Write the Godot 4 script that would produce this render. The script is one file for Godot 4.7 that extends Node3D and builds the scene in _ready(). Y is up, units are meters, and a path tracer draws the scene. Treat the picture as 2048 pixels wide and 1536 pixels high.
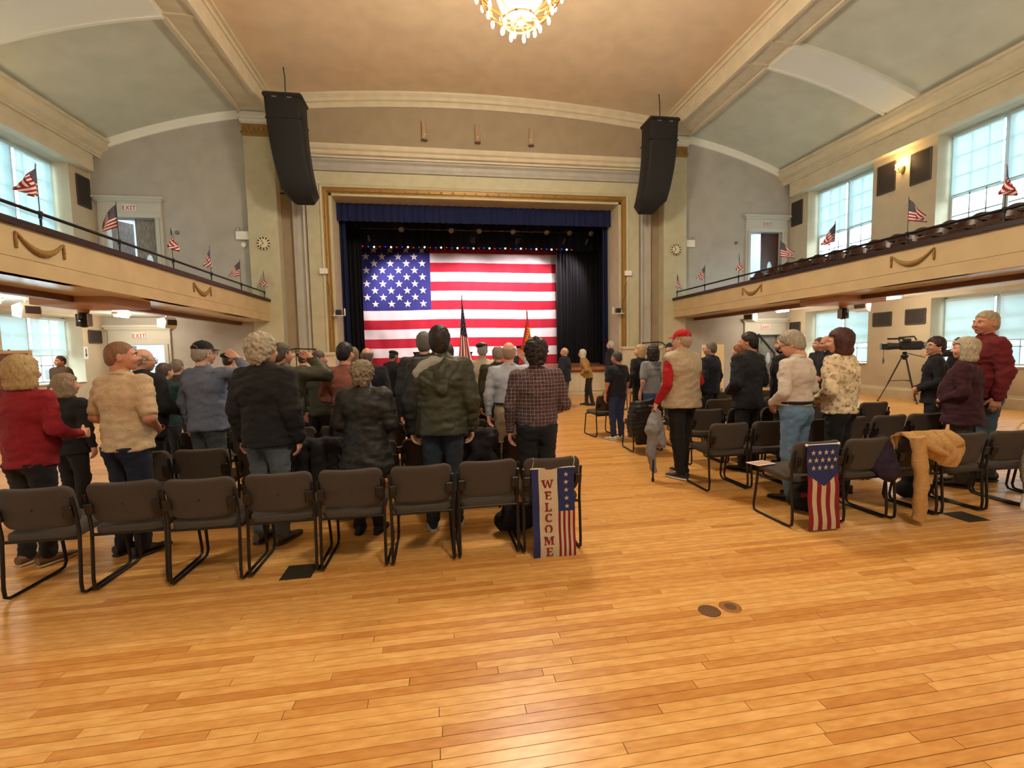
extends Node3D
# A town hall auditorium seen from the back of the seating. x right, y up, the stage lies towards -z. X0 is the hall's centre line.
const X0 := 1.66
const WALL := 11.76        # half width of the hall
const STAGE_Z := -16.0
var M := {}
var T := {}
var used := {}
var rng := RandomNumberGenerator.new()

# collects faces (outward, counter-clockwise) into one mesh
class MB:
	var v := PackedVector3Array()
	var n := PackedVector3Array()
	var t := PackedVector2Array()
	var c := PackedColorArray()
	var i := PackedInt32Array()
	var col := Color.WHITE
	var tinted := false
	func tint(k: Color) -> MB:
		col = k
		tinted = true
		return self
	func pt(p: Vector3, nn: Vector3, uv := Vector2.ZERO) -> int:
		v.push_back(p); n.push_back(nn); t.push_back(uv); c.push_back(col)
		return v.size() - 1
	func tri(a: Vector3, b: Vector3, d: Vector3, ua := Vector2.ZERO, ub := Vector2(1, 0), ud := Vector2(1, 1)) -> void:
		var nn := (b - a).cross(d - a)
		if nn.length_squared() < 1e-16: return
		nn = nn.normalized()
		var k := pt(a, nn, ua); pt(b, nn, ub); pt(d, nn, ud)
		i.append_array([k, k + 2, k + 1])
	func quad(a: Vector3, b: Vector3, d: Vector3, e: Vector3, ua := Vector2(0, 1), ub := Vector2(1, 1), ud := Vector2(1, 0), ue := Vector2(0, 0)) -> void:
		var nn := (d - a).cross(e - b).normalized()
		var k := pt(a, nn, ua); pt(b, nn, ub); pt(d, nn, ud); pt(e, nn, ue)
		i.append_array([k, k + 2, k + 1, k, k + 3, k + 2])
	func away(pts: Array, from: Vector3) -> void:   # a flat face turned away from a point
		var nn: Vector3 = (pts[1] - pts[0]).cross(pts[2] - pts[0])
		var mid := Vector3.ZERO
		for p in pts: mid += p / pts.size()
		if nn.dot(mid - from) < 0.0: pts.reverse()
		if pts.size() == 3: tri(pts[0], pts[1], pts[2])
		else: quad(pts[0], pts[1], pts[2], pts[3])
	func box(a: Vector3, b: Vector3) -> MB:
		return obox(Transform3D(Basis(), (a + b) / 2.0), (b - a).abs())
	func obox(x: Transform3D, s: Vector3, bev := 0.0) -> MB:
		var h := s / 2.0
		var o := x.origin
		var bx := minf(bev, minf(h.x, minf(h.y, h.z)) * 0.9)
		if bx <= 0.0:
			for ax in 3:
				for sg: float in [-1.0, 1.0]:
					var w := [Vector3(), Vector3(), Vector3(), Vector3()]
					var k := 0
					for q: Vector2 in [Vector2(-1, -1), Vector2(1, -1), Vector2(1, 1), Vector2(-1, 1)]:
						var p := Vector3()
						p[ax] = sg * h[ax]; p[(ax + 1) % 3] = q.x * h[(ax + 1) % 3]; p[(ax + 2) % 3] = q.y * h[(ax + 2) % 3]
						w[k] = x * p
						k += 1
					away(w, o)
			return self
		var g := h - Vector3(bx, bx, bx)
		for ax in 3:
			var b1 := (ax + 1) % 3
			var b2 := (ax + 2) % 3
			for sg: float in [-1.0, 1.0]:
				var w := []
				for q: Vector2 in [Vector2(-1, -1), Vector2(1, -1), Vector2(1, 1), Vector2(-1, 1)]:
					var p := Vector3()
					p[ax] = sg * h[ax]; p[b1] = q.x * g[b1]; p[b2] = q.y * g[b2]
					w.append(x * p)
				away(w, o)
				for sh: float in [-1.0, 1.0]:   # edge between face ax and face b1
					var e := []
					for q: Vector2 in [Vector2(0, -1), Vector2(1, -1), Vector2(1, 1), Vector2(0, 1)]:
						var p := Vector3()
						p[ax] = sg * (h[ax] if q.x == 0.0 else g[ax]); p[b1] = sh * (g[b1] if q.x == 0.0 else h[b1]); p[b2] = q.y * g[b2]
						e.append(x * p)
					away(e, o)
		for k in 8:
			var sg := Vector3(1 if k & 1 else -1, 1 if k & 2 else -1, 1 if k & 4 else -1)
			away([x * (sg * Vector3(h.x, g.y, g.z)), x * (sg * Vector3(g.x, h.y, g.z)), x * (sg * Vector3(g.x, g.y, h.z))], o)
		return self
	func strip_ring(rings: Array, closed: bool, caps: bool, uvk := 1.0) -> void:   # rings: Array of PackedVector3Array, smooth
		var m: int = rings[0].size()
		var base := v.size()
		for r in rings.size():
			for k in m + 1:
				pt(rings[r][k % m], Vector3.ZERO, Vector2(float(k) / m, float(r) / maxf(1, rings.size() - 1) * uvk))
		var w := m + 1
		var rn := rings.size() if closed else rings.size() - 1
		for r in rn:
			for k in m:
				var a := base + r * w + k
				var b := base + ((r + 1) % rings.size()) * w + k
				face3(a, a + 1, b + 1)
				face3(a, b + 1, b)
		for r in rings.size():
			var s := n[base + r * w] + n[base + r * w + m]
			n[base + r * w] = s; n[base + r * w + m] = s
		for k in range(base, v.size()):
			n[k] = n[k].normalized() if n[k].length_squared() > 1e-20 else Vector3.UP
		if caps and not closed:
			for e in 2:
				var ring: PackedVector3Array = rings[0] if e == 0 else rings[-1]
				var mid := Vector3.ZERO
				for p in ring: mid += p / m
				for k in m:
					if e == 0: tri(mid, ring[(k + 1) % m], ring[k])
					else: tri(mid, ring[k], ring[(k + 1) % m])
	func face3(a: int, b: int, d: int) -> void:   # smooth: adds to the normals
		var nn := (v[b] - v[a]).cross(v[d] - v[a])
		n[a] += nn; n[b] += nn; n[d] += nn
		i.append_array([a, d, b])
	func tube(p: Array, r, sides := 8, caps := true, closed := false) -> MB:
		var rings := []
		var up := Vector3.ZERO
		for k in p.size():
			var d: Vector3
			if closed: d = p[(k + 1) % p.size()] - p[(k + p.size() - 1) % p.size()]
			else: d = p[mini(k + 1, p.size() - 1)] - p[maxi(k - 1, 0)]
			d = d.normalized()
			if up == Vector3.ZERO: up = Vector3.UP if absf(d.y) < 0.9 else Vector3.RIGHT
			var sx := d.cross(up).normalized()
			up = sx.cross(d).normalized()
			var rr: float = r[k] if r is Array else r
			var ring := PackedVector3Array()
			for s in sides:
				var a := TAU * s / sides
				ring.push_back(p[k] + (sx * cos(a) + up * sin(a)) * rr)
			ring.reverse()
			rings.append(ring)
		strip_ring(rings, closed, caps)
		return self
	func lathe(prof: Array, sides := 16, x := Transform3D()) -> MB:   # prof: Vector2(radius, y) from the bottom up
		var rings := []
		for q: Vector2 in prof:
			var ring := PackedVector3Array()
			for s in sides:
				var a := TAU * s / sides
				ring.push_back(x * Vector3(cos(a) * q.x, q.y, -sin(a) * q.x))
			rings.append(ring)
		strip_ring(rings, false, true)
		return self
	func prism(poly: Array, x: Transform3D, depth: float) -> MB:   # poly counter-clockwise in x's xy plane, extruded along its +z
		var pk := PackedVector2Array(poly)
		var area := 0.0
		for k in pk.size(): area += pk[k].cross(pk[(k + 1) % pk.size()])
		if area < 0.0: pk.reverse()
		var ix := Geometry2D.triangulate_polygon(pk)
		var f := Vector3(0, 0, depth)
		for k in range(0, ix.size(), 3):
			var a := pk[ix[k]]; var b := pk[ix[k + 1]]; var d := pk[ix[k + 2]]
			if (b - a).cross(d - a) < 0.0:
				var s := b; b = d; d = s
			tri(x * (Vector3(a.x, a.y, 0) + f), x * (Vector3(b.x, b.y, 0) + f), x * (Vector3(d.x, d.y, 0) + f), a, b, d)
			tri(x * Vector3(a.x, a.y, 0), x * Vector3(d.x, d.y, 0), x * Vector3(b.x, b.y, 0), a, d, b)
		for k in pk.size():
			var a := pk[k]; var b := pk[(k + 1) % pk.size()]
			quad(x * Vector3(a.x, a.y, 0), x * Vector3(b.x, b.y, 0), x * (Vector3(b.x, b.y, 0) + f), x * (Vector3(a.x, a.y, 0) + f))
		return self
	func sheet(fn: Callable, nu: int, nv: int, thick := 0.0, uv0 := Vector2.ZERO, uv1 := Vector2.ONE) -> MB:   # fn(u, v) -> point; front is du x dv; thick adds a back
		var base := v.size()
		for b in nv + 1:
			for a in nu + 1:
				var u := float(a) / nu; var w := float(b) / nv
				pt(fn.call(u, w), Vector3.ZERO, Vector2(lerpf(uv0.x, uv1.x, u), lerpf(uv1.y, uv0.y, w)))
		var wd := nu + 1
		for b in nv:
			for a in nu:
				var q := base + b * wd + a
				face3(q, q + 1, q + wd + 1)
				face3(q, q + wd + 1, q + wd)
		var last := v.size()
		for k in range(base, last): n[k] = n[k].normalized()
		if thick > 0.0:
			for k in range(base, last):
				pt(v[k] - n[k] * thick, -n[k], t[k])
			var off := last - base
			for b in nv:
				for a in nu:
					var q := base + off + b * wd + a
					i.append_array([q, q + 1, q + wd + 1, q, q + wd + 1, q + wd])
			var rim := []
			for a in nu: rim.append(base + a)
			for b in nv: rim.append(base + b * wd + nu)
			for a in nu: rim.append(base + nv * wd + nu - a)
			for b in nv: rim.append(base + (nv - b) * wd)
			for k in rim.size():
				var a: int = rim[k]; var b: int = rim[(k + 1) % rim.size()]
				quad(v[a + off], v[b + off], v[b], v[a])
		return self
	func ball(p: Vector3, r: Vector3, seg := 12, x := Basis()) -> MB:
		var prof := []
		var rn := maxi(4, seg / 2)
		var rings := []
		for k in rn + 1:
			var a := -PI / 2 + PI * k / rn
			var ring := PackedVector3Array()
			for s in seg:
				var b := TAU * s / seg
				ring.push_back(p + x * (Vector3(cos(b) * maxf(cos(a), 0.002), sin(a), -sin(b) * maxf(cos(a), 0.002)) * r))
			rings.append(ring)
		strip_ring(rings, false, false)
		return self
	func mesh() -> ArrayMesh:
		var m := ArrayMesh.new()
		if v.is_empty(): return m
		var ar := []
		ar.resize(Mesh.ARRAY_MAX)
		ar[Mesh.ARRAY_VERTEX] = v; ar[Mesh.ARRAY_NORMAL] = n; ar[Mesh.ARRAY_TEX_UV] = t; ar[Mesh.ARRAY_INDEX] = i
		if tinted: ar[Mesh.ARRAY_COLOR] = c
		m.add_surface_from_arrays(Mesh.PRIMITIVE_TRIANGLES, ar)
		return m

func numbered(called: String) -> String:
	var k: int = used.get(called, 0)
	used[called] = k + 1
	return called if k == 0 else "%s_%03d" % [called, k]
func tag(o: Node3D, label: String, category := "", group := "", kind := "") -> Node3D:
	if label: o.set_meta("label", label)
	if category: o.set_meta("category", category)
	if group: o.set_meta("group", group)
	if kind: o.set_meta("kind", kind)
	return o
func thing(called: String, label: String, category: String, at := Vector3.ZERO, turn := 0.0, group := "") -> Node3D:
	var o := Node3D.new()
	o.name = numbered(called)
	add_child(o, true)
	o.position = at
	o.rotation.y = turn
	return tag(o, label, category, group)
func part(called: String, what, m: Material, parent: Node3D) -> MeshInstance3D:
	var o := MeshInstance3D.new()
	o.name = called
	o.mesh = what.mesh() if what is MB else what
	o.material_override = m
	parent.add_child(o, true)
	return o
func one(called: String, label: String, category: String, what, m: Material, group := "") -> MeshInstance3D:
	var o := part(numbered(called), what, m, self)
	tag(o, label, category, group)
	return o
func struct(called: String, what, m: Material, label := "", category := "") -> MeshInstance3D:
	var o := part(numbered(called), what, m, self)
	tag(o, label, category, "", "structure")
	return o
func frame_of(called: String, label: String, category: String) -> Node3D:   # a piece of the setting made of parts
	var o := thing(called, label, category)
	o.set_meta("kind", "structure")
	return o
func dup(root: Node3D, at: Vector3, turn: float, label: String, group := "") -> Node3D:
	var r: Node3D = root.duplicate()
	r.name = numbered(String(root.name).trim_suffix("_000"))
	add_child(r, true)
	r.position = at
	r.rotation.y = turn
	r.set_meta("label", label)
	if group: r.set_meta("group", group)
	return r

func noise_tex(key: String, lo: Color, hi: Color, freq: float, oct := 4, size := 256, kind := FastNoiseLite.TYPE_SIMPLEX_SMOOTH, bump := false) -> NoiseTexture2D:
	if T.has(key): return T[key]
	var f := FastNoiseLite.new()
	f.noise_type = kind
	f.frequency = freq
	f.fractal_octaves = oct
	f.seed = key.hash() % 1000
	var t := NoiseTexture2D.new()
	t.width = size
	t.height = size
	t.seamless = true
	t.noise = f
	if bump:
		t.as_normal_map = true
		t.bump_strength = 4.0
	else:
		var g := Gradient.new()
		g.set_color(0, lo)
		g.set_color(1, hi)
		t.color_ramp = g
	T[key] = t
	return t
# a material; o may hold metal, tex, scale (triplanar, per metre), world, emit, energy, clear, alpha, back, rim, bump, uv, spec
func mat(key: String, color: Color, rough := 0.7, o := {}) -> StandardMaterial3D:
	if M.has(key): return M[key]
	var m := StandardMaterial3D.new()
	m.resource_name = key
	m.albedo_color = color
	m.roughness = rough
	m.metallic = o.get("metal", 0.0)
	m.metallic_specular = o.get("spec", 0.5)
	if o.has("tex"):
		m.albedo_texture = o.tex
		if not o.get("uv", false):
			m.uv1_triplanar = true
			m.uv1_world_triplanar = o.get("world", false)
		var s = o.get("scale", 1.0)
		m.uv1_scale = s if s is Vector3 else Vector3(s, s, s)
		if o.has("offset"): m.uv1_offset = o.offset
	if o.has("bump"):
		m.normal_enabled = true
		m.normal_texture = o.bump
		m.normal_scale = o.get("bump_k", 0.5)
		if not o.has("tex"):
			m.uv1_triplanar = true
			var s = o.get("scale", 1.0)
			m.uv1_scale = s if s is Vector3 else Vector3(s, s, s)
	if o.has("emit"):
		m.emission_enabled = true
		m.emission = o.emit
		m.emission_energy_multiplier = o.get("energy", 1.0)
	if o.has("clear"):
		m.clearcoat_enabled = true
		m.clearcoat = o.clear
		m.clearcoat_roughness = o.get("clear_rough", 0.2)
	if o.has("alpha"):
		m.transparency = BaseMaterial3D.TRANSPARENCY_ALPHA
		m.albedo_color.a = o.alpha
	if o.has("back"):
		m.backlight_enabled = true
		m.backlight = o.back
	if o.has("rim"):
		m.rim_enabled = true
		m.rim = o.rim
		m.rim_tint = 0.6
	if o.get("vc", false): m.vertex_color_use_as_albedo = true
	M[key] = m
	return m
func rgb(r: int, g: int, b: int) -> Color:
	return Color8(r, g, b)
func at(p: Vector3, turn := 0.0) -> Transform3D:
	return Transform3D(Basis(Vector3.UP, turn), p)
func V(x: float, y: float, z: float) -> Vector3:
	return Vector3(x, y, z)
func H(u: float, y: float, z: float) -> Vector3:   # a point in the hall: u from the centre line
	return Vector3(X0 + u, y, z)
func catenary(a: Vector3, b: Vector3, sag: float, n: int) -> Array:
	var r := []
	for k in n + 1:
		var s := float(k) / n
		r.append(a.lerp(b, s) - Vector3(0, 4.0 * sag * s * (1.0 - s), 0))
	return r

func _ready() -> void:
	rng.seed = 7
	# camera
	var cam := Camera3D.new()
	cam.name = "camera"
	add_child(cam)
	cam.position = Vector3(0, 1.62, 0)
	cam.rotation_degrees = Vector3(-4.1, -9.08, -1.18)
	cam.fov = 2.0 * rad_to_deg(atan(768.0 / 920.0))
	cam.current = true
	# overcast sky, exposure
	var sky_m := ProceduralSkyMaterial.new()
	sky_m.sky_top_color = Color(0.84, 0.95, 1.0)
	sky_m.sky_horizon_color = Color(0.80, 0.97, 1.0)
	sky_m.ground_horizon_color = Color(0.55, 0.62, 0.62)
	sky_m.ground_bottom_color = Color(0.35, 0.36, 0.36)
	sky_m.sky_energy_multiplier = 3.2
	sky_m.ground_energy_multiplier = 1.6
	var sky := Sky.new()
	sky.sky_material = sky_m
	var env := Environment.new()
	env.background_mode = Environment.BG_SKY
	env.sky = sky
	env.tonemap_mode = Environment.TONE_MAPPER_LINEAR
	env.tonemap_exposure = 1.0
	env.sdfgi_enabled = true
	env.ssao_enabled = true
	env.ssil_enabled = true
	var we := WorldEnvironment.new()
	we.name = "surroundings"
	we.environment = env
	add_child(we)
	materials()
	shell()
	stage()
	balconies()
	windows()
	doors()
	floor_planks()
	fixtures()
	seating()
	props()
	crowd()

func lamp_at(called: String, p: Vector3, col: Color, energy: float, size: float) -> OmniLight3D:
	var l := OmniLight3D.new()
	l.name = called
	l.position = p
	l.light_color = col
	l.light_energy = energy
	l.light_size = size
	l.omni_range = 40.0
	l.omni_attenuation = 2.0
	l.shadow_enabled = true
	add_child(l, true)
	return l
func spot_at(called: String, p: Vector3, to: Vector3, col: Color, energy: float, angle: float, size := 0.05) -> SpotLight3D:
	var l := SpotLight3D.new()
	l.name = called
	add_child(l, true)
	l.look_at_from_position(p, to, Vector3.UP if absf((to - p).normalized().y) < 0.98 else Vector3.RIGHT)
	l.light_color = col
	l.light_energy = energy
	l.spot_angle = angle
	l.spot_angle_attenuation = 0.6
	l.spot_range = 40.0
	l.spot_attenuation = 2.0
	l.light_size = size
	l.shadow_enabled = true
	return l

func materials() -> void:
	var grain := noise_tex("grain", Color(0.70, 0.62, 0.55), Color(1, 1, 1), 0.02, 4, 512)
	var mott := noise_tex("mottle", Color(0.93, 0.93, 0.92), Color(1, 1, 1), 0.012, 3, 256)
	var weave := noise_tex("weave", Color(0.72, 0.72, 0.72), Color(1, 1, 1), 0.25, 2, 256, FastNoiseLite.TYPE_VALUE)
	mat("wall", rgb(177, 173, 166), 0.75, {"tex": mott, "scale": 0.35, "world": true})
	mat("stage_plaster", rgb(162, 145, 120), 0.75, {"tex": mott, "scale": 0.35, "world": true})
	mat("wall_side", rgb(198, 184, 158), 0.75, {"tex": mott, "scale": 0.35, "world": true})
	mat("cream", rgb(194, 188, 158), 0.62, {"tex": mott, "scale": 0.5, "world": true})
	mat("fascia", rgb(203, 179, 134), 0.6, {"tex": mott, "scale": 0.5, "world": true})
	mat("trim", rgb(214, 202, 174), 0.55, {"tex": mott, "scale": 0.6, "world": true})
	mat("white_trim", rgb(226, 226, 216), 0.5)
	mat("grey_trim", rgb(178, 174, 164), 0.5, {"tex": mott, "scale": 0.6, "world": true})
	mat("vault", rgb(222, 200, 168), 0.8, {"tex": mott, "scale": 0.3, "world": true})
	mat("aisle_ceiling", rgb(206, 208, 192), 0.8, {"tex": mott, "scale": 0.3, "world": true})
	mat("soffit", rgb(226, 224, 218), 0.16)
	mat("gold", rgb(196, 156, 84), 0.45, {"metal": 0.35, "tex": noise_tex("gilt", Color(0.55, 0.5, 0.4), Color(1, 1, 1), 0.06, 4, 256), "scale": 3.0})
	mat("old_gold", rgb(186, 150, 84), 0.6, {"metal": 0.0, "tex": noise_tex("gilt", Color(0.55, 0.5, 0.4), Color(1, 1, 1), 0.06, 4, 256), "scale": 5.0})
	mat("dark_wood", rgb(46, 24, 17), 0.45, {"tex": grain, "scale": Vector3(1.5, 1.5, 0.25)})
	mat("brown_wood", rgb(120, 72, 36), 0.4, {"tex": grain, "scale": Vector3(1.5, 1.5, 0.25)})
	mat("seat_wood", rgb(64, 30, 22), 0.28, {"tex": grain, "scale": Vector3(1.5, 0.5, 1.5)})
	mat("stage_floor", rgb(186, 130, 90), 0.4, {"tex": grain, "scale": Vector3(0.4, 2, 2)})
	mat("black_paint", rgb(14, 14, 16), 0.6)
	mat("black_metal", rgb(20, 19, 20), 0.42, {"metal": 0.3})
	mat("black_plastic", rgb(18, 18, 20), 0.45)
	mat("black_cloth", rgb(13, 13, 16), 0.95)
	mat("blue_velvet", rgb(9, 22, 66), 0.9)
	mat("chrome", rgb(205, 205, 208), 0.2, {"metal": 1.0})
	mat("steel", rgb(150, 150, 150), 0.4, {"metal": 0.8})
	mat("white_plastic", rgb(232, 230, 222), 0.4)
	mat("grille", rgb(74, 64, 54), 0.7)
	mat("glass", Color(0.93, 0.98, 0.98), 0.03, {"alpha": 0.08})
	mat("window_frame", rgb(168, 174, 172), 0.45)
	mat("shade", rgb(216, 234, 236), 0.9, {"alpha": 0.82, "back": Color(0.55, 0.64, 0.66)})
	mat("chair_cloth", rgb(80, 71, 63), 0.95, {"tex": weave, "scale": 9.0, "rim": 0.25})
	mat("chair_frame", rgb(26, 22, 22), 0.4, {"metal": 0.2})
	mat("bulb", rgb(255, 240, 205), 0.4, {"emit": rgb(255, 236, 196), "energy": 9.0})
	mat("sun_white", rgb(255, 252, 244), 0.4, {"emit": rgb(255, 240, 210), "energy": 8.0})

func run_z(b: MB, poly: Array, s: float, z0: float, z1: float) -> void:   # a moulding along z: poly of (u, y), mirrored by s
	var p := []
	for q: Vector2 in poly: p.append(Vector2(q.x * s, q.y))
	b.prism(p, Transform3D(Basis(), Vector3(X0, 0, z0)), z1 - z0)
func run_x(b: MB, poly: Array, u0: float, u1: float) -> void:   # a moulding along x: poly of (z, y)
	var p := []
	for q: Vector2 in poly: p.append(Vector2(-q.x, q.y))
	b.prism(p, Transform3D(Basis(Vector3(0, 0, -1), Vector3.UP, Vector3.RIGHT), Vector3(X0 + u0, 0, 0)), u1 - u0)
func sweep(b: MB, spine: Array, prof: Array, mid: Vector3) -> void:   # flat-edged moulding: each spine entry is [origin, axis for prof.x, axis for prof.y]
	for e in prof.size():
		var p: Vector2 = prof[e]
		var q: Vector2 = prof[(e + 1) % prof.size()]
		for k in spine.size() - 1:
			var A: Array = spine[k]
			var B: Array = spine[k + 1]
			var a: Vector3 = A[0] + A[1] * p.x + A[2] * p.y
			var d: Vector3 = A[0] + A[1] * q.x + A[2] * q.y
			var a2: Vector3 = B[0] + B[1] * p.x + B[2] * p.y
			var d2: Vector3 = B[0] + B[1] * q.x + B[2] * q.y
			var c0 := Vector2.ZERO
			for w: Vector2 in prof: c0 += w / prof.size()
			b.away([a, a2, d2, d], A[0].lerp(B[0], 0.5) + A[1] * c0.x + A[2] * c0.y)
func vault_y(u: float) -> float:
	return 10.17 - 0.0095 * u * u
func aisle_y(u: float) -> float:   # the half vault over the aisles
	var k := (absf(u) - 7.4) / 4.1
	return 9.22 - 0.62 * k - 0.55 * k * k

const WIN_Z := [[-15.15, -12.62], [-10.76, -8.23], [-6.37, -3.84], [-1.98, 0.55], [2.41, 4.94]]
const BACK_Z := 6.5
func shell() -> void:
	# side walls with two storeys of window openings
	for s: float in [-1.0, 1.0]:
		var b := MB.new()
		var u0 := X0 + s * WALL
		var u1 := X0 + s * (WALL + 0.6)
		var z := STAGE_Z - 0.4
		for w in WIN_Z:
			b.box(V(u0, -0.1, z), V(u1, 9.6, w[0]))
			b.box(V(u0, -0.1, w[0]), V(u1, 0.98, w[1]))
			b.box(V(u0, 2.83, w[0]), V(u1, 3.9, w[1]))
			b.box(V(u0, 7.15, w[0]), V(u1, 9.6, w[1]))
			z = w[1]
		b.box(V(u0, -0.1, z), V(u1, 9.6, BACK_Z + 0.4))
		struct("wall_left" if s < 0 else "wall_right", b, M.wall_side)
		# frieze and crown along the wall head
		b = MB.new()
		run_z(b, [Vector2(11.5, 7.15), Vector2(11.8, 7.15), Vector2(11.8, 7.66), Vector2(11.5, 7.66)], s, -15.75, BACK_Z)
		run_z(b, [Vector2(11.8, 7.62), Vector2(11.44, 7.62), Vector2(11.44, 7.68), Vector2(11.40, 7.70), Vector2(11.40, 7.78), Vector2(11.26, 7.86), Vector2(11.18, 7.96), Vector2(11.18, 8.03), Vector2(11.12, 8.05), Vector2(11.12, 8.12), Vector2(11.8, 8.16)], s, STAGE_Z, BACK_Z)
		struct("trim_1" if s < 0 else "trim_2", b, M.trim)
		b = MB.new()
		run_z(b, [Vector2(11.72, 0.0), Vector2(11.8, 0.0), Vector2(11.8, 0.32), Vector2(11.745, 0.32), Vector2(11.735, 0.26), Vector2(11.72, 0.24)], s, STAGE_Z, BACK_Z)
		struct("baseboard_left" if s < 0 else "baseboard_right", b, M.trim)
		# half vault over the aisle, thick
		b = MB.new()
		var poly := []
		for k in 13: poly.append(Vector2(lerpf(7.3, 11.9, k / 12.0), aisle_y(lerpf(7.3, 11.9, k / 12.0))))
		poly.append(Vector2(11.9, 10.4))
		poly.append(Vector2(7.3, 10.4))
		run_z(b, poly, s, STAGE_Z - 0.3, BACK_Z + 0.3)
		struct("ceiling_aisle", b, M.aisle_ceiling)
		# ribs across the aisle ceiling
		b = MB.new()
		for zc: float in [-11.22, -6.83, -2.44]:
			var rib := []
			for k in 13:
				var u := lerpf(7.35, 11.2, k / 12.0)
				rib.append(Vector2(u, aisle_y(u) - (0.16 if u < 10.9 else 0.05)))
			for k in 13:
				var u := lerpf(11.3, 7.35, k / 12.0)
				rib.append(Vector2(u, aisle_y(u) + 0.1))
			run_z(b, rib, s, zc - 0.44, zc + 0.44)
			var lip := []
			for k in 13:
				var u := lerpf(7.35, 11.0, k / 12.0)
				lip.append(Vector2(u, aisle_y(u) - 0.19))
			for k in 13:
				var u := lerpf(11.0, 7.35, k / 12.0)
				lip.append(Vector2(u, aisle_y(u) - 0.1))
			run_z(b, lip, s, zc - 0.47, zc - 0.40)
			run_z(b, lip, s, zc + 0.40, zc + 0.47)
		struct("ceiling_rib", b, M.white_trim, "white plaster rib across the curved aisle ceiling", "rib")
		# the long beam with its panelled soffit and crown
		b = MB.new()
		run_z(b, [Vector2(6.62, 9.14), Vector2(7.42, 9.14), Vector2(7.42, 10.4), Vector2(6.62, 10.4)], s, STAGE_Z, BACK_Z)
		run_z(b, [Vector2(6.60, 9.09), Vector2(6.70, 9.09), Vector2(6.72, 9.15), Vector2(6.60, 9.15)], s, STAGE_Z, BACK_Z)
		run_z(b, [Vector2(7.32, 9.15), Vector2(7.34, 9.09), Vector2(7.46, 9.09), Vector2(7.50, 9.2), Vector2(7.42, 9.24), Vector2(7.42, 9.15)], s, STAGE_Z, BACK_Z)
		for zc: float in [-15.6, -11.66, -10.78, -7.27, -6.39, -2.88, -2.0]:
			b.box(V(X0 + s * 6.66, 9.10, zc - 0.05), V(X0 + s * 7.36, 9.16, zc + 0.05))
		run_z(b, [Vector2(6.64, 9.58), Vector2(6.58, 9.58), Vector2(6.58, 9.70), Vector2(6.50, 9.71), Vector2(6.50, 9.76), Vector2(6.38, 9.86), Vector2(6.33, 9.95), Vector2(6.64, 9.95)], s, STAGE_Z, BACK_Z)
		struct("trim_3" if s < 0 else "trim_4", b, M.trim)
	# shallow vault over the middle
	var c := MB.new()
	var pv := []
	for k in 25: pv.append(Vector2(lerpf(-6.66, 6.66, k / 24.0), vault_y(lerpf(-6.66, 6.66, k / 24.0))))
	pv.append(Vector2(6.66, 10.6))
	pv.append(Vector2(-6.66, 10.6))
	run_z(c, pv, 1.0, STAGE_Z - 0.3, BACK_Z + 0.3)
	struct("ceiling", c, M.vault)
	c = MB.new()
	c.box(H(-12.5, -0.1, BACK_Z), H(12.5, 10.6, BACK_Z + 0.3))
	struct("wall_back", c, M.wall)
	# end wall beside the stage: piers, door openings, plaster above
	for s: float in [-1.0, 1.0]:
		var b := MB.new()
		var zf := STAGE_Z
		var zb := STAGE_Z - 0.35
		for r in [[7.3, 10.06, 0.0, 9.4], [11.42, 12.3, 0.0, 9.4], [10.06, 11.42, 2.06, 2.98], [10.06, 11.42, 5.92, 9.4]]:
			b.box(V(X0 + s * r[0], r[2], zb), V(X0 + s * r[1], r[3], zf))
		struct("wall_end_left" if s < 0 else "wall_end_right", b, M.wall)
		# pier with gilt band and capital carrying the beam
		b = MB.new()
		b.obox(Transform3D(Basis(), H(s * 6.93, 4.2, -16.0)), V(0.88, 8.4, 0.5), 0.015)
		var o := frame_of("pier", "plaster pier with gilt band under the " + ("window-side" if s > 0 else "") + " ceiling beam", "pier")
		o.set_meta("label", "tall cream plaster pier with gilt band beside the " + ("tripod camera's" if s > 0 else "plain-railed balcony's") + " end of the stage")
		part("shaft", b, M.cream, o)
		b = MB.new()
		b.obox(Transform3D(Basis(), H(s * 6.93, 8.58, -16.0)), V(0.90, 0.36, 0.52))
		for k in 7:
			var uu := s * (6.53 + 0.8 * k / 6.0)
			b.ball(H(uu, 8.58 + 0.05 * (k % 2), -15.735), V(0.055, 0.075, 0.03), 8)
			b.ball(H(uu + s * 0.06, 8.50, -15.735), V(0.03, 0.05, 0.025), 6)
		part("gilt_band", b, M.old_gold, o)
		b = MB.new()
		for q in [[0.92, 8.76, 8.80], [1.0, 8.80, 8.9], [1.1, 8.9, 8.98], [0.96, 8.98, 9.12]]:
			b.obox(Transform3D(Basis(), H(s * 6.93, (q[1] + q[2]) / 2, -16.0)), V(q[0], q[2] - q[1], 0.5 + (q[0] - 0.88)), 0.012)
		part("capital", b, M.white_trim, o)
		# moulding that follows the aisle vault on the end wall
		b = MB.new()
		var sp := []
		for k in 17:
			var u := lerpf(7.4, 11.25, k / 16.0)
			sp.append([H(s * u, aisle_y(u), STAGE_Z), V(0, -1, 0), V(0, 0, 1)])
		sweep(b, sp, [Vector2(-0.03, 0), Vector2(0.22, 0), Vector2(0.22, 0.05), Vector2(0.12, 0.09), Vector2(-0.03, 0.13)], Vector3.ZERO)
		struct("trim_5" if s < 0 else "trim_6", b, M.white_trim)
	# stage wall: plain plaster round the opening
	var w := MB.new()
	w.box(H(-6.6, 0.0, -16.5), H(-4.95, 6.85, -16.15))
	w.box(H(4.95, 0.0, -16.5), H(6.6, 6.85, -16.15))
	w.box(H(-6.6, 6.8, -16.5), H(6.6, 10.3, -16.15))
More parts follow.
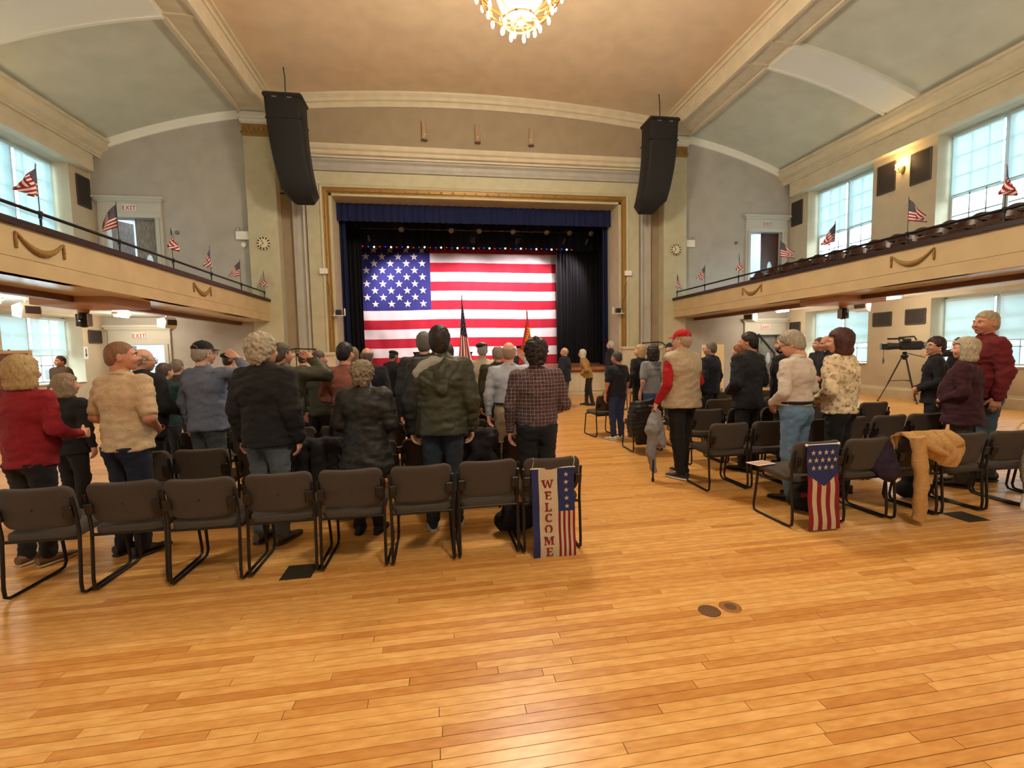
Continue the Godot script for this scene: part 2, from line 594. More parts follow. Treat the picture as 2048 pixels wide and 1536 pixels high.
	struct("wall_stage", w, M.stage_plaster)
	# mouldings: arch at the vault, cornice, grey cove, inner architrave
	w = MB.new()
	var arch := []
	for k in 33:
		var u := lerpf(-6.6, 6.6, k / 32.0)
		arch.append([H(u, vault_y(u), -16.15), V(0, -1, 0), V(0, 0, 1)])
	sweep(w, arch, [Vector2(-0.05, 0), Vector2(0.40, 0), Vector2(0.40, 0.05), Vector2(0.33, 0.09), Vector2(0.27, 0.09), Vector2(0.25, 0.07), Vector2(0.235, 0.07), Vector2(0.22, 0.13), Vector2(0.13, 0.15), Vector2(0.06, 0.23), Vector2(-0.05, 0.25)], Vector3.ZERO)
	struct("trim_7", w, M.trim)
	w = MB.new()
	run_x(w, [Vector2(-16.2, 7.98), Vector2(-16.06, 7.98), Vector2(-16.05, 8.04), Vector2(-15.95, 8.06), Vector2(-15.93, 8.10), Vector2(-15.93, 8.16), Vector2(-15.86, 8.2), Vector2(-15.82, 8.28), Vector2(-15.82, 8.33), Vector2(-16.2, 8.38)], -6.5, 6.5)
	struct("trim_8", w, M.trim)
	w = MB.new()
	var cove := [Vector2(0.0, 0.0), Vector2(0.0, 0.10), Vector2(0.06, 0.12), Vector2(0.08, 0.06), Vector2(0.16, 0.03), Vector2(0.26, 0.05), Vector2(0.32, 0.13), Vector2(0.37, 0.13), Vector2(0.38, 0.0)]
	var path := [[H(-5.75, 0.0, -16.15), V(-1, 0, 0), V(0, 0, 1)], [H(-5.75, 7.57, -16.15), V(-1, 1, 0), V(0, 0, 1)], [H(5.75, 7.57, -16.15), V(1, 1, 0), V(0, 0, 1)], [H(5.75, 0.0, -16.15), V(1, 0, 0), V(0, 0, 1)]]
	sweep(w, path, cove, Vector3.ZERO)
	struct("trim_9", w, M.grey_trim)
	w = MB.new()
	var arc2 := [[H(-5.2, 0.9, -16.15), V(-1, 0, 0), V(0, 0, 1)], [H(-5.2, 7.05, -16.15), V(-1, 1, 0), V(0, 0, 1)], [H(5.2, 7.05, -16.15), V(1, 1, 0), V(0, 0, 1)], [H(5.2, 0.9, -16.15), V(1, 0, 0), V(0, 0, 1)]]
	sweep(w, arc2, [Vector2(0.0, -0.02), Vector2(0.0, 0.10), Vector2(0.06, 0.13), Vector2(0.10, 0.08), Vector2(0.5, 0.06), Vector2(0.54, -0.02)], Vector3.ZERO)
	struct("trim_10", w, M.cream)
	w = MB.new()
	sweep(w, arc2, [Vector2(-0.19, -0.02), Vector2(-0.19, 0.05), Vector2(-0.14, 0.05), Vector2(-0.12, 0.09), Vector2(-0.07, 0.10), Vector2(-0.05, 0.05), Vector2(0.0, 0.06), Vector2(0.0, -0.02)], Vector3.ZERO)
	for k in 26:      # gilt knots along the architrave
		var f := (k + 0.5) / 26.0
		w.ball(H(lerpf(-5.1, 5.1, f), 6.97, -16.045), V(0.05, 0.035, 0.03), 8)
	for s: float in [-1.0, 1.0]:
		for k in 10: w.ball(H(s * 5.12, 1.3 + 0.6 * k, -16.045), V(0.035, 0.06, 0.03), 8)
	struct("trim_11", w, M.gold)
	w = MB.new()
	for s: float in [-1.0, 1.0]:
		w.box(H(s * 4.92, 0.97, -17.2), H(s * 5.02, 6.9, -16.1))
	w.box(H(-5.02, 6.79, -17.2), H(5.02, 6.9, -16.1))
	struct("trim_12", w, M.cream)
	for s: float in [-1.0, 1.0]:   # plinths under the proscenium
		w = MB.new()
		w.obox(Transform3D(Basis(), H(s * 5.75, 0.8, -16.02)), V(1.56, 1.6, 0.34), 0.01)
		w.obox(Transform3D(Basis(), H(s * 5.75, 1.64, -16.0)), V(1.64, 0.12, 0.42), 0.03)
		w.obox(Transform3D(Basis(), H(s * 5.75, 0.12, -16.0)), V(1.62, 0.24, 0.40), 0.02)
		struct("trim_13" if s < 0 else "trim_14", w, M.trim)
	# sub-floor under the strip flooring
	w = MB.new()
	w.box(H(-12.3, -0.3, -16.4), H(12.3, -0.016, BACK_Z + 0.3))
	struct("floor_bed", w, mat("joint", rgb(62, 34, 14), 0.8))
func pleated(a: Vector3, b: Vector3, bottom: float, pleats: float, amp: float, seed_k: float, hem := 0.0) -> MB:   # a curtain hung from a to b down to height bottom
	var m := MB.new()
	var side := (b - a).normalized()
	var out := side.cross(Vector3.UP).normalized()
	var segs := int(pleats * 8)
	m.sheet(func(u: float, w: float) -> Vector3:
		var p := a.lerp(b, u)
		var k := u * pleats * TAU
		var d := amp * (sin(k + 0.9 * sin(k * 0.37 + seed_k)) + 0.35 * sin(k * 2.3 + seed_k)) * lerpf(1.0, 0.55, w)
		p.y = lerpf(bottom + hem * sin(k * 1.01 + seed_k), p.y, w)
		return p + out * d, segs, 5, 0.012)
	return m

func flag_at(u: float, w: float) -> Vector3:   # the great flag's surface: u along the fly, w up the hoist, both 0..1
	var x := -4.52 + 10.75 * u
	var y := 0.99 + 5.66 * w
	var sag := 0.05 * sin(u * 9.0) * w * (1.0 - w) * 2.0
	var z := 0.020 * sin(u * 58.0 + 5.0 * w) * (1.1 - w) + 0.030 * sin(u * 23.0 - 7.0 * w + 1.0) * (1.15 - w) + 0.012 * sin(u * 121.0 + 9.0 * w)
	z += 0.07 * sin((u * 1.2 + w) * 26.0) * exp(-pow((u - 0.1) / 0.09, 2.0)) * (1.0 - w)
	return Vector3(x, y - sag, -22.0 + z)
func star_poly(r: float, turn := 0.0) -> Array:
	var p := []
	for k in 10:
		var a := PI / 2 + turn + TAU * k / 10.0
		p.append(Vector2(cos(a), sin(a)) * (r if k % 2 == 0 else r * 0.382))
	return p

func stage() -> void:
	var b := MB.new()
	b.box(H(-7.2, 0.80, -24.0), H(7.2, 0.97, -16.05))
	b.obox(Transform3D(Basis(), H(0, 0.92, -16.0)), V(9.9, 0.12, 0.18), 0.03)
	struct("floor_stage", b, M.stage_floor)
	b = MB.new()
	b.box(H(-6.6, 0.0, -16.3), H(6.6, 0.86, -16.06))
	for k in 6: b.obox(Transform3D(Basis(), H(-4.1 + 1.64 * k, 0.42, -16.05)), V(1.42, 0.62, 0.05), 0.012)
	b.box(H(-6.6, 0.0, -16.06), H(6.6, 0.10, -16.0))
	struct("wall_stage_front", b, M.trim)
	b = MB.new()
	b.box(H(-7.4, 0.0, -24.3), H(7.4, 9.0, -24.0))
	b.box(H(-7.4, 0.0, -24.0), H(-7.2, 9.0, -16.4))
	b.box(H(7.2, 0.0, -24.0), H(7.4, 9.0, -16.4))
	b.box(H(-7.4, 8.9, -24.3), H(7.4, 9.2, -16.4))
	struct("wall_stage_house", b, M.black_paint)
	# curtains
	one("stage_valance", "deep blue velvet valance across the top of the stage opening", "curtain", pleated(H(-5.25, 7.2, -16.85), H(5.25, 7.2, -16.85), 6.2, 44, 0.035, 1.0, 0.012), M.blue_velvet)
	one("stage_curtain", "blue velvet stage leg gathered beside the canton of the great flag", "curtain", pleated(H(-5.6, 7.2, -17.2), H(-4.72, 7.2, -17.2), 0.98, 9, 0.06, 2.0), M.blue_velvet)
	one("stage_curtain", "blue velvet stage leg gathered beside the man on the stage steps", "curtain", pleated(H(4.72, 7.2, -17.2), H(5.7, 7.2, -17.2), 0.98, 9, 0.06, 3.0), M.blue_velvet)
	one("stage_border", "long black border curtain hung behind the blue valance", "curtain", pleated(H(-6.4, 8.2, -18.6), H(6.4, 8.2, -18.6), 6.42, 40, 0.05, 4.0, 0.01), M.black_cloth)
	one("stage_border", "gathered black border curtain directly above the great flag", "curtain", pleated(H(-6.6, 8.3, -21.2), H(6.6, 8.3, -21.2), 6.22, 40, 0.06, 5.0, 0.02), M.black_cloth)
	one("masking_curtain", "narrow black stage leg covering the hoist edge of the great flag", "curtain", pleated(H(-6.6, 8.0, -19.0), H(-4.5, 8.0, -19.0), 0.98, 14, 0.07, 6.0), M.black_cloth)
	one("masking_curtain", "wide black pleated stage leg beside the fly edge of the great flag", "curtain", pleated(H(3.95, 8.0, -21.4), H(6.9, 8.0, -21.4), 0.98, 18, 0.08, 7.0), M.black_cloth)
	one("masking_curtain", "black pleated stage leg in front of another black leg", "curtain", pleated(H(5.2, 8.0, -19.0), H(6.9, 8.0, -19.0), 0.98, 10, 0.08, 8.0), M.black_cloth)
	one("stage_backcloth", "black back curtain hung behind the great flag", "curtain", pleated(H(-7.1, 8.4, -22.6), H(7.1, 8.4, -22.6), 0.98, 40, 0.06, 9.0), M.black_cloth)
	# the great flag
	var red := mat("flag_red", rgb(176, 14, 44), 0.8)
	var white := mat("flag_white", rgb(232, 226, 226), 0.8)
	var blue := mat("flag_blue", rgb(40, 44, 120), 0.8)
	var fl := thing("stars_and_stripes_flag", "huge stars and stripes flag hung across the back of the stage", "flag")
	for k in 13:
		var w0 := 1.0 - (k + 1) / 13.0
		var u0 := 0.4 if k < 7 else 0.0
		var m := MB.new()
		m.sheet(func(u: float, w: float) -> Vector3: return flag_at(lerpf(u0, 1.0, u), w0 + w / 13.0), 120, 5, 0.004)
		part("stripe", m, red if k % 2 == 0 else white, fl)
	var cm := MB.new()
	cm.sheet(func(u: float, w: float) -> Vector3: return flag_at(u * 0.4, 6.0 / 13.0 + w * 7.0 / 13.0), 60, 30, 0.004)
	var canton := part("canton", cm, blue, fl)
	var star := MB.new().prism(star_poly(0.182), Transform3D(), 0.008).mesh()
	for r in 9:
		for c in (6 if r % 2 == 0 else 5):
			var uu := 0.4 * (1 + 2 * c + (r % 2)) / 12.0
			var ww := 1.0 - 7.0 / 13.0 * (r + 1) / 10.0
			var st := part("star", star, white, canton)
			st.position = flag_at(uu, ww) + V(0, 0, 0.012)
			var dx := flag_at(uu + 0.008, ww) - flag_at(uu - 0.008, ww)
			st.rotation.y = -atan2(dx.z, dx.x)
			st.rotation.z = atan2(dx.y, dx.x)
	# string of small lamps along the top of the flag
	var ls := thing("light_string", "string of small red white and blue lamps above the great flag", "lights")
	var wire := []
	for k in 41: wire.append(V(lerpf(-3.3, 6.3, k / 40.0), 6.29 + 0.012 * sin(k * 1.7), -21.05))
	part("wire", MB.new().tube(wire, 0.008, 5), M.black_plastic, ls)
	var bulb := MB.new().ball(Vector3.ZERO, V(0.035, 0.035, 0.035), 8).mesh()
	var cl := [mat("lamp_white", Color.WHITE, 0.4, {"emit": Color(1, 0.97, 0.9), "energy": 9.0}), mat("lamp_red", Color.RED, 0.4, {"emit": Color(1, 0.1, 0.1), "energy": 3.0}), mat("lamp_blue", Color.BLUE, 0.4, {"emit": Color(0.15, 0.2, 1), "energy": 4.0})]
	for k in 41:
		var w: int = [0, 1, 2][k % 3]
		var o := part("lamp", bulb, cl[w], ls)
		o.position = wire[k] + V(0, -0.03, 0.02)
		if w > 0: o.scale = Vector3.ONE * 0.6
	# stage lanterns
	var can := MB.new()
	can.lathe([Vector2(0.05, -0.16), Vector2(0.085, -0.14), Vector2(0.09, 0.1), Vector2(0.11, 0.16), Vector2(0.10, 0.165)], 14, Transform3D(Basis(Vector3.RIGHT, 2.2), Vector3.ZERO))
	var yoke := MB.new()
	yoke.tube([V(-0.13, 0, 0), V(-0.13, 0.16, 0), V(-0.06, 0.22, 0), V(0.06, 0.22, 0), V(0.13, 0.16, 0), V(0.13, 0, 0)], 0.012, 6)
	yoke.tube([V(0, 0.22, 0), V(0, 0.34, 0)], 0.02, 6)
	var lens := MB.new().lathe([Vector2(0.001, 0.158), Vector2(0.095, 0.158), Vector2(0.095, 0.168), Vector2(0.001, 0.175)], 14, Transform3D(Basis(Vector3.RIGHT, 2.2), Vector3.ZERO))
	var cm2 := can.mesh()
	var ym := yoke.mesh()
	var lm := lens.mesh()
	for r in [[-18.0, [-2.85, -1.01, 0.05, 1.36, 2.69, 3.61, 4.5], 6.3], [-20.0, [-4.36, -0.04, 1.93, 4.05, 5.08], 6.42]]:
		var pipe := MB.new().tube([H(-6.9, r[2] + 0.36, r[0]), H(6.9, r[2] + 0.36, r[0])], 0.025, 8)
		one("lighting_pipe", "black pipe carrying the " + ("dark" if r[0] > -19.0 else "lit") + " stage lanterns", "pipe", pipe, M.black_metal)
		for u in r[1]:
			var dark: bool = r[0] > -19.0
			var o := thing("stage_lantern", ("dark black stage lantern behind the blue valance, %s from the canton side" if dark else "lit stage lantern shining on the great flag, %s from its canton") % NTH[r[1].find(u)], "stage light", H(u, r[2], r[0]), 0.0 if dark else PI, "dark stage lanterns" if dark else "lit stage lanterns")
			part("housing", cm2, M.black_metal, o)
			part("yoke", ym, M.black_metal, o)
			part("lens", lm, mat("dead_lens", rgb(120, 125, 130), 0.15, {"metal": 0.3}) if dark else mat("lit_lamp_lens", Color.WHITE, 0.3, {"emit": Color(1, 0.97, 0.95), "energy": 14.0}), o)
			if not dark: spot_at("lantern_light", H(u, r[2] - 0.12, r[0] - 0.14), H(u * 0.62, 3.4, -22.0), Color(1.0, 0.92, 0.94), 11.0, 48.0, 0.1)
	# added spots without fixtures, unseen behind the valance, brighten the flag from the front
	for u: float in [-3.4, 0.0, 3.4]:
		spot_at("added_flag_wash", H(u, 6.28, -18.3), H(u * 0.62 - 0.2, 3.6, -22.0), Color(1.0, 0.90, 0.93), 22.0, 36.0, 0.12)
const POST_Z := [-15.7, -13.95, -12.24, -10.62, -8.99, -7.4, -5.92, -4.3, -2.7, -1.1]
func balconies() -> void:
	for s: float in [-1.0, 1.0]:
		var side := "plain-railed" if s < 0 else "seated"
		var o := frame_of("balcony", "cream balcony front with gilt garlands and dark wooden cap, " + ("bare behind its rail" if s < 0 else "rows of dark seats behind its rail"), "balcony")
		var b := MB.new()
		run_z(b, [Vector2(6.87, 2.72), Vector2(7.05, 2.72), Vector2(7.05, 3.34), Vector2(6.87, 3.34), Vector2(6.87, 2.935), Vector2(6.88, 2.93), Vector2(6.88, 2.925), Vector2(6.87, 2.92)], s, -15.82, BACK_Z)
		part("front", b, M.fascia, o)
		b = MB.new()
		run_z(b, [Vector2(6.82, 3.33), Vector2(7.1, 3.33), Vector2(7.1, 3.40), Vector2(7.08, 3.42), Vector2(6.84, 3.42), Vector2(6.82, 3.40)], s, -15.86, BACK_Z)
		part("cap", b, M.dark_wood, o)
		b = MB.new()
		run_z(b, [Vector2(6.9, 2.72), Vector2(7.85, 2.72), Vector2(7.85, 2.92), Vector2(11.78, 2.92), Vector2(11.78, 3.0), Vector2(6.9, 3.0)], s, STAGE_Z + 0.01, BACK_Z)
		part("slab", b, M.soffit, o)
		b = MB.new()
		for z in [[-16.0, -10.25], [-9.1, 1.0]]:
			run_z(b, [Vector2(7.82, 2.62), Vector2(7.98, 2.62), Vector2(8.0, 2.7), Vector2(8.06, 2.74), Vector2(8.06, 2.9), Vector2(7.82, 2.9)], s, z[0], z[1])
		part("soffit_trim", b, M.brown_wood, o)
		for zc: float in [-9.68]:
			b = MB.new()
			b.box(H(s * 7.25, 2.58, zc - 0.56), H(s * 8.5, 2.95, zc + 0.56))
			part("soffit_beam", b, mat("beam_brown", rgb(170, 122, 84), 0.5), o)
		# rail
		var rail := thing("balcony_rail", "dark metal handrail along the top of the " + ("bare" if s < 0 else "seated") + " balcony", "rail")
		part("bar", MB.new().tube([H(s * 6.98, 3.63, -15.72), H(s * 6.98, 3.63, 4.0)], 0.024, 8), M.black_metal, rail)
		var post := MB.new().lathe([Vector2(0.03, 0.0), Vector2(0.03, 0.02), Vector2(0.014, 0.03), Vector2(0.014, 0.14), Vector2(0.022, 0.16), Vector2(0.022, 0.2), Vector2(0.03, 0.21), Vector2(0.03, 0.25)], 8).mesh()
		for z in POST_Z: part("post", post, M.black_metal, rail).position = H(s * 6.98, 3.41, z)
		# garlands
		for zc: float in [-15.8 + 4.3, -7.2, -2.9]:
			var g := thing("gilt_garland", "gilt plaster garland on the " + ("bare" if s < 0 else "seated") + " balcony front, " + ("first" if zc < -10 else ("second" if zc < -5 else "third")) + " from the stage", "garland", Vector3.ZERO, 0.0, "gilt garlands")
			var pts := catenary(H(s * 6.855, 3.24, zc - 0.36), H(s * 6.855, 3.24, zc + 0.36), 0.19, 20)
			var rr := []
			for k in 21: rr.append(0.014 + 0.034 * pow(sin(PI * k / 20.0), 1.4) + 0.004 * (k % 2))
			part("swag", MB.new().tube(pts, rr, 8), M.old_gold, g)
			for e: float in [-0.38, 0.38]:
				var d := MB.new()
				for k in 6: d.ball(H(s * 6.855, 3.235 - 0.034 * k, zc + e), V(0.022, 0.026, 0.016 + 0.006 * k - 0.0012 * k * k), 7)
				part("tassel", d, M.old_gold, g)
	# dark theatre seats on the seated balcony
	var bk := MB.new()
	bk.sheet(func(u: float, w: float) -> Vector3:
		var a := (u - 0.5) * 2.0
		return V(0.05 * a * a + 0.10 * w, 0.30 + w * (0.52 - 0.09 * a * a), a * 0.245), 8, 5, 0.02)
	var st := MB.new().obox(Transform3D(Basis(Vector3.BACK, 1.25), V(-0.02, 0.52, 0)), V(0.36, 0.035, 0.44), 0.012)
	var arm := MB.new()
	arm.obox(Transform3D(Basis(), V(-0.10, 0.30, 0.26)), V(0.36, 0.58, 0.03), 0.008)
	arm.obox(Transform3D(Basis(), V(-0.12, 0.60, 0.26)), V(0.34, 0.03, 0.055), 0.01)
	var num := MB.new().lathe([Vector2(0.001, 0.0), Vector2(0.022, 0.0), Vector2(0.022, 0.004), Vector2(0.001, 0.005)], 10, Transform3D(Basis(Vector3.BACK, PI / 2), V(-0.285, 0.5, 0.26)))
	var ms := [bk.mesh(), st.mesh(), arm.mesh(), num.mesh()]
	for row in 2:
		for k in 16:
			var z := -12.6 + 0.55 * k + 0.2 * row
			var o := thing("theatre_seat", "dark wooden theatre seat in the " + ("row behind the balcony rail" if row == 0 else "raised second row on the balcony"), "seat", H(7.75 + 0.8 * row, 3.0 + 0.26 * row, z), 0.0, "balcony theatre seats")
			part("backrest", ms[0], M.seat_wood, o)
			part("seat", ms[1], M.seat_wood, o)
			part("armrest", ms[2], M.dark_wood, o)
			part("number_plate", ms[3], M.white_plastic, o)
	var step := MB.new().box(H(8.3, 2.99, -13.2), H(9.6, 3.26, -3.4))
	struct("floor_balcony_step", step, M.dark_wood)
func windows() -> void:
	for s: float in [-1.0, 1.0]:
		for wi in WIN_Z.size():
			for lv in 2:
				var z0: float = WIN_Z[wi][0]
				var z1: float = WIN_Z[wi][1]
				var y0 := 0.98 if lv == 0 else 3.9
				var y1 := 2.83 if lv == 0 else 7.15
				var u := s * (WALL + 0.50)
				var o := frame_of("window_%d" % (wi + 5 * lv + (0 if s < 0 else 10) + 1), "tall " + ("upper" if lv else "lower") + " window with roller shades, one of a row along the wall", "window")
				o.set_meta("group", ("upper" if lv else "lower") + " windows of the " + ("bare" if s < 0 else "seated") + " balcony side")
				var f := MB.new()
				f.box(H(u - 0.05, y0, z0), H(u + 0.05, y1, z0 + 0.07))
				f.box(H(u - 0.05, y0, z1 - 0.07), H(u + 0.05, y1, z1))
				f.box(H(u - 0.05, y0, z0), H(u + 0.05, y0 + 0.08, z1))
				f.box(H(u - 0.05, y1 - 0.08, z0), H(u + 0.05, y1, z1))
				f.box(H(u - 0.06, y0, (z0 + z1) / 2 - 0.055), H(u + 0.06, y1, (z0 + z1) / 2 + 0.055))
				part("frame", f, M.window_frame, o)
				var sill := MB.new().obox(Transform3D(Basis(), H(s * (WALL + 0.24), y0 + 0.015, (z0 + z1) / 2)), V(0.56, 0.04, z1 - z0 - 0.004), 0.012)
				part("sill", sill, M.white_trim, o)
				var sh_y := (1.76 if s < 0 else 1.66) if lv == 0 else (4.3 if s < 0 else 5.55)
				for h in 2:
					var a := z0 + 0.07 if h == 0 else (z0 + z1) / 2 + 0.055
					var c := (z0 + z1) / 2 - 0.055 if h == 0 else z1 - 0.07
					var g := MB.new()
					g.box(H(u - 0.004, y0 + 0.08, a), H(u + 0.004, y1 - 0.08, c))
					part("pane", g, M.glass, o)
					var bars := MB.new()
					for k in 2:
						var zz := lerpf(a, c, (k + 1) / 3.0)
						bars.box(H(u - 0.016, y0 + 0.08, zz - 0.013), H(u + 0.016, y1 - 0.08, zz + 0.013))
					var rows := 4 if lv == 0 else 6
					for k in rows - 1:
						var yy := lerpf(y0 + 0.08, y1 - 0.08, (k + 1.0) / rows)
						var th := 0.035 if k == rows / 2 - 1 else 0.013
						bars.box(H(u - 0.016, yy - th, a), H(u + 0.016, yy + th, c))
					part("glazing_bars", bars, M.window_frame, o)
					var shd := MB.new()
					shd.box(H(u - s * 0.115, sh_y, a + 0.01), H(u - s * 0.112, y1 - 0.06, c - 0.01))
					var p := part("roller_shade", shd, M.shade, o)
					var hem := MB.new().box(H(u - s * 0.125, sh_y - 0.03, a + 0.01), H(u - s * 0.105, sh_y, c - 0.01))
					hem.tube([H(u - s * 0.115, y1 - 0.07, a + 0.01), H(u - s * 0.115, y1 - 0.07, c - 0.01)], 0.035, 8)
					part("hem_bar", hem, mat("hem", rgb(190, 194, 190), 0.5), p)
	# outside: ground and neighbouring houses
	var g := MB.new()
	g.box(V(-90, -1.4, -70), V(-14, -0.9, 50))
	g.box(V(17, -1.4, -70), V(90, -0.9, 50))
	struct("ground_outside", g, mat("asphalt", rgb(140, 142, 140), 0.9))
	var houses := [[30.0, -22.0, 9.0, 12.0, 7.5, rgb(214, 216, 212)], [33.0, -6.0, 9.0, 13.0, 5.5, rgb(196, 150, 128)], [31.0, 10.0, 9.0, 12.0, 7.0, rgb(220, 220, 216)], [-30.0, -26.0, 10.0, 16.0, 9.0, rgb(222, 226, 226)], [-31.0, -8.0, 10.0, 13.0, 7.0, rgb(206, 210, 212)]]
	var lb := ["white clapboard house beyond the tripod camera's window", "low brick house beyond the seated balcony side", "white house behind the brick house", "pale office block beyond the bare balcony's windows", "pale grey house beyond the easel's windows"]
	for k in houses.size():
		var h: Array = houses[k]
		var o := thing("neighbour_house", lb[k], "house", V(h[0], -0.9, h[1]))
		var b := MB.new().box(V(-h[2] / 2, 0, -h[3] / 2), V(h[2] / 2, h[4], h[3] / 2))
		part("wall", b, mat("house%d" % k, h[5], 0.8), o)
		b = MB.new().prism([Vector2(-h[2] / 2 - 0.4, 0), Vector2(h[2] / 2 + 0.4, 0), Vector2(0, 2.6)], Transform3D(Basis(), V(0, h[4], -h[3] / 2 - 0.4)), h[3] + 0.8)
		part("roof", b, mat("slate", rgb(120, 124, 128), 0.8), o)
		var sx: float = -signf(h[0]) * (h[2] / 2 + 0.02)
		for r in int(h[4] / 2.6):
			for c in int(h[3] / 2.4):
				var w := MB.new().obox(Transform3D(Basis(), V(sx, 1.7 + 2.6 * r, -h[3] / 2 + 1.3 + 2.4 * c)), V(0.08, 1.4, 0.9), 0.02)
				part("window", w, mat("far_glass", rgb(110, 140, 150), 0.2), o)
func doors() -> void:
	var n := 0
	for s: float in [-1.0, 1.0]:
		for lv in 2:
			n += 1
			var y0 := 0.0 if lv == 0 else 3.0
			var y1 := 2.06 if lv == 0 else 5.92
			var where := ("lower" if lv == 0 else "upper") + " doorway " + ("under" if lv == 0 else "on") + (" the bare balcony" if s < 0 else " the seated balcony")
			var o := frame_of("door_%d" % n, "grey painted door surround with a moulded head, " + where, "doorway")
			var b := MB.new()
			for e in [[9.88, 10.08], [11.40, 11.62]]:
				b.obox(Transform3D(Basis(), H(s * (e[0] + e[1]) / 2, (y0 + y1) / 2, -15.98)), V(e[1] - e[0], y1 - y0, 0.1), 0.012)
				b.box(H(s * (e[0] + e[1]) / 2 - 0.03, y0, -15.925), H(s * (e[0] + e[1]) / 2 + 0.03, y1, -15.90))
			b.obox(Transform3D(Basis(), H(s * 10.75, y1 + 0.06, -15.98)), V(1.74, 0.16, 0.11), 0.012)
			b.obox(Transform3D(Basis(), H(s * 10.75, y1 + 0.28, -15.98)), V(1.74, 0.34, 0.08), 0.01)
			for q in [[1.78, 0.46, 0.04, 0.14], [1.86, 0.50, 0.05, 0.20], [1.94, 0.56, 0.05, 0.26]]:
				b.obox(Transform3D(Basis(), H(s * 10.75, y1 + q[1], -15.98)), V(q[0], q[2] + 0.02, q[3]), 0.008)
			for e in [10.06, 11.42]: b.box(H(s * e - 0.02, y0, -16.4), H(s * e + 0.02, y1, -15.95))
			part("casing", b, mat("door_grey", rgb(186, 184, 174) if s < 0 else rgb(166, 168, 160), 0.5), o)
			# landing behind
			b = MB.new()
			var t := y1 + 0.6
			b.box(H(s * 9.5, y0 - 0.1, -19.2), H(s * 12.4, t, -19.0))
			b.box(H(s * 9.4, y0 - 0.1, -19.2), H(s * 9.5, t, -16.35))
			b.box(H(s * 12.3, y0 - 0.1, -19.2), H(s * 12.4, t, -16.35))
			b.box(H(s * 9.4, t, -19.2), H(s * 12.4, t + 0.1, -16.3))
			b.box(H(s * 9.4, y0 - 0.12, -19.2), H(s * 12.4, y0, -16.0))
			struct("wall_landing_%d" % n, b, mat("landing_white", rgb(226, 230, 232), 0.7))
			lamp_at("added_landing_light", H(s * 10.9, t - 0.35, -17.4), Color(0.86, 0.93, 1.0), 3.0 if not (s > 0 and lv == 0) else 0.4, 0.2)  # added light, brightens the landing seen through the doorway
			var disc := MB.new().lathe([Vector2(0.14, 0.0), Vector2(0.16, 0.05), Vector2(0.15, 0.08), Vector2(0.02, 0.085)], 16, Transform3D(Basis(), H(s * 10.9, t - 0.09, -17.4)))
			one("added_landing_lamp", "round ceiling lamp on the landing behind the " + where, "lamp", disc, mat("added_landing_lamp", Color.WHITE, 0.4, {"emit": Color(0.9, 0.95, 1.0), "energy": 2.0}))  # invented glowing disc, added to go with the landing's extra light
			# leaves with oval windows
			var leafs := []
			if lv == 1 and s < 0: leafs = [[-11.40, 0.0, 0.66, 1.15, rgb(144, 138, 130)], [-10.08, 0.0, -0.66, 0.0, rgb(150, 144, 136)]]
			if lv == 1 and s > 0: leafs = [[11.40, 0.0, -0.72, 0.0, rgb(84, 40, 22)]]
			if lv == 0 and s > 0: leafs = [[10.08, 0.0, 0.66, 0.0, rgb(150, 156, 158)], [11.40, 0.0, -0.66, 0.0, rgb(150, 156, 158)]]
			if lv == 0 and s < 0: leafs = [[-11.38, 0.0, 0.6, 1.45, rgb(90, 52, 36)]]
			for L in leafs:
				var d := thing("swing_door", "swing door with an oval window, " + ("standing open" if L[3] > 0.0 else "closed") + " in the " + where, "door", H(L[0], y0 + 0.01, -16.15), L[3] * signf(L[2]), "swing doors")
				var wd: float = absf(L[2])
				var sg: float = signf(L[2])
				var hh := y1 - y0 - 0.03
				var poly := PackedVector2Array([Vector2(0, 0), Vector2(wd, 0), Vector2(wd, hh), Vector2(0, hh)])
				var oval := []
				for k in 20: oval.append(Vector2(wd * 0.5 + 0.105 * cos(TAU * k / 20), hh * 0.56 + 0.22 * sin(TAU * k / 20)))
				var lf := MB.new()   # leaf with an oval hole: a ring of quads from the hole to the edge
				for k in 20:
					var pa := []
					for q in [k, k + 1]:
						var an: float = TAU * q / 20
						var dr := Vector2(cos(an), sin(an))
						var ce := Vector2(wd * 0.5, hh * 0.56)
						var lim := minf((wd * 0.5) / maxf(absf(dr.x), 1e-4), (hh * (0.44 if dr.y > 0 else 0.56)) / maxf(absf(dr.y), 1e-4))
						pa.append(ce + dr * lim)
					var qa := [oval[k], pa[0], pa[1], oval[(k + 1) % 20]]
					for zf: float in [0.0, -0.045]:
						var qq := []
						for w2: Vector2 in qa: qq.append(V(w2.x * sg, w2.y, zf))
						lf.away(qq, V(wd * 0.5 * sg, hh / 2, -0.022))
				for cx in [[0.0, 0.0, 0.02, hh], [wd - 0.02, 0.0, wd, hh], [0.0, 0.0, wd, 0.03], [0.0, hh - 0.4, wd, hh], [0.0, 0.0, wd, hh * 0.22]]:
					lf.box(V(cx[0] * sg, cx[1], -0.044), V(cx[2] * sg, cx[3], -0.001))
				part("leaf", lf, mat("leaf_%d_%d" % [n, int(L[4].r8)], L[4], 0.4, {"tex": T.grain, "scale": Vector3(2, 0.4, 2)}), d)
				var gl := []
				for k in 20: gl.append(Vector2((wd * 0.5 + 0.105 * cos(TAU * k / 20)) * sg, hh * 0.56 + 0.22 * sin(TAU * k / 20)))
				part("oval_window", MB.new().prism(gl, Transform3D(Basis(), V(0, 0, -0.026)), 0.008), mat("oval_glass", rgb(225, 240, 245), 0.6, {"alpha": 0.55}), d)
				part("push_plate", MB.new().box(V(wd * 0.78 * sg, 1.0, 0.0), V(wd * 0.92 * sg, 1.32, 0.006)), M.steel, d)
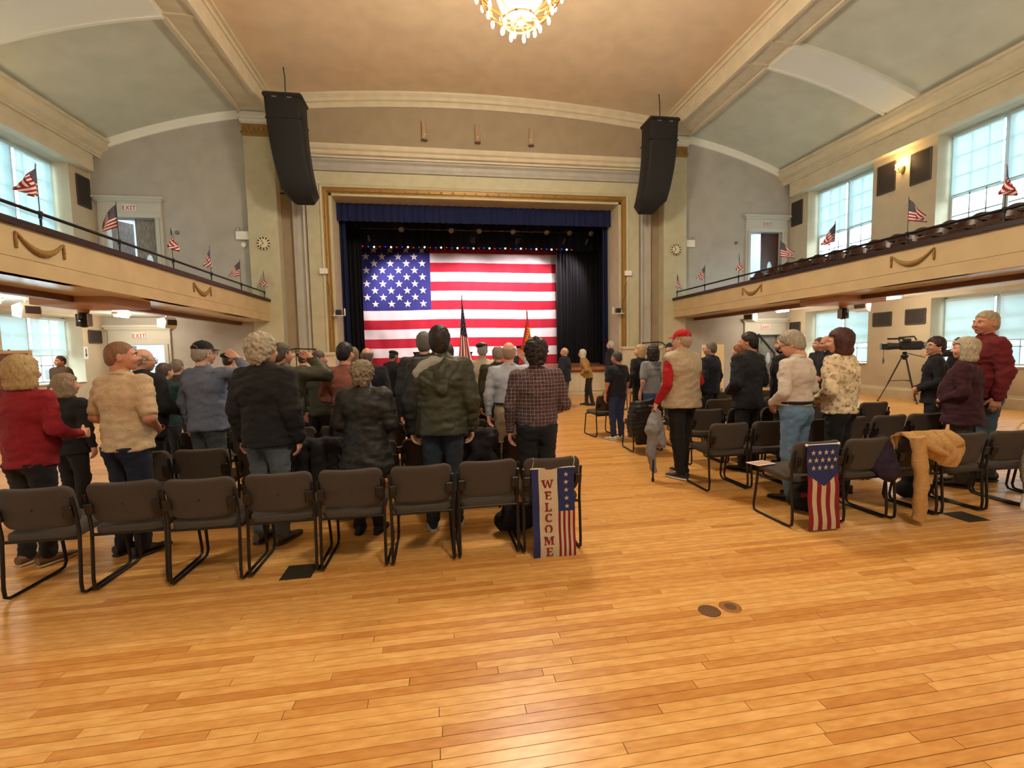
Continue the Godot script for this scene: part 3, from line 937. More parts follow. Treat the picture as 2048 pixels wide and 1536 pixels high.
			# exit signs
			var sign_p := H(s * 10.75, y1 + 0.27, -15.925)
			var ex := thing("exit_sign", "white EXIT sign with red letters over the " + where, "sign", sign_p)
			part("plate", MB.new().obox(Transform3D(), V(0.36, 0.18, 0.02), 0.006), mat("sign_white" if s < 0 else "sign_grey", rgb(226, 222, 216) if s < 0 else rgb(196, 198, 192), 0.4), ex)
			if s > 0 and lv == 0:
				part("letters", text("EXIT", 0.10, 0.006), mat("sign_red_lit", rgb(230, 40, 50), 0.4, {"emit": rgb(255, 50, 70), "energy": 1.2}), ex).position = V(0, -0.01, 0.01)
			else:
				part("letters", text("EXIT", 0.13, 0.006), mat("sign_red", rgb(176, 74, 78) if s < 0 else rgb(150, 150, 146), 0.5), ex).position = V(0, -0.01, 0.01)
	# stair string and balustrade seen through the lower doorway under the bare balcony
	var st := thing("staircase", "dark stair string and barred balustrade seen through the open doorway", "stairs", H(-10.6, 0, -18.2))
	part("string_board", MB.new().obox(Transform3D(Basis(Vector3.BACK, 0.9), V(-0.25, 1.75, 0)), V(2.0, 0.12, 0.05)), M.black_paint, st)
	var bal := MB.new()
	for k in 9: bal.tube([V(0.15 + 0.08 * k, 0.0, 0.1), V(0.15 + 0.08 * k, 1.25, 0.1)], 0.008, 5)
	part("baluster", bal, M.white_plastic, st)
	part("dark_panel", MB.new().box(V(0.1, 0.0, -0.1), V(0.85, 1.75, 0.0)), mat("navy_panel", rgb(30, 36, 58), 0.6), st)
	for k in 4: part("tread", MB.new().box(V(0.1, 1.1 + 0.16 * k, 0.0), V(0.85, 1.14 + 0.16 * k, 0.06)), mat("tread_grey", rgb(150, 156, 168), 0.5), st)
	var hr := thing("stair_rail", "slanting black handrail across the grey doors under the seated balcony", "rail", H(10.3, 0, -15.75))
	part("bar", MB.new().obox(Transform3D(Basis(Vector3.BACK, -0.82), V(0.35, 1.7, 0)), V(1.0, 0.07, 0.05), 0.01), M.black_metal, hr)
	part("post", MB.new().box(V(-0.02, 0.0, -0.02), V(0.02, 2.05, 0.02)), M.black_metal, hr)
	part("post", MB.new().box(V(0.68, 0.0, -0.02), V(0.72, 1.35, 0.02)), M.black_metal, hr)

func text(s: String, size: float, depth: float, font_name := "Droid Sans", bold := true) -> ArrayMesh:
	var f := SystemFont.new()
	f.font_names = PackedStringArray([font_name])
	if bold: f.font_weight = 700
	var t := TextMesh.new()
	t.text = s
	t.font = f
	t.font_size = 48
	t.pixel_size = size / 36.0
	t.depth = depth
	t.curve_step = 2.0
	var a := ArrayMesh.new()
	if t.get_surface_count() == 0: return a
	a.add_surface_from_arrays(Mesh.PRIMITIVE_TRIANGLES, t.get_mesh_arrays())
	return a
func floor_planks() -> void:
	var fl := frame_of("floor", "honey maple strip floor", "floor")
	var fine := noise_tex("maple", Color(0.88, 0.80, 0.69), Color(1, 1, 1), 0.012, 5, 512)
	var vs := []
	var tones := [rgb(238, 188, 116), rgb(232, 180, 108), rgb(243, 196, 126), rgb(222, 166, 94), rgb(236, 186, 114), rgb(228, 176, 104), rgb(241, 192, 120), rgb(214, 156, 86)]
	for k in tones.size():
		vs.append(mat("maple%d" % k, tones[k], 0.30, {"spec": 0.4, "tex": fine, "scale": Vector3(0.9, 1, 3.2), "world": true, "offset": V(0.13 * k, 0, 0.37 * k)}))
	var rest_m := mat("maple_far", rgb(238, 188, 116), 0.30, {"spec": 0.4, "tex": fine, "scale": Vector3(0.9, 1, 3.2), "world": true, "vc": true})
	var unit := MB.new().obox(Transform3D(), V(1, 0.016, 0.0519), 0.0).mesh()
	var far := MB.new()
	far.tinted = true
	var pitch := 0.0552
	var z := BACK_Z
	var count := 0
	var r := RandomNumberGenerator.new()
	r.seed = 41
	while z > -16.0:
		z -= pitch
		var near := z < -1.38 and z > -3.95
		var xl := X0 - 11.75
		var x := xl
		var x1 := X0 + 11.75
		while x < x1 - 0.05:
			var len := r.randf_range(0.35, 1.0) if r.randf() < 0.3 else r.randf_range(0.9, 2.4)
			len = minf(len, x1 - x)
			if x1 - x - len < 0.2: len = x1 - x
			var tone := r.randi() % 8
			var lim_l := z * 0.93 - 0.2
			var lim_r := -z * 1.42 + 0.3
			if near and x + len > lim_l and x < lim_r and count < 300:
				var o := part("plank", unit, vs[tone], fl)
				o.position = V(x + len / 2, -0.008 + r.randf_range(-0.0004, 0.0004), z)
				o.scale = V(len - 0.0030, 1, 1)
				count += 1
			else:
				var cc: Color = tones[tone].srgb_to_linear()
				var bb: Color = rgb(238, 188, 116).srgb_to_linear()
				far.col = Color(cc.r / bb.r, cc.g / bb.g, cc.b / bb.b)
				var a := V(x + 0.0015, 0, z + 0.02595)
				var e := V(x + len - 0.0015, 0, z - 0.02595)
				far.quad(V(a.x, 0, a.z), V(e.x, 0, a.z), V(e.x, 0, e.z), V(a.x, 0, e.z))
				far.quad(V(a.x, -0.012, a.z), V(e.x, -0.012, a.z), V(e.x, 0, a.z), V(a.x, 0, a.z))
				far.quad(V(e.x, -0.012, a.z), V(e.x, -0.012, e.z), V(e.x, 0, e.z), V(e.x, 0, a.z))
			x += len
	var o := part("planks", far, rest_m, fl)
	o.set_meta("kind", "stuff")
	# plates let into the floor
	var pl := one("floor_plate", "square dark metal plate let into the floor behind the chairs", "plate", MB.new().obox(Transform3D(Basis(), V(-1.075, 0.0015, -3.56)), V(0.22, 0.004, 0.23), 0.001), mat("plate_iron", rgb(74, 66, 54), 0.5, {"metal": 0.5}))
	one("floor_plate", "square dark metal plate in the floor under the row with the umbrella", "plate", MB.new().obox(Transform3D(Basis(), V(4.78, 0.0015, -3.45)), V(0.24, 0.004, 0.24), 0.001), M.plate_iron)
	var a := thing("floor_socket", "round dark socket cover set in the open floor", "socket", V(1.60, 0, -2.50), 0.0, "floor socket covers")
	part("lid", MB.new().lathe([Vector2(0.066, -0.01), Vector2(0.066, 0.002), Vector2(0.060, 0.003), Vector2(0.058, 0.0015), Vector2(0.001, 0.0015)], 28), mat("socket_brown", rgb(112, 82, 54), 0.5, {"metal": 0.4}), a)
	a = thing("floor_socket", "round brass socket cover with a ringed centre in the open floor", "socket", V(1.75, 0, -2.515), 0.0, "floor socket covers")
	part("lid", MB.new().lathe([Vector2(0.066, -0.01), Vector2(0.066, 0.002), Vector2(0.062, 0.003), Vector2(0.001, 0.002)], 28), mat("socket_brass", rgb(176, 122, 66), 0.4, {"metal": 0.5}), a)
	part("ring", MB.new().lathe([Vector2(0.036, 0.001), Vector2(0.036, 0.004), Vector2(0.028, 0.004), Vector2(0.026, 0.0025), Vector2(0.001, 0.0025)], 24), M.socket_brown, a)
func fixtures() -> void:
	chandelier(H(0, 7.45, -8.6), true)
	chandelier(H(0, 7.45, 1.6), false)
	# grilles on the side walls
	var ms := {}
	for s: float in [-1.0, 1.0]:
		for g in [[-15.65, 6.53, 0.5, 0.86], [-12.18, 6.53, 0.54, 0.82], [-11.18, 6.49, 0.54, 0.84], [-15.62, 2.30, 0.5, 0.36], [-12.15, 2.35, 0.57, 0.40], [-11.16, 2.36, 0.54, 0.41], [-7.8, 6.5, 0.54, 0.84], [-6.8, 6.5, 0.54, 0.84], [-7.8, 2.35, 0.54, 0.4], [-6.8, 2.35, 0.54, 0.4]]:
			var zc: float = g[0]
			var o := thing("air_grille", "dark air grille " + ("above" if g[1] > 4 else "under") + (" the bare" if s < 0 else " the seated") + " balcony, " + ("beside its end doorway" if zc < -15 else ("window pier next the stage, " if zc < -10 else "pier behind, ") + ("stage side" if fmod(absf(zc), 4.39) > 3.3 or zc < -12 else "far side")), "grille", H(s * WALL, g[1], zc), 0.0, "wall air grilles")
			var b := MB.new()
			b.obox(Transform3D(Basis(), V(-s * 0.012, 0, 0)), V(0.02, g[3], g[2]))
			part("plate", b, mat("grille_back", rgb(44, 40, 38), 0.7), o)
			b = MB.new()
			for e: float in [-0.5, 0.5]:
				b.box(V(-s * 0.03, -g[3] / 2, g[2] * e - 0.018), V(-s * 0.004, g[3] / 2, g[2] * e + 0.018))
				b.box(V(-s * 0.03, g[3] * e - 0.018, -g[2] / 2), V(-s * 0.004, g[3] * e + 0.018, g[2] / 2))
			part("frame", b, M.grille, o)
			b = MB.new()
			var n := int(g[2] / 0.036)
			for k in n:      # slanting bars
				var zz: float = -g[2] / 2 + g[2] * (k + 0.5) / n
				b.box(V(-s * 0.027, -g[3] / 2, zz - 0.006), V(-s * 0.02, g[3] / 2, zz + 0.006))
			var nr := int(g[3] / 0.05)
			for k in nr:
				var yy: float = -g[3] / 2 + g[3] * (k + 0.5) / nr
				b.box(V(-s * 0.025, yy - 0.005, -g[2] / 2), V(-s * 0.019, yy + 0.005, g[2] / 2))
			part("bars", b, mat("grille_bars", rgb(66, 60, 56), 0.6, {"metal": 0.2}), o)
	# candle sconces between the upper windows
	for s: float in [-1.0, 1.0]:
		for zc: float in [-11.68, -7.3]:
			var o := thing("wall_sconce", "three-armed candle sconce above the " + ("bare" if s < 0 else "seated") + " balcony, " + ("on the pier next the stage" if zc < -10 else "on the next pier back"), "sconce", H(s * (WALL - 0.02), 6.6, zc), 0.0, "candle sconces")
			var b := MB.new().lathe([Vector2(0.005, -0.14), Vector2(0.03, -0.10), Vector2(0.05, -0.03), Vector2(0.075, 0.04), Vector2(0.04, 0.1), Vector2(0.005, 0.16)], 10)
			part("backplate", b, M.old_gold, o)
			for k in 3:
				var a := (k - 1) * 0.9
				var dv := V(-s * cos(a), 0, sin(a))
				part("arm", MB.new().tube([V(0, -0.03, 0), dv * 0.08 + V(0, -0.07, 0), dv * 0.15 + V(0, -0.02, 0), dv * 0.16 + V(0, 0.05, 0)], 0.011, 6), M.old_gold, o)
				part("candle", MB.new().lathe([Vector2(0.03, 0.04), Vector2(0.03, 0.055), Vector2(0.012, 0.06), Vector2(0.012, 0.13)], 8, Transform3D(Basis(), dv * 0.16)), M.white_plastic, o)
				part("flame_bulb", MB.new().ball(dv * 0.16 + V(0, 0.16, 0), V(0.018, 0.035, 0.018), 8), M.bulb, o)
			lamp_at("sconce_light", H(s * (WALL - 0.2), 6.8, zc), Color(1.0, 0.8, 0.5), 0.9, 0.05)
	# lamps, loudspeakers and cameras under the balconies
	for s: float in [-1.0, 1.0]:
		for zc: float in [-14.7, -10.75, -6.5, -2.2]:
			var u := 10.45
			var o := thing("strip_lamp", "lit strip lamp on the ceiling under the " + ("bare" if s < 0 else "seated") + " balcony" + (" by the end doorway" if zc < -12 else (" behind the soffit beam" if zc < -9 else (" third from the stage" if zc < -4 else " fourth from the stage"))), "lamp", H(s * u, 2.86, zc), 0.0, "strip lamps under the balconies")
			part("housing", MB.new().obox(Transform3D(Basis(), V(0, 0.03, 0)), V(0.16, 0.06, 0.6), 0.015), M.white_plastic, o)
			part("tube", MB.new().obox(Transform3D(Basis(), V(0, -0.03, 0)), V(0.10, 0.06, 0.54), 0.02), mat("tube_lamp", Color.WHITE, 0.4, {"emit": Color(1.0, 0.9, 0.72), "energy": 12.0}), o)
			lamp_at("strip_light", H(s * u, 2.74, zc), Color(1.0, 0.93, 0.82), 1.9, 0.2)
		for q in [[-10.3, 2.70, -11.45], [-9.5, 2.66, -15.1]]:
			var o := thing("wall_loudspeaker", "white wedge loudspeaker with dark grille hung under the " + ("bare" if s < 0 else "seated") + " balcony" + (" by the doorway" if q[2] < -12 else " behind the soffit beam"), "loudspeaker", H(-s * q[0], q[1], q[2]), s * 0.5, "wedge loudspeakers")
			part("cabinet", MB.new().prism([Vector2(-0.2, -0.12), Vector2(0.12, -0.17), Vector2(0.2, 0.02), Vector2(0.12, 0.15), Vector2(-0.2, 0.1)], Transform3D(Basis(), V(0, 0, -0.16)), 0.32), M.white_plastic, o)
			part("front_grille", MB.new().obox(Transform3D(Basis(), V(-s * 0.21, 0.0, 0)), V(0.02, 0.16, 0.26), 0.005), mat("speaker_grille", rgb(70, 58, 48), 0.7), o)
			part("bracket", MB.new().box(V(-0.02, 0.1, -0.03), V(0.02, 0.26, 0.03)), M.white_plastic, o)
		var p := thing("ceiling_camera", "dark pan-and-tilt camera hung from the soffit beam under the " + ("bare" if s < 0 else "seated") + " balcony", "camera", H(s * 8.35, 2.36, -10.1))
		part("mount", MB.new().lathe([Vector2(0.09, 0.16), Vector2(0.10, 0.2), Vector2(0.10, 0.24)], 14), mat("mount_tan", rgb(170, 132, 100), 0.5), p)
		part("head", MB.new().lathe([Vector2(0.03, -0.12), Vector2(0.075, -0.10), Vector2(0.095, -0.02), Vector2(0.095, 0.08), Vector2(0.085, 0.15), Vector2(0.06, 0.16)], 14), M.black_plastic, p)
		for e: float in [-0.1, 0.1]: part("yoke", MB.new().obox(Transform3D(Basis(), V(e, 0.02, 0)), V(0.03, 0.24, 0.12), 0.01), mat("cam_grey", rgb(150, 148, 144), 0.4), p)
		part("lens", MB.new().lathe([Vector2(0.045, 0.085), Vector2(0.045, 0.115), Vector2(0.02, 0.12)], 12, Transform3D(Basis(Vector3.RIGHT, PI / 2), Vector3.ZERO)), mat("lens_glass", rgb(20, 24, 36), 0.1), p)
	# hanging line-array loudspeakers in black covers
	for s: float in [-1.0, 1.0]:
		var o := thing("line_array", "tall black covered line-array loudspeaker hung on the " + ("canton side" if s < 0 else "fly side") + " of the stage opening", "loudspeaker", H(s * 5.74, 0, -14.6))
		var rings := []
		for k in 15:
			var f := k / 14.0
			var y := 8.86 - 2.62 * f
			var bend := pow(f, 2.6)
			var hw := 0.50 - 0.05 * f - (0.16 if k == 14 else 0.0)
			var hd := 0.36 - (0.1 if k == 14 else 0.0)
			var cx := -s * (0.06 * f + 0.20 * bend)
			var cz := -0.30 * bend
			var ring := PackedVector3Array()
			for q: Vector2 in [Vector2(-1, 0.75), Vector2(-0.8, 1), Vector2(0.8, 1), Vector2(1, 0.75), Vector2(1, -0.75), Vector2(0.8, -1), Vector2(-0.8, -1), Vector2(-1, -0.75)]:
				ring.push_back(V(cx + q.x * hw, y + 0.06 * q.y * bend, cz + q.y * hd))
			ring.reverse()
			rings.append(ring)
		rings.reverse()
		for r in rings: r.reverse()
		var b := MB.new()
		b.strip_ring(rings, false, true)
		part("cover", b, mat("cover_black", rgb(15, 15, 17), 0.75, {"rim": 0.15}), o)
		b = MB.new().obox(Transform3D(Basis(), V(0, 8.92, 0)), V(1.06, 0.14, 0.78), 0.05)
		part("top_frame", b, M.black_plastic, o)
		b = MB.new()
		for e: float in [-0.2, 0.2]: b.obox(Transform3D(Basis(), V(e, 8.84, 0.37)), V(0.14, 0.03, 0.04), 0.01)
		part("shackle", b, M.steel, o)
		part("seam", MB.new().obox(Transform3D(Basis(), V(-s * 0.02, 8.28, 0.0)), V(1.0, 0.025, 0.735), 0.01), M.black_plastic, o)
		part("cable", MB.new().tube([V(0.0, 8.95, 0), V(0.0, 9.6, -0.02), V(-0.03, 9.9, -0.02)], 0.014, 6), M.black_plastic, o)
	# three curved wall brackets above the cornice
	for k in 3:
		var u: float = [-1.92, -0.1, 1.79][k]
		var o := thing("wall_bracket", "curved plaster-coloured bracket lamp above the stage cornice, " + ["canton side", "middle one", "fly side"][k], "bracket", H(u, 8.98, -16.15), [0.5, 0.0, -0.5][k], "curved bracket lamps above the stage")
		var b := MB.new()
		b.sheet(func(a: float, w: float) -> Vector3: return V((a - 0.5) * 0.17, -0.3 + 0.6 * w, 0.10 + 0.08 * sin(PI * w) - 0.05 * pow((a - 0.5) * 2.0, 2.0)), 6, 8, 0.04)
		part("shell", b, mat("bracket_tan", rgb(168, 142, 112), 0.6), o)
		part("foot", MB.new().obox(Transform3D(Basis(), V(0.0, -0.31, 0.10)), V(0.2, 0.05, 0.16), 0.015), mat("bracket_dark", rgb(120, 92, 70), 0.6), o)
		part("screw", MB.new().ball(V(0, -0.15, 0.17), V(0.018, 0.018, 0.012), 6), M.white_plastic, o)
	for s: float in [-1.0, 1.0]:
		var w := "canton" if s < 0 else "fly"
		# clocks
		var o := thing("wall_clock", "round skeleton wall clock on the pier at the " + w + " side of the stage", "clock", H(s * 6.93, 5.14, -15.72))
		part("dial", MB.new().lathe([Vector2(0.19, 0.0), Vector2(0.19, 0.02), Vector2(0.001, 0.022)], 24, Transform3D(Basis(Vector3.RIGHT, PI / 2), V(0, 0, 0.0))), mat("dial", rgb(224, 212, 178), 0.5), o)
		var b := MB.new()
		for k in 12:
			var a := TAU * k / 12
			part("hour_mark", MB.new().obox(Transform3D(Basis(Vector3.BACK, -a), V(sin(a) * 0.165, cos(a) * 0.165, 0.026)), V(0.035, 0.06, 0.01)), M.black_metal, o)
		pass
		part("hand", MB.new().obox(Transform3D(Basis(Vector3.BACK, 0.6), V(-0.03, 0.045, 0.032)), V(0.018, 0.11, 0.005)), M.black_metal, o)
		part("hand", MB.new().obox(Transform3D(Basis(Vector3.BACK, 2.4), V(-0.045, -0.05, 0.034)), V(0.014, 0.15, 0.005)), M.black_metal, o)
		# emergency lamps
		o = thing("emergency_light", "white emergency light box with two heads, " + w + " side of the stage", "emergency light", H(s * 7.58, 5.42, -15.95))
		part("box", MB.new().obox(Transform3D(), V(0.44, 0.26, 0.1), 0.015), M.white_plastic, o)
		for e: float in [-0.13, 0.13]:
			part("lamp_head", MB.new().lathe([Vector2(0.03, -0.03), Vector2(0.055, 0.0), Vector2(0.05, 0.05), Vector2(0.02, 0.06)], 10, Transform3D(Basis(Vector3.RIGHT, 1.2), V(e, 0.17, 0.03))), M.chrome, o)
		if s < 0:
			o = one("dome_camera", "small white dome camera under the emergency light, canton side", "camera", MB.new().lathe([Vector2(0.001, 0.0), Vector2(0.09, 0.0), Vector2(0.09, 0.04), Vector2(0.055, 0.07), Vector2(0.05, 0.05), Vector2(0.001, 0.05)], 16, Transform3D(Basis(Vector3.RIGHT, PI / 2), H(-7.6, 5.14, -16.0))), M.white_plastic)
		one("alarm_bell", "small metal alarm strobe on the end wall beside the upper doorway, " + w + " side", "alarm", MB.new().lathe([Vector2(0.06, 0.0), Vector2(0.06, 0.05), Vector2(0.03, 0.09), Vector2(0.001, 0.1)], 12, Transform3D(Basis(Vector3.RIGHT, PI / 2), H(s * 9.5, 5.48, -16.0))), M.steel)
		# boxes and small projectors on the proscenium
		one("junction_box", "white junction box on the gilt frame at the " + w + " side of the stage", "box", MB.new().obox(Transform3D(Basis(), H(s * 5.24, 4.34, -16.0)), V(0.26, 0.18, 0.1), 0.012), M.white_plastic)
		o = thing("frame_projector", "small white bracket with a black camera on the stage frame, " + w + " side", "camera", H(s * 4.82, 3.0, -15.95))
		part("bracket", MB.new().box(V(-0.2, -0.12, -0.05), V(0.2, -0.10, 0.1)).box(V(s * 0.12, -0.12, -0.1), V(s * 0.16, 0.05, 0.0)).box(V(-s * 0.2, -0.12, -0.05), V(-s * 0.185, 0.12, 0.1)), M.white_plastic, o)
		part("camera_body", MB.new().obox(Transform3D(Basis(), V(0, 0.0, 0.02)), V(0.18, 0.16, 0.16), 0.02), M.black_plastic, o)
		part("cord", MB.new().tube([V(s * 0.15, 0.0, 0.0), V(s * 0.2, 0.3, 0.02), V(s * 0.28, 0.6, 0.02), V(s * 0.25, 0.85, 0.02), V(s * 0.34, 1.0, 0.02)], 0.012, 5), M.brown_wood, o)
		# small arrow signs on the window reveals
		o = thing("arrow_sign", "small white sign with a down arrow on the pier of the " + ("bare" if s < 0 else "seated") + " balcony side", "sign", H(s * (WALL - 0.005), 1.82, -15.26 + 0.05), -s * PI / 2)
		part("plate", MB.new().obox(Transform3D(), V(0.16, 0.36, 0.012), 0.004), M.white_plastic, o)
		part("arrow", MB.new().prism([Vector2(-0.02, 0.12), Vector2(0.02, 0.12), Vector2(0.02, -0.04), Vector2(0.05, -0.04), Vector2(0, -0.13), Vector2(-0.05, -0.04), Vector2(-0.02, -0.04)], Transform3D(Basis(), V(0, 0, 0.006)), 0.002), M.black_plastic, o)

func chandelier(p: Vector3, seen: bool) -> void:
	var o := thing("chandelier", "large basket chandelier with many lit bulbs under the vault " + ("before the stage" if seen else "over the open floor"), "chandelier", p)
	var m := mat("chandelier_metal", rgb(150, 110, 60), 0.4, {"metal": 0.6})
	var b := MB.new()
	for q in [[0.80, 0.75, 0.03], [0.56, 0.36, 0.022], [0.30, 0.10, 0.018]]:
		var pts := []
		for k in 32: pts.append(V(cos(TAU * k / 32) * q[0], q[1], sin(TAU * k / 32) * q[0]))
		b.tube(pts, q[2], 6, false, true)
	part("rings", b, m, o)
	for k in 10:
		var a := TAU * k / 10
		var pts := []
		for j in 9:
			var f := j / 8.0
			pts.append(V(cos(a) * 0.80 * sin(f * PI / 2), 0.12 + 0.68 * (1.0 - cos(f * PI / 2)), sin(a) * 0.80 * sin(f * PI / 2)))
		part("rib", MB.new().tube(pts, 0.016, 6), m, o)
	part("bowl", MB.new().lathe([Vector2(0.02, 0.20), Vector2(0.2, 0.23), Vector2(0.36, 0.34), Vector2(0.42, 0.5), Vector2(0.40, 0.62)], 20), mat("bowl_lamp", rgb(255, 240, 200), 0.5, {"emit": rgb(255, 226, 150), "energy": 1.6}), o)
	part("finial", MB.new().lathe([Vector2(0.005, 0.02), Vector2(0.05, 0.05), Vector2(0.07, 0.10), Vector2(0.04, 0.15), Vector2(0.02, 0.2)], 12), mat("finial", rgb(150, 92, 70), 0.5), o)
	part("stem", MB.new().tube([V(0, 0.6, 0), V(0, 2.72, 0)], 0.03, 8), m, o)
	var bulb := MB.new().ball(Vector3.ZERO, V(0.035, 0.075, 0.035), 8).mesh()
	var cup := MB.new().lathe([Vector2(0.012, -0.02), Vector2(0.03, 0.0), Vector2(0.03, 0.03)], 8).mesh()
	for q in [[0.82, 0.64, 22], [0.58, 0.25, 14], [0.32, 0.0, 8]]:
		for k in q[2]:
			var a: float = TAU * (k + 0.5) / q[2]
			part("bulb", bulb, M.bulb, o).position = V(cos(a) * q[0], q[1], sin(a) * q[0])
			part("socket", cup, m, o).position = V(cos(a) * q[0], q[1] + 0.07, sin(a) * q[0])
	lamp_at("chandelier_light", p + V(0, -0.35, 0), Color(1.0, 0.94, 0.85), 28.0 if seen else 23.0, 0.45)
	lamp_at("chandelier_uplight", p + V(0, 1.35, 0), Color(1.0, 0.89, 0.73), 2.8, 0.3)
func pad(x: Transform3D, w: float, h: float, t: float, r: float, bend := 0.0) -> MB:   # an upholstered pad in x's xy plane, thickness along z
	var rings := []
	for q in [[-1.0, 0.0, 0.03], [-1.0, 0.0, 0.3], [-1.0, 0.0, 0.6], [-1.0, 0.0, 0.85], [0.016, 0.0, 1.0], [0.004, 0.006, 1.0], [0.0, 0.016, 1.0], [0.0, t - 0.016, 1.0], [0.004, t - 0.006, 1.0], [0.016, t, 1.0], [-1.0, t, 0.85], [-1.0, t, 0.6], [-1.0, t, 0.3], [-1.0, t, 0.03]]:
		var ring := PackedVector3Array()
		var rr: float = r - maxf(q[0], 0.016 if q[0] < 0.0 else 0.0)
		for c in 4:
			var corner := []
			for d in 2:
				var cc := (c + d) % 4
				corner.append(Vector2((w / 2 - r) * (1 if cc == 0 or cc == 3 else -1), (h / 2 - r) * (1 if cc < 2 else -1)))
			for k in 5:
				var a := PI / 2 * c + PI / 2 * k / 4.0
				var pq: Vector2 = (corner[0] + Vector2(cos(a), sin(a)) * rr) * q[2]
				ring.push_back(x * V(pq.x, pq.y, q[1] + bend * pow(pq.x / (w / 2), 2.0)))
			for k in 4:
				var a := PI / 2 * (c + 1)
				var pq: Vector2 = (corner[0].lerp(corner[1], (k + 1) / 5.0) + Vector2(cos(a), sin(a)) * rr) * q[2]
				ring.push_back(x * V(pq.x, pq.y, q[1] + bend * pow(pq.x / (w / 2), 2.0)))
		rings.append(ring)
	var m := MB.new()
	m.strip_ring(rings, false, false)
	return m

var chair0: Node3D
func make_chair() -> Node3D:
	var o := thing("stacking_chair", "", "chair")
	var lean := Transform3D(Basis(Vector3.RIGHT, 0.24), V(0, 0.635, 0.225))
	part("backrest", pad(lean, 0.455, 0.30, 0.05, 0.062, -0.035), M.chair_cloth, o)
	var flat := Transform3D(Basis(Vector3.RIGHT, -PI / 2 + 0.05), V(0, 0.415, 0.0))
	part("seat", pad(flat, 0.455, 0.46, 0.055, 0.07), M.chair_cloth, o)
	for s: float in [-1.0, 1.0]:
		var x := s * 0.232
		var b := MB.new()
		b.tube([V(x, 0.70, 0.265), V(x, 0.56, 0.235), V(x, 0.44, 0.222), V(x, 0.10, 0.245), V(x, 0.035, 0.240), V(x, 0.014, 0.205), V(x, 0.012, 0.10), V(x, 0.012, -0.20), V(x * 0.99, 0.02, -0.245), V(x * 0.97, 0.06, -0.262), V(x * 0.95, 0.25, -0.235), V(x * 0.94, 0.41, -0.215)], 0.0115, 8)
		part("side_frame", b, M.chair_frame, o)
		b = MB.new().obox(Transform3D(Basis(Vector3.RIGHT, 0.24), V(s * 0.208, 0.60, 0.268)), V(0.055, 0.085, 0.022), 0.006)
		part("bracket", b, M.black_plastic, o)
	part("crossbar", MB.new().tube([V(-0.232, 0.405, 0.222), V(0.232, 0.405, 0.222)], 0.0115, 8), M.chair_frame, o)
	part("crossbar", MB.new().tube([V(-0.218, 0.405, -0.2), V(0.218, 0.405, -0.2)], 0.0115, 8), M.chair_frame, o)
	return o

const NTH := ["first", "second", "third", "fourth", "fifth", "sixth", "seventh", "eighth", "ninth", "tenth"]
func seating() -> void:
	chair0 = make_chair()
	var first := true
	var rows := ["rear row", "second row", "third row", "fourth row", "fifth row", "sixth row"]
	# block beside the WELCOME banner: seats counted from the aisle; rows face the stage
	var n_left := [8, 8, 8, 8, 8, 7]
	var r := RandomNumberGenerator.new()
	r.seed = 5
	for blk in 2:
		for row in (6 if blk == 0 else 5):
			var n: int = n_left[row] if blk == 0 else [7, 6, 6, 6, 5][row]
			for k in n:
				var x: float = (0.86 - 0.507 * k) if blk == 0 else (3.27 + 0.518 * k + [0.0, -0.1, 0.35, 0.7, 1.4][row])
				var z := -3.755 - 1.1 * row + r.randf_range(-0.025, 0.025)
				if blk == 0 and k == 0 and row == 0: z = -3.74
				var turn := r.randf_range(-0.05, 0.05)
				if blk == 0 and row == 0: turn *= 0.5
				var block := "the WELCOME banner's block" if blk == 0 else "the shield banner's block"
				var label := "grey chair, %s from the aisle, %s, %s" % [NTH[k], rows[row], block]
				if row == 0 and k == 0: label = "grey padded chair with the " + ("WELCOME banner" if blk == 0 else "shield-shaped stars and stripes banner") + " hung on its back"
				var grp := "chairs of " + block
				if first:
					chair0.position = V(x, 0, z)
					chair0.rotation.y = turn
					chair0.set_meta("label", label)
					chair0.set_meta("group", grp)
					first = false
				else: dup(chair0, V(x, 0, z), turn, label, grp)
	dup(chair0, V(3.02, 0, -8.25), 0.15, "grey padded chair at the aisle beside the man in the navy tee shirt", "chairs of the shield banner's block")
	dup(chair0, V(3.2, 0, -6.9), -0.05, "grey padded chair with the black quilted jacket over its back", "chairs of the shield banner's block")
	dup(chair0, V(4.6, 0, -11.6), 0.3, "grey padded chair behind the woman in the tan jacket", "chairs near the stage")
	dup(chair0, V(5.3, 0, -11.4), 0.1, "second grey padded chair near the woman in the tan jacket", "chairs near the stage")
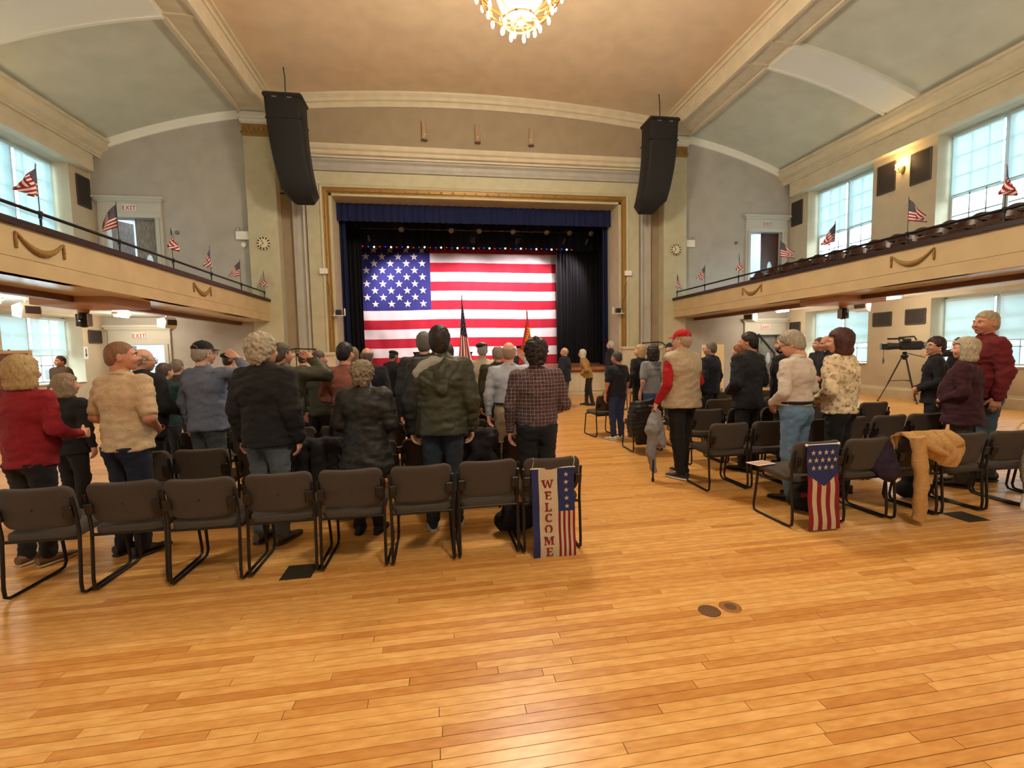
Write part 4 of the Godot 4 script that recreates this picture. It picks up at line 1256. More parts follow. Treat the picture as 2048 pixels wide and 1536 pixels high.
# distance field on a grid, meshed as surface nets
class Sdf:
	var o: Vector3
	var c: float
	var nx: int
	var ny: int
	var nz: int
	var d: PackedFloat32Array
	func _init(lo: Vector3, hi: Vector3, cell: float) -> void:
		o = lo
		c = cell
		nx = int(ceil((hi.x - lo.x) / c)) + 2
		ny = int(ceil((hi.y - lo.y) / c)) + 2
		nz = int(ceil((hi.z - lo.z) / c)) + 2
		d = PackedFloat32Array()
		d.resize(nx * ny * nz)
		d.fill(9.0)
	# tapered capsule; s (each <= 1) widens it along an axis
	func cap(a: Vector3, b: Vector3, ra: float, rb: float, k := 0.03, s := Vector3.ONE) -> void:
		var m := k + c * 2.0
		var rr := Vector3(maxf(ra, rb) + m, maxf(ra, rb) + m, maxf(ra, rb) + m) / s
		var lo := ((a.min(b) - rr - o) / c).floor().clamp(Vector3.ZERO, Vector3(nx - 1, ny - 1, nz - 1))
		var hi := ((a.max(b) + rr - o) / c).ceil().clamp(Vector3.ZERO, Vector3(nx - 1, ny - 1, nz - 1))
		var ba := (b - a) * s
		var il := 1.0 / maxf(ba.length_squared(), 1e-9)
		var dr := rb - ra
		var x0 := int(lo.x)
		var x1 := int(hi.x) + 1
		for z in range(int(lo.z), int(hi.z) + 1):
			for y in range(int(lo.y), int(hi.y) + 1):
				var q := (Vector3(o.x + x0 * c, o.y + y * c, o.z + z * c) - a) * s
				var step := c * s.x
				var at := (z * ny + y) * nx + x0
				for x in range(x0, x1):
					var t := clampf(q.dot(ba) * il, 0.0, 1.0)
					var e := (q - ba * t).length() - ra - dr * t
					var f := d[at]
					var h := k - absf(e - f)
					if h > 0.0: d[at] = minf(e, f) - h * h * 0.25 / k
					elif e < f: d[at] = e
					at += 1
					q.x += step
	func ell(p: Vector3, r: Vector3, k := 0.02, carve := false) -> void:
		var m := k + c * 2.0
		var lo := ((p - r - Vector3(m, m, m) - o) / c).floor().clamp(Vector3.ZERO, Vector3(nx - 1, ny - 1, nz - 1))
		var hi := ((p + r + Vector3(m, m, m) - o) / c).ceil().clamp(Vector3.ZERO, Vector3(nx - 1, ny - 1, nz - 1))
		for z in range(int(lo.z), int(hi.z) + 1):
			for y in range(int(lo.y), int(hi.y) + 1):
				for x in range(int(lo.x), int(hi.x) + 1):
					var q := Vector3(o.x + x * c, o.y + y * c, o.z + z * c) - p
					var k0 := (q / r).length()
					var e := (k0 * (k0 - 1.0) / maxf((q / (r * r)).length(), 1e-4)) if k0 > 1e-4 else -minf(r.x, minf(r.y, r.z))
					var at := (z * ny + y) * nx + x
					var f := d[at]
					if carve: e = -e
					var h := k - absf(e - f)
					if carve: d[at] = maxf(e, f) + (h * h * 0.25 / k if h > 0.0 else 0.0)
					else: d[at] = minf(e, f) - (h * h * 0.25 / k if h > 0.0 else 0.0)
	func cut(fn: Callable) -> void:   # keeps only where fn(p) < 0
		for z in nz:
			for y in ny:
				var at := (z * ny + y) * nx
				for x in nx:
					if d[at] < 0.2:
						var e: float = fn.call(Vector3(o.x + x * c, o.y + y * c, o.z + z * c))
						if e > d[at]: d[at] = e
					at += 1
	func floor_cut(h: float) -> void:   # keeps what is above h
		for z in nz:
			for y in ny:
				var e := h - (o.y + y * c)
				if e < -0.05: break
				var at := (z * ny + y) * nx
				for x in nx:
					if e > d[at]: d[at] = e
					at += 1
	func into(m: MB, xf := Transform3D(), amp := 0.0, freq := Vector3.ONE, seed_n := 1) -> void:
		var vid := PackedInt32Array()
		vid.resize(d.size())
		vid.fill(-1)
		var base := m.v.size()
		var ibase := m.i.size()
		var far := c * 1.8
		var sy := nx
		var sz := nx * ny
		var off := PackedInt32Array([0, 1, sy, sy + 1, sz, sz + 1, sz + sy, sz + sy + 1])
		var cells := PackedInt32Array()
		for z in nz - 1:
			for y in ny - 1:
				var at := z * sz + y * sy
				for x in nx - 1:
					var d0 := d[at]
					if d0 < far and d0 > -far:
						var mask := 0
						for k in 8:
							if d[at + off[k]] < 0.0: mask |= 1 << k
						if mask != 0 and mask != 255:
							var sum := Vector3.ZERO
							var n := 0
							for k in 8:
								for ax in 3:
									var bit := 1 << ax
									if k & bit: continue
									var j := k | bit
									if ((mask >> k) & 1) == ((mask >> j) & 1): continue
									var da := d[at + off[k]]
									var t := da / (da - d[at + off[j]])
									var p := Vector3(k & 1, (k >> 1) & 1, (k >> 2) & 1)
									p[ax] += t
									sum += p
									n += 1
							var w := o + (Vector3(x, y, z) + sum / n) * c
							vid[at] = m.pt(w, Vector3.ZERO)
							cells.push_back(at)
					at += 1
		var st := PackedInt32Array([1, sy, sz])
		for at in cells:
			for ax in 3:
				var da := d[at] < 0.0
				if da == (d[at + st[ax]] < 0.0): continue
				var u := st[(ax + 1) % 3]
				var w := st[(ax + 2) % 3]
				if at - u - w < 0: continue
				var a := vid[at]; var b := vid[at - u]; var e := vid[at - u - w]; var g := vid[at - w]
				if b < 0 or e < 0 or g < 0: continue
				if da:
					m.face3(a, b, e); m.face3(a, e, g)
				else:
					m.face3(a, e, b); m.face3(a, g, e)
		if amp > 0.0:
			var f := FastNoiseLite.new()
			f.seed = seed_n
			f.frequency = 1.0
			f.fractal_octaves = 2
			for k in range(base, m.v.size()):
				m.v[k] += m.n[k].normalized() * amp * f.get_noise_3dv(m.v[k] * freq)
				m.n[k] = Vector3.ZERO
			for k in range(ibase, m.i.size(), 3):
				var a := m.i[k]; var b := m.i[k + 2]; var e := m.i[k + 1]
				var nn := (m.v[b] - m.v[a]).cross(m.v[e] - m.v[a])
				m.n[a] += nn; m.n[b] += nn; m.n[e] += nn
		for k in range(base, m.v.size()):
			m.v[k] = xf * m.v[k]
			m.n[k] = (xf.basis * m.n[k]).normalized() if m.n[k].length_squared() > 1e-24 else Vector3.UP
# people: p holds at (x, z), h (height), turn, look (head turn), nod, w (build), arms, top, hem, ...
func skin_mat(k: int) -> StandardMaterial3D:
	var tones := [rgb(222, 168, 140), rgb(206, 146, 118), rgb(232, 182, 158), rgb(150, 100, 74)]
	return mat("skin%d" % k, tones[k], 0.55, {"tex": noise_tex("skin", Color(0.9, 0.86, 0.84), Color(1, 1, 1), 0.05, 3, 128), "scale": 8.0})
func cloth(color: Color, kind := "plain") -> StandardMaterial3D:
	var key := "cloth_%s_%s" % [kind, color.to_html(false)]
	if M.has(key): return M[key]
	if kind == "plaid": return mat(key, Color.WHITE, 0.9, {"tex": plaid_tex(), "scale": 7.5, "rim": 0.1})
	if kind == "floral": return mat(key, Color.WHITE, 0.9, {"tex": floral_tex(), "scale": 2.9, "rim": 0.1})
	if kind == "shell": return mat(key, color, 0.6, {"tex": noise_tex("denim", Color(0.78, 0.78, 0.78), Color(1, 1, 1), 0.05, 4, 256), "scale": 3.0, "bump": noise_tex("creases", Color.BLACK, Color.WHITE, 0.011, 3, 256, FastNoiseLite.TYPE_SIMPLEX_SMOOTH, true), "bump_k": 1.0})
	if kind == "denim": return mat(key, color, 0.92, {"tex": noise_tex("denim", Color(0.78, 0.78, 0.78), Color(1, 1, 1), 0.05, 4, 256), "scale": 4.0, "bump": noise_tex("creases", Color.BLACK, Color.WHITE, 0.011, 3, 256, FastNoiseLite.TYPE_SIMPLEX_SMOOTH, true), "bump_k": 0.8})
	return mat(key, color, 0.88, {"tex": T.weave, "scale": 4.0, "rim": 0.12, "bump": noise_tex("creases", Color.BLACK, Color.WHITE, 0.011, 3, 256, FastNoiseLite.TYPE_SIMPLEX_SMOOTH, true), "bump_k": 0.9})
func plaid_tex() -> ImageTexture:
	if T.has("plaid"): return T.plaid
	var im := Image.create(128, 128, false, Image.FORMAT_RGB8)
	im.fill(rgb(62, 36, 40))
	for k in 4:
		im.fill_rect(Rect2i(k * 32, 0, 13, 128), rgb(74, 48, 52))
	for y in 128:
		for x in 128:
			var a := x % 32 == 20 or x % 32 == 21
			var b := y % 32 == 20 or y % 32 == 21
			if a and b: im.set_pixel(x, y, rgb(232, 218, 210))
			elif a or b: im.set_pixel(x, y, rgb(190, 172, 168))
			elif x % 32 == 4 or y % 32 == 4: im.set_pixel(x, y, rgb(40, 30, 44))
	T.plaid = ImageTexture.create_from_image(im)
	return T.plaid
func floral_tex() -> ImageTexture:
	if T.has("floral"): return T.floral
	var im := Image.create(256, 256, false, Image.FORMAT_RGB8)
	im.fill(rgb(232, 214, 178))
	var r := RandomNumberGenerator.new()
	r.seed = 12
	for f in 58:
		var cx := r.randi_range(0, 255)
		var cy := r.randi_range(0, 255)
		var big := r.randf_range(3.5, 7.5)
		var tone := rgb(122, 90, 48).lerp(rgb(84, 60, 36), r.randf())
		for q in 6:
			var a := TAU * q / 6 + r.randf()
			var px := cx + cos(a) * big
			var py := cy + sin(a) * big
			for y in range(int(py - big), int(py + big)):
				for x in range(int(px - big), int(px + big)):
					var dd := Vector2(x - px, y - py).length()
					if dd < big * 0.72 and r.randf() < 0.85: im.set_pixel(posmod(x, 256), posmod(y, 256), tone.lerp(rgb(180, 148, 92), r.randf() * 0.45))
	T.floral = ImageTexture.create_from_image(im)
	return T.floral

func hand_into(m: MB, wrist: Vector3, along: Vector3, palm: Vector3, right: bool, curl: float, k: float, cell: float) -> void:   # palm and five fingers from the wrist
	var y := -along.normalized()
	var z := (palm - y * palm.dot(y)).normalized()
	var x := y.cross(z)
	var xf := Transform3D(Basis(x, y, z), wrist)
	var s := Sdf.new(V(-0.09, -0.22, -0.06) * k, V(0.09, 0.05, 0.13) * k, cell)
	var t := 1.0 if right else -1.0
	s.cap(V(0, 0.04, 0) * k, V(0, -0.02, 0) * k, 0.027 * k, 0.027 * k, 0.01)
	for f in 4:
		var fx := (-0.033 + 0.022 * f)
		s.cap(V(fx * 0.5, -0.01, 0) * k, V(fx, -0.088 + 0.004 * absf(f - 1.5), 0) * k, 0.015 * k, 0.0125 * k, 0.012)
	for f in 4:
		var fx := -0.033 + 0.022 * f
		var p := V(fx, -0.088 + 0.004 * absf(f - 1.5), 0)
		var a := 0.15 + curl * 0.5
		var seg: float = [0.036, 0.042, 0.039, 0.031][f if right else 3 - f]
		for j in 3:
			var q: Vector3 = p + V(0, -cos(a), sin(a)) * seg * [1.0, 0.68, 0.55][j]
			s.cap(p * k, q * k, (0.0098 - 0.0008 * j) * k, (0.0092 - 0.0008 * j) * k, 0.004)
			p = q
			a += curl * 0.75
	var tp := V(-0.030 * t, -0.028, 0.006)
	var t1 := tp + V(-0.026 * t, -0.03, 0.016)
	var t2 := t1 + V(-0.006 * t - 0.004 * t, -0.03, 0.012 + 0.012 * curl)
	s.cap(V(-0.012 * t, -0.015, 0.002) * k, tp * k, 0.017 * k, 0.015 * k, 0.01)
	s.cap(tp * k, t1 * k, 0.0145 * k, 0.0115 * k, 0.008)
	s.cap(t1 * k, t2 * k, 0.011 * k, 0.009 * k, 0.004)
	s.into(m, xf)

func head_into(m: MB, xf: Transform3D, k: float, cell: float, p: Dictionary) -> void:   # origin: centre of the skull; faces -z
	var s := Sdf.new(V(-0.11, -0.17, -0.15), V(0.11, 0.13, 0.13), cell)
	s.ell(V(0, 0.02, 0.012), V(0.076, 0.098, 0.098), 0.01)
	s.ell(V(0, -0.035, -0.028), V(0.062, 0.072, 0.068), 0.04)
	s.ell(V(0, -0.088, -0.066), V(0.03, 0.022, 0.024), 0.025)
	s.cap(V(0, -0.05, 0.03), V(0, -0.19, 0.035), 0.052, 0.055, 0.03)
	s.cap(V(0, 0.018, -0.088), V(0, -0.022, -0.114), 0.009, 0.014, 0.012)
	for e: float in [-1.0, 1.0]:
		s.ell(V(0.010 * e, -0.026, -0.104), V(0.011, 0.009, 0.012), 0.008)
		s.ell(V(0.034 * e, 0.006, -0.096), V(0.019, 0.013, 0.014), 0.012, true)
		s.cap(V(0.012 * e, 0.024, -0.092), V(0.05 * e, 0.022, -0.074), 0.008, 0.007, 0.012)
		s.ell(V(0.038 * e, -0.03, -0.078), V(0.022, 0.022, 0.018), 0.02)
		s.ell(V(0.079 * e, -0.012, 0.012), V(0.010, 0.031, 0.018), 0.006)
		s.ell(V(0.086 * e, -0.006, 0.004), V(0.006, 0.016, 0.008), 0.006, true)
	s.cap(V(-0.017, -0.055, -0.094), V(0.017, -0.055, -0.094), 0.007, 0.007, 0.008)
	s.cap(V(-0.014, -0.067, -0.092), V(0.014, -0.067, -0.092), 0.007, 0.007, 0.006)
	s.into(m, xf * Transform3D(Basis().scaled(V(k, k, k)), Vector3.ZERO))

func hairline(z: float, front: float, side: float, back: float) -> float:
	if z < -0.02: return lerpf(side, front, smoothstep(-0.02, -0.085, z))
	return lerpf(side, back, smoothstep(-0.02, 0.07, z))
func hair_mesh(style: String, cell: float, sd: int) -> MB:
	var m := MB.new()
	var long: float = {"long": 0.42, "bob": 0.19, "curly_bob": 0.17}.get(style, 0.13)
	var wide := 0.15 if style in ["bob", "long", "curly_bob", "curly"] else 0.12
	var s := Sdf.new(V(-wide, -long - 0.03, -0.15), V(wide, 0.16, 0.16), cell)
	match style:
		"short", "thin":
			s.ell(V(0, 0.028, 0.018), V(0.083, 0.105 if style == "short" else 0.098, 0.106), 0.01)
			s.ell(V(0, -0.03, 0.062), V(0.066, 0.062, 0.052), 0.03)
			s.cut(func(q: Vector3) -> float: return hairline(q.z, 0.075, -0.005, -0.092) - q.y)
			if style == "thin": s.cut(func(q: Vector3) -> float: return 0.05 - Vector3(q.x, (q.y - 0.13) * 1.2, q.z - 0.05).length())
		"full":
			s.ell(V(0, 0.035, 0.018), V(0.092, 0.112, 0.112), 0.01)
			s.ell(V(0, -0.03, 0.06), V(0.076, 0.075, 0.06), 0.03)
			s.cut(func(q: Vector3) -> float: return hairline(q.z, 0.07, -0.02, -0.11) - q.y)
		"buzz":
			s.ell(V(0, 0.021, 0.013), V(0.0785, 0.1, 0.1), 0.01)
			s.ell(V(0, -0.03, 0.058), V(0.062, 0.058, 0.046), 0.03)
			s.cut(func(q: Vector3) -> float: return hairline(q.z, 0.07, 0.0, -0.085) - q.y)
		"fringe":
			s.ell(V(0, 0.02, 0.018), V(0.083, 0.100, 0.106), 0.01)
			s.ell(V(0, -0.03, 0.062), V(0.066, 0.062, 0.052), 0.03)
			s.cut(func(q: Vector3) -> float: return maxf(maxf(hairline(q.z, 0.2, 0.0, -0.092) - q.y, q.y - 0.052 - 0.2 * maxf(0.0, 0.02 - q.z)), -0.045 - q.z))
		"curly":
			s.ell(V(0, 0.035, 0.025), V(0.112, 0.118, 0.122), 0.01)
			s.ell(V(0, -0.055, 0.06), V(0.088, 0.075, 0.066), 0.04)
			s.cut(func(q: Vector3) -> float: return hairline(q.z, 0.06, -0.07, -0.13) - q.y)
		"bob", "curly_bob":
			s.ell(V(0, 0.035, 0.022), V(0.104, 0.112, 0.118), 0.01)
			s.cap(V(-0.03, -0.03, 0.03), V(-0.034, -0.10, 0.03), 0.085, 0.082, 0.04)
			s.cap(V(0.03, -0.03, 0.03), V(0.034, -0.10, 0.03), 0.085, 0.082, 0.04)
			s.cut(func(q: Vector3) -> float: return maxf(-0.15 - q.y, minf(-0.045 - q.z, minf(0.07 - absf(q.x), 0.0) + 0.065 - q.y)))
		"long":
			s.ell(V(0, 0.035, 0.02), V(0.10, 0.11, 0.115), 0.01)
			s.cap(V(-0.035, 0.0, 0.045), V(-0.045, -0.34, 0.075), 0.075, 0.06, 0.04)
			s.cap(V(0.035, 0.0, 0.045), V(0.045, -0.34, 0.075), 0.075, 0.06, 0.04)
			s.cut(func(q: Vector3) -> float: return minf(-0.04 - q.z, 0.065 - q.y))
	var curl := style.begins_with("curly")
	s.into(m, Transform3D(), 0.022 if curl else (0.004 if style == "buzz" else 0.010), V(24, 24, 24) if curl else V(70, 12, 45), sd)
	return m

func shoe_mesh(sneaker: bool) -> Array:
	var up := MB.new()
	var so := MB.new()
	for w in 2:
		var rings := []
		for k in 9:
			var f := k / 8.0
			var z := 0.075 - 0.275 * f
			var hw := 0.034 + 0.013 * sin(PI * clampf(f * 1.1 - 0.05, 0, 1)) - (0.016 if k == 8 else 0.0) - (0.008 if k == 0 else 0.0)
			var hh := lerpf(0.095, 0.045, smoothstep(0.3, 0.8, f)) - (0.012 if k == 8 else 0.0)
			if w == 1:
				hw += 0.004
				hh = 0.026
			var ring := PackedVector3Array()
			for q in 10:
				var a := TAU * q / 10
				ring.push_back(V(cos(a) * hw, (0.022 if w == 0 else 0.0) + maxf(0.0, (0.5 + 0.5 * sin(a))) * (hh - (0.022 if w == 0 else 0.0)), z))
			ring.reverse()
			rings.append(ring)
		(up if w == 0 else so).strip_ring(rings, false, true)
	return [up.mesh(), so.mesh()]

func arm_points(kind: String, e: float) -> Array:   # shoulder, elbow, wrist, hand direction, palm direction, curl (for 1.75 m), e = -1 left, 1 right
	match kind:
		"front": return [V(0.185 * e, 1.41, 0.0), V(0.26 * e, 1.13, 0.03), V(0.08 * e, 1.00, -0.20), V(-0.75 * e, -0.35, -0.2), V(0, 0.2, 1), 0.7]
		"salute": return [V(0.185 * e, 1.415, 0.0), V(0.44 * e, 1.40, -0.10), V(0.235 * e, 1.575, -0.17), V(-0.86 * e, 0.42, -0.05), V(0, -0.4, -1), 0.08]
		"brow": return [V(0.185 * e, 1.415, 0.0), V(0.36 * e, 1.29, -0.14), V(0.20 * e, 1.53, -0.16), V(-0.55 * e, 0.75, 0.0), V(-0.5 * e, 0, 0.8), 0.1]
		"phone": return [V(0.185 * e, 1.40, 0.0), V(0.24 * e, 1.2, -0.20), V(0.16 * e, 1.46, -0.36), V(-0.1 * e, 0.8, -0.35), V(-0.3 * e, 0.2, 1), 0.9]
		"reach": return [V(0.185 * e, 1.40, 0.0), V(0.22 * e, 1.34, -0.30), V(0.16 * e, 1.36, -0.56), V(0, 0.0, -1), V(0, -1, 0), 0.8]
		"cane": return [V(0.185 * e, 1.40, 0.0), V(0.28 * e, 1.12, 0.05), V(0.29 * e, 0.90, -0.10), V(0, -0.8, -0.4), V(-0.6 * e, 0, 0.3), 1.1]
		"bend": return [V(0.185 * e, 1.40, 0.0), V(0.26 * e, 1.14, 0.02), V(0.22 * e, 1.06, -0.22), V(-0.2 * e, 0.0, -1), V(-1 * e, 0, 0), 0.8]
		"hip": return [V(0.185 * e, 1.40, 0.0), V(0.36 * e, 1.16, 0.06), V(0.22 * e, 0.98, -0.10), V(-0.6 * e, -0.4, -0.3), V(-0.5 * e, 0, 0.6), 0.8]
	return [V(0.185 * e, 1.405, 0.0), V(0.250 * e, 1.125, 0.035), V(0.252 * e, 0.885, -0.035), V(0.0, -1.0, -0.12), V(-1.0 * e, 0, 0.25), 0.55]

var shoes := []
func person(p: Dictionary) -> Node3D:
	var h: float = p.h
	var k := h / 1.75
	var z: float = p.at[1]
	var dist := absf(z)
	var far := dist > 6.0
	var cell: float = p.get("cell", 0.0175 if dist < 4.9 else (0.022 if dist < 6.0 else (0.028 if dist < 9.0 else 0.034)))
	var o := thing("person", p.label, "person", V(p.at[0], 0, z), p.get("turn", 0.0))
	if p.has("y"): o.position.y = p.y
	var w: float = p.get("w", 1.0)
	var sd: int = hash(p.label) % 997
	var skin := skin_mat(p.get("skin", 0))
	var lean: float = p.get("lean", 0.0)          # forward stoop of the upper body
	var L := func(q: Vector3) -> Vector3:
		var r := q * k
		if r.y > 0.95 * k: r.z -= lean * (r.y - 0.95 * k)
		return r
	var arms: Array = p.get("arms", ["down", "down"])
	var sleeve: String = p.get("sleeve", "long")
	var A := []
	for e in 2:
		var pts: Array = arm_points(arms[e], -1.0 if e == 0 else 1.0)
		var wf := maxf(0.0, w - 1.0) * 0.06
		for j in 3: pts[j] = pts[j] + V((-1 if e == 0 else 1) * wf * ([1.0, 1.0, 0.6][j]), 0, 0)
		A.append([L.call(pts[0]), L.call(pts[1]), L.call(pts[2]), pts[3], pts[4], pts[5]])
	# skin: core, limbs, then head and hands on finer grids
	var body := MB.new()
	var reach := 0.5 * k
	var s := Sdf.new(V(-reach - 0.12, 0.02, -0.62 * k), V(reach + 0.12, 1.62 * k, 0.3 * k), maxf(cell * 1.45, 0.03))
	s.cap(L.call(V(0, 1.34, 0)), L.call(V(0, 1.0, 0)), 0.11 * k, 0.10 * k, 0.04, V(0.8, 1, 1))
	s.cap(L.call(V(0, 1.36, 0.01)), L.call(V(0, 1.55, -0.005)), 0.056 * k, 0.054 * k, 0.04)
	for e: float in [-1.0, 1.0]:
		s.cap(L.call(V(0.05 * e, 1.36, 0)), L.call(V(0.16 * e, 1.40, 0)), 0.06 * k, 0.045 * k, 0.04)
		var bs: float = p.get("step", 0.0) * e
		s.cap(V(0.075 * e, 0.95, 0.005) * k, V(0.095 * e, 0.5, -0.012 - bs * 0.5) * k, 0.065 * k, 0.046 * k, 0.04)
		s.cap(V(0.095 * e, 0.5, -0.012 - bs * 0.5) * k, V(0.10 * e, 0.1, 0.02 - bs) * k, 0.044 * k, 0.034 * k, 0.03)
	for a in A:
		s.cap(a[0], a[1], 0.046 * k, 0.041 * k, 0.03)
		s.cap(a[1], a[2], 0.042 * k, 0.030 * k, 0.03)
	s.into(body)
	var hx := Transform3D(Basis.from_euler(V(p.get("nod", 0.0), p.get("look", 0.0), p.get("tilt", 0.0))), L.call(V(0, 1.505, 0.0)))
	hx = hx * Transform3D(Basis(), V(0, 0.118 * k, -0.006 * k))
	var hc := 0.0095 if dist < 5.0 else (0.012 if dist < 7.0 else 0.015)
	head_into(body, hx, k, hc, p)
	for e in 2:
		if arms[e] == "none": continue
		var a: Array = A[e]
		hand_into(body, a[2], a[3], a[4], e == 1, a[5], k, 0.0075 if dist < 5.6 else 0.011)
	part("body", body, skin, o)
	# trousers
	var t := MB.new()
	var lw: float = p.get("legs_w", 1.0)
	s = Sdf.new(V(-0.30, 0.02, -0.26) * k, V(0.30, 1.10, 0.26) * k, cell)
	s.cap(V(-0.055 * w, 0.94, 0.0) * k, V(0.055 * w, 0.94, 0.0) * k, 0.118 * k * lerpf(1.0, w, 0.6), 0.118 * k * lerpf(1.0, w, 0.6), 0.04)
	s.cap(V(0, 0.94, -0.005) * k, V(0, 1.05, -0.01) * k, 0.115 * k * w, 0.112 * k * w, 0.04, V(0.82, 1, 1))
	for e: float in [-1.0, 1.0]:
		var st: float = p.get("step", 0.0) * e
		s.cap(V(0.085 * e, 0.90, 0.01) * k, V(0.095 * e, 0.49, -0.015 - st * 0.5) * k, 0.100 * k * lerpf(1.0, w, 0.5), 0.070 * k * lw, 0.03)
		s.cap(V(0.095 * e, 0.49, -0.015 - st * 0.5) * k, V(0.10 * e, 0.085, 0.02 - st) * k, 0.070 * k * lw, 0.058 * k * lw, 0.03)
		s.cap(V(0.06 * e, 0.90, 0.06) * k, V(0.07 * e, 0.86, 0.06) * k, 0.075 * k * lerpf(1.0, w, 0.5), 0.07 * k, 0.05)
	var top_y := 1.07 * k
	for g: Dictionary in p.tops:
		if g.get("torso", true) and g.get("hem", 0.86) < 0.97: top_y = minf(top_y, (g.get("hem", 0.86) + 0.035) * k)
	if top_y < 1.0 * k: s.cut(func(q: Vector3) -> float: return q.y - top_y)
	s.floor_cut(0.045 * k)
	s.into(t, Transform3D(), 0.010, V(9, 18, 9), sd)
	part("trousers", t, cloth(p.get("legs", rgb(34, 36, 46)), p.get("legs_kind", "plain")), o)
	if p.has("belt"):
		var ring := []
		for q in 20: ring.append(V(cos(TAU * q / 20) * 0.162 * w * k, 1.025 * k, sin(TAU * q / 20) * 0.128 * w * k))
		part("belt", MB.new().tube(ring, 0.019, 6, false, true), cloth(p.belt), o)
	# shoes
	if shoes.is_empty(): shoes = shoe_mesh(true)
	for e: float in [-1.0, 1.0]:
		var st: float = p.get("step", 0.0) * e
		var sh := part("shoe", shoes[0], mat("shoe_" + p.get("shoe", rgb(30, 26, 26)).to_html(false), p.get("shoe", rgb(30, 26, 26)), 0.5), o)
		sh.position = V(0.10 * e * k, 0.0, (0.02 - st) * k)
		sh.rotation.y = -0.12 * e
		sh.scale = V(1.08, 1, 1.08) * k
		part("sole", shoes[1], mat("sole_" + p.get("sole", rgb(30, 26, 26)).to_html(false), p.get("sole", rgb(30, 26, 26)), 0.6), sh)
	# upper garments, inner first
	for g: Dictionary in p.tops:
		var m := MB.new()
		var gr: float = g.get("grow", 0.0)
		var hem: float = g.get("hem", 0.86) * k
		s = Sdf.new(V(-reach - 0.14, minf(hem, 0.8 * k) - 0.08, -0.62 * k), V(reach + 0.14, 1.56 * k, 0.34 * k), g.get("cell", cell))
		if g.get("torso", true):
			s.cap(L.call(V(-0.085 * w, 1.31, 0.005)), L.call(V(0.085 * w, 1.31, 0.005)), (0.125 + gr) * k, (0.125 + gr) * k, 0.04)
			s.cap(L.call(V(0, 1.27, 0.0)), L.call(V(0, 1.04, -0.012)), (0.132 * w + gr) * k, (0.126 * w + gr) * k, 0.05, V(0.80, 1, 1))
			if w > 1.08: s.cap(L.call(V(0, 1.12, -0.05)), L.call(V(0, 1.05, -0.05)), 0.14 * w * k, 0.14 * w * k, 0.06, V(0.9, 1, 1))
			s.cap(L.call(V(0, 1.05, -0.005)), V(0, 0.72, 0.005) * k, (0.125 * w + gr) * k, (0.142 * lerpf(1.0, w, 0.7) + gr + g.get("flare", 0.0) + (0.016 if g.get("hem", 0.86) < 0.97 else 0.0)) * k, 0.05, V(0.80, 1, 1))
			for e: float in [-1.0, 1.0]:
				s.cap(L.call(V(0.03 * e, 1.435, 0.012)), L.call(V(0.165 * e * lerpf(1.0, w, 0.4), 1.405, 0.005)), (0.056 + gr) * k, (0.062 + gr) * k, 0.05)
			s.cap(L.call(V(0, 1.40, 0.015)), L.call(V(0, 1.475, 0.005)), (0.085 + gr) * k, (0.062 + gr * 0.7) * k, 0.05)
			s.floor_cut(hem)
		if g.get("arms", true):
			var only: Array = g.get("only", [true, true])
			for ai in 2:
				var a: Array = A[ai]
				if not only[ai]: continue
				var sl: String = g.get("sleeve", "long")
				s.cap(a[0], a[1] if sl == "long" else a[0].lerp(a[1], 0.78), (0.066 + gr) * k * lerpf(1.0, w, 0.3), ((0.056 if sl == "long" else 0.066) + gr) * k, 0.022)
				if sl == "long": s.cap(a[1], a[2].lerp(a[1], 0.04), (0.056 + gr) * k, (0.040 + gr) * k, 0.014)
		s.into(m, Transform3D(), g.get("fold", 0.014), g.get("fold_f", V(7, 15, 7)), sd + 3)
		var q := part(g.get("name", "shirt"), m, cloth(g.color, g.get("kind", "plain")), o)
		if g.get("collar", true):
			var ring := []
			for j in 18:
				var a := TAU * j / 18
				ring.append(L.call(V(cos(a) * 0.068, 1.478 + 0.012 * sin(a), sin(a) * 0.066 + 0.004)))
			part("collar", MB.new().tube(ring, 0.016 + gr * 0.5, 6, false, true), cloth(g.get("collar_color", g.color), g.get("kind", "plain")), q)
	# hair, hat, glasses, eyes
	if p.get("hair", "") != "":
		var hm := part("hair", hair_mesh(p.hair, 0.011 if dist < 5.0 else (0.013 if dist < 7.0 else 0.016), sd), mat("hair_" + p.hair_color.to_html(false), p.hair_color, 0.6, {"tex": noise_tex("strands", Color(0.6, 0.6, 0.6), Color(1, 1, 1), 0.03, 4, 256), "scale": V(12, 2.5, 12)}), o)
		hm.transform = hx * Transform3D(Basis().scaled(V(k, k, k)), Vector3.ZERO)
	if p.has("hat"): hat(o, p.hat, p.hat_color, hx, k)
	if p.get("face", false):
		for e: float in [-1.0, 1.0]:
			var ey := part("eye", MB.new().ball(Vector3.ZERO, V(0.0125, 0.0085, 0.011), 10), mat("eye_white", rgb(226, 218, 210), 0.25), o)
			ey.transform = hx * Transform3D(Basis().scaled(V(k, k, k)), V(0.034 * e, 0.004, -0.0815) * k)
			part("iris", MB.new().ball(V(0, 0, -0.0085), V(0.0055, 0.0068, 0.0038), 8), mat("iris", rgb(48, 40, 36), 0.2), ey)
		var lp := MB.new().tube([V(-0.022, -0.061, -0.094), V(-0.01, -0.06, -0.1015), V(0.01, -0.06, -0.1015), V(0.022, -0.061, -0.094)], [0.002, 0.006, 0.006, 0.002], 6)
		var lips := part("lips", lp, mat("lips", rgb(176, 98, 92), 0.5), o)
		lips.transform = hx * Transform3D(Basis().scaled(V(k, k, k)), Vector3.ZERO)
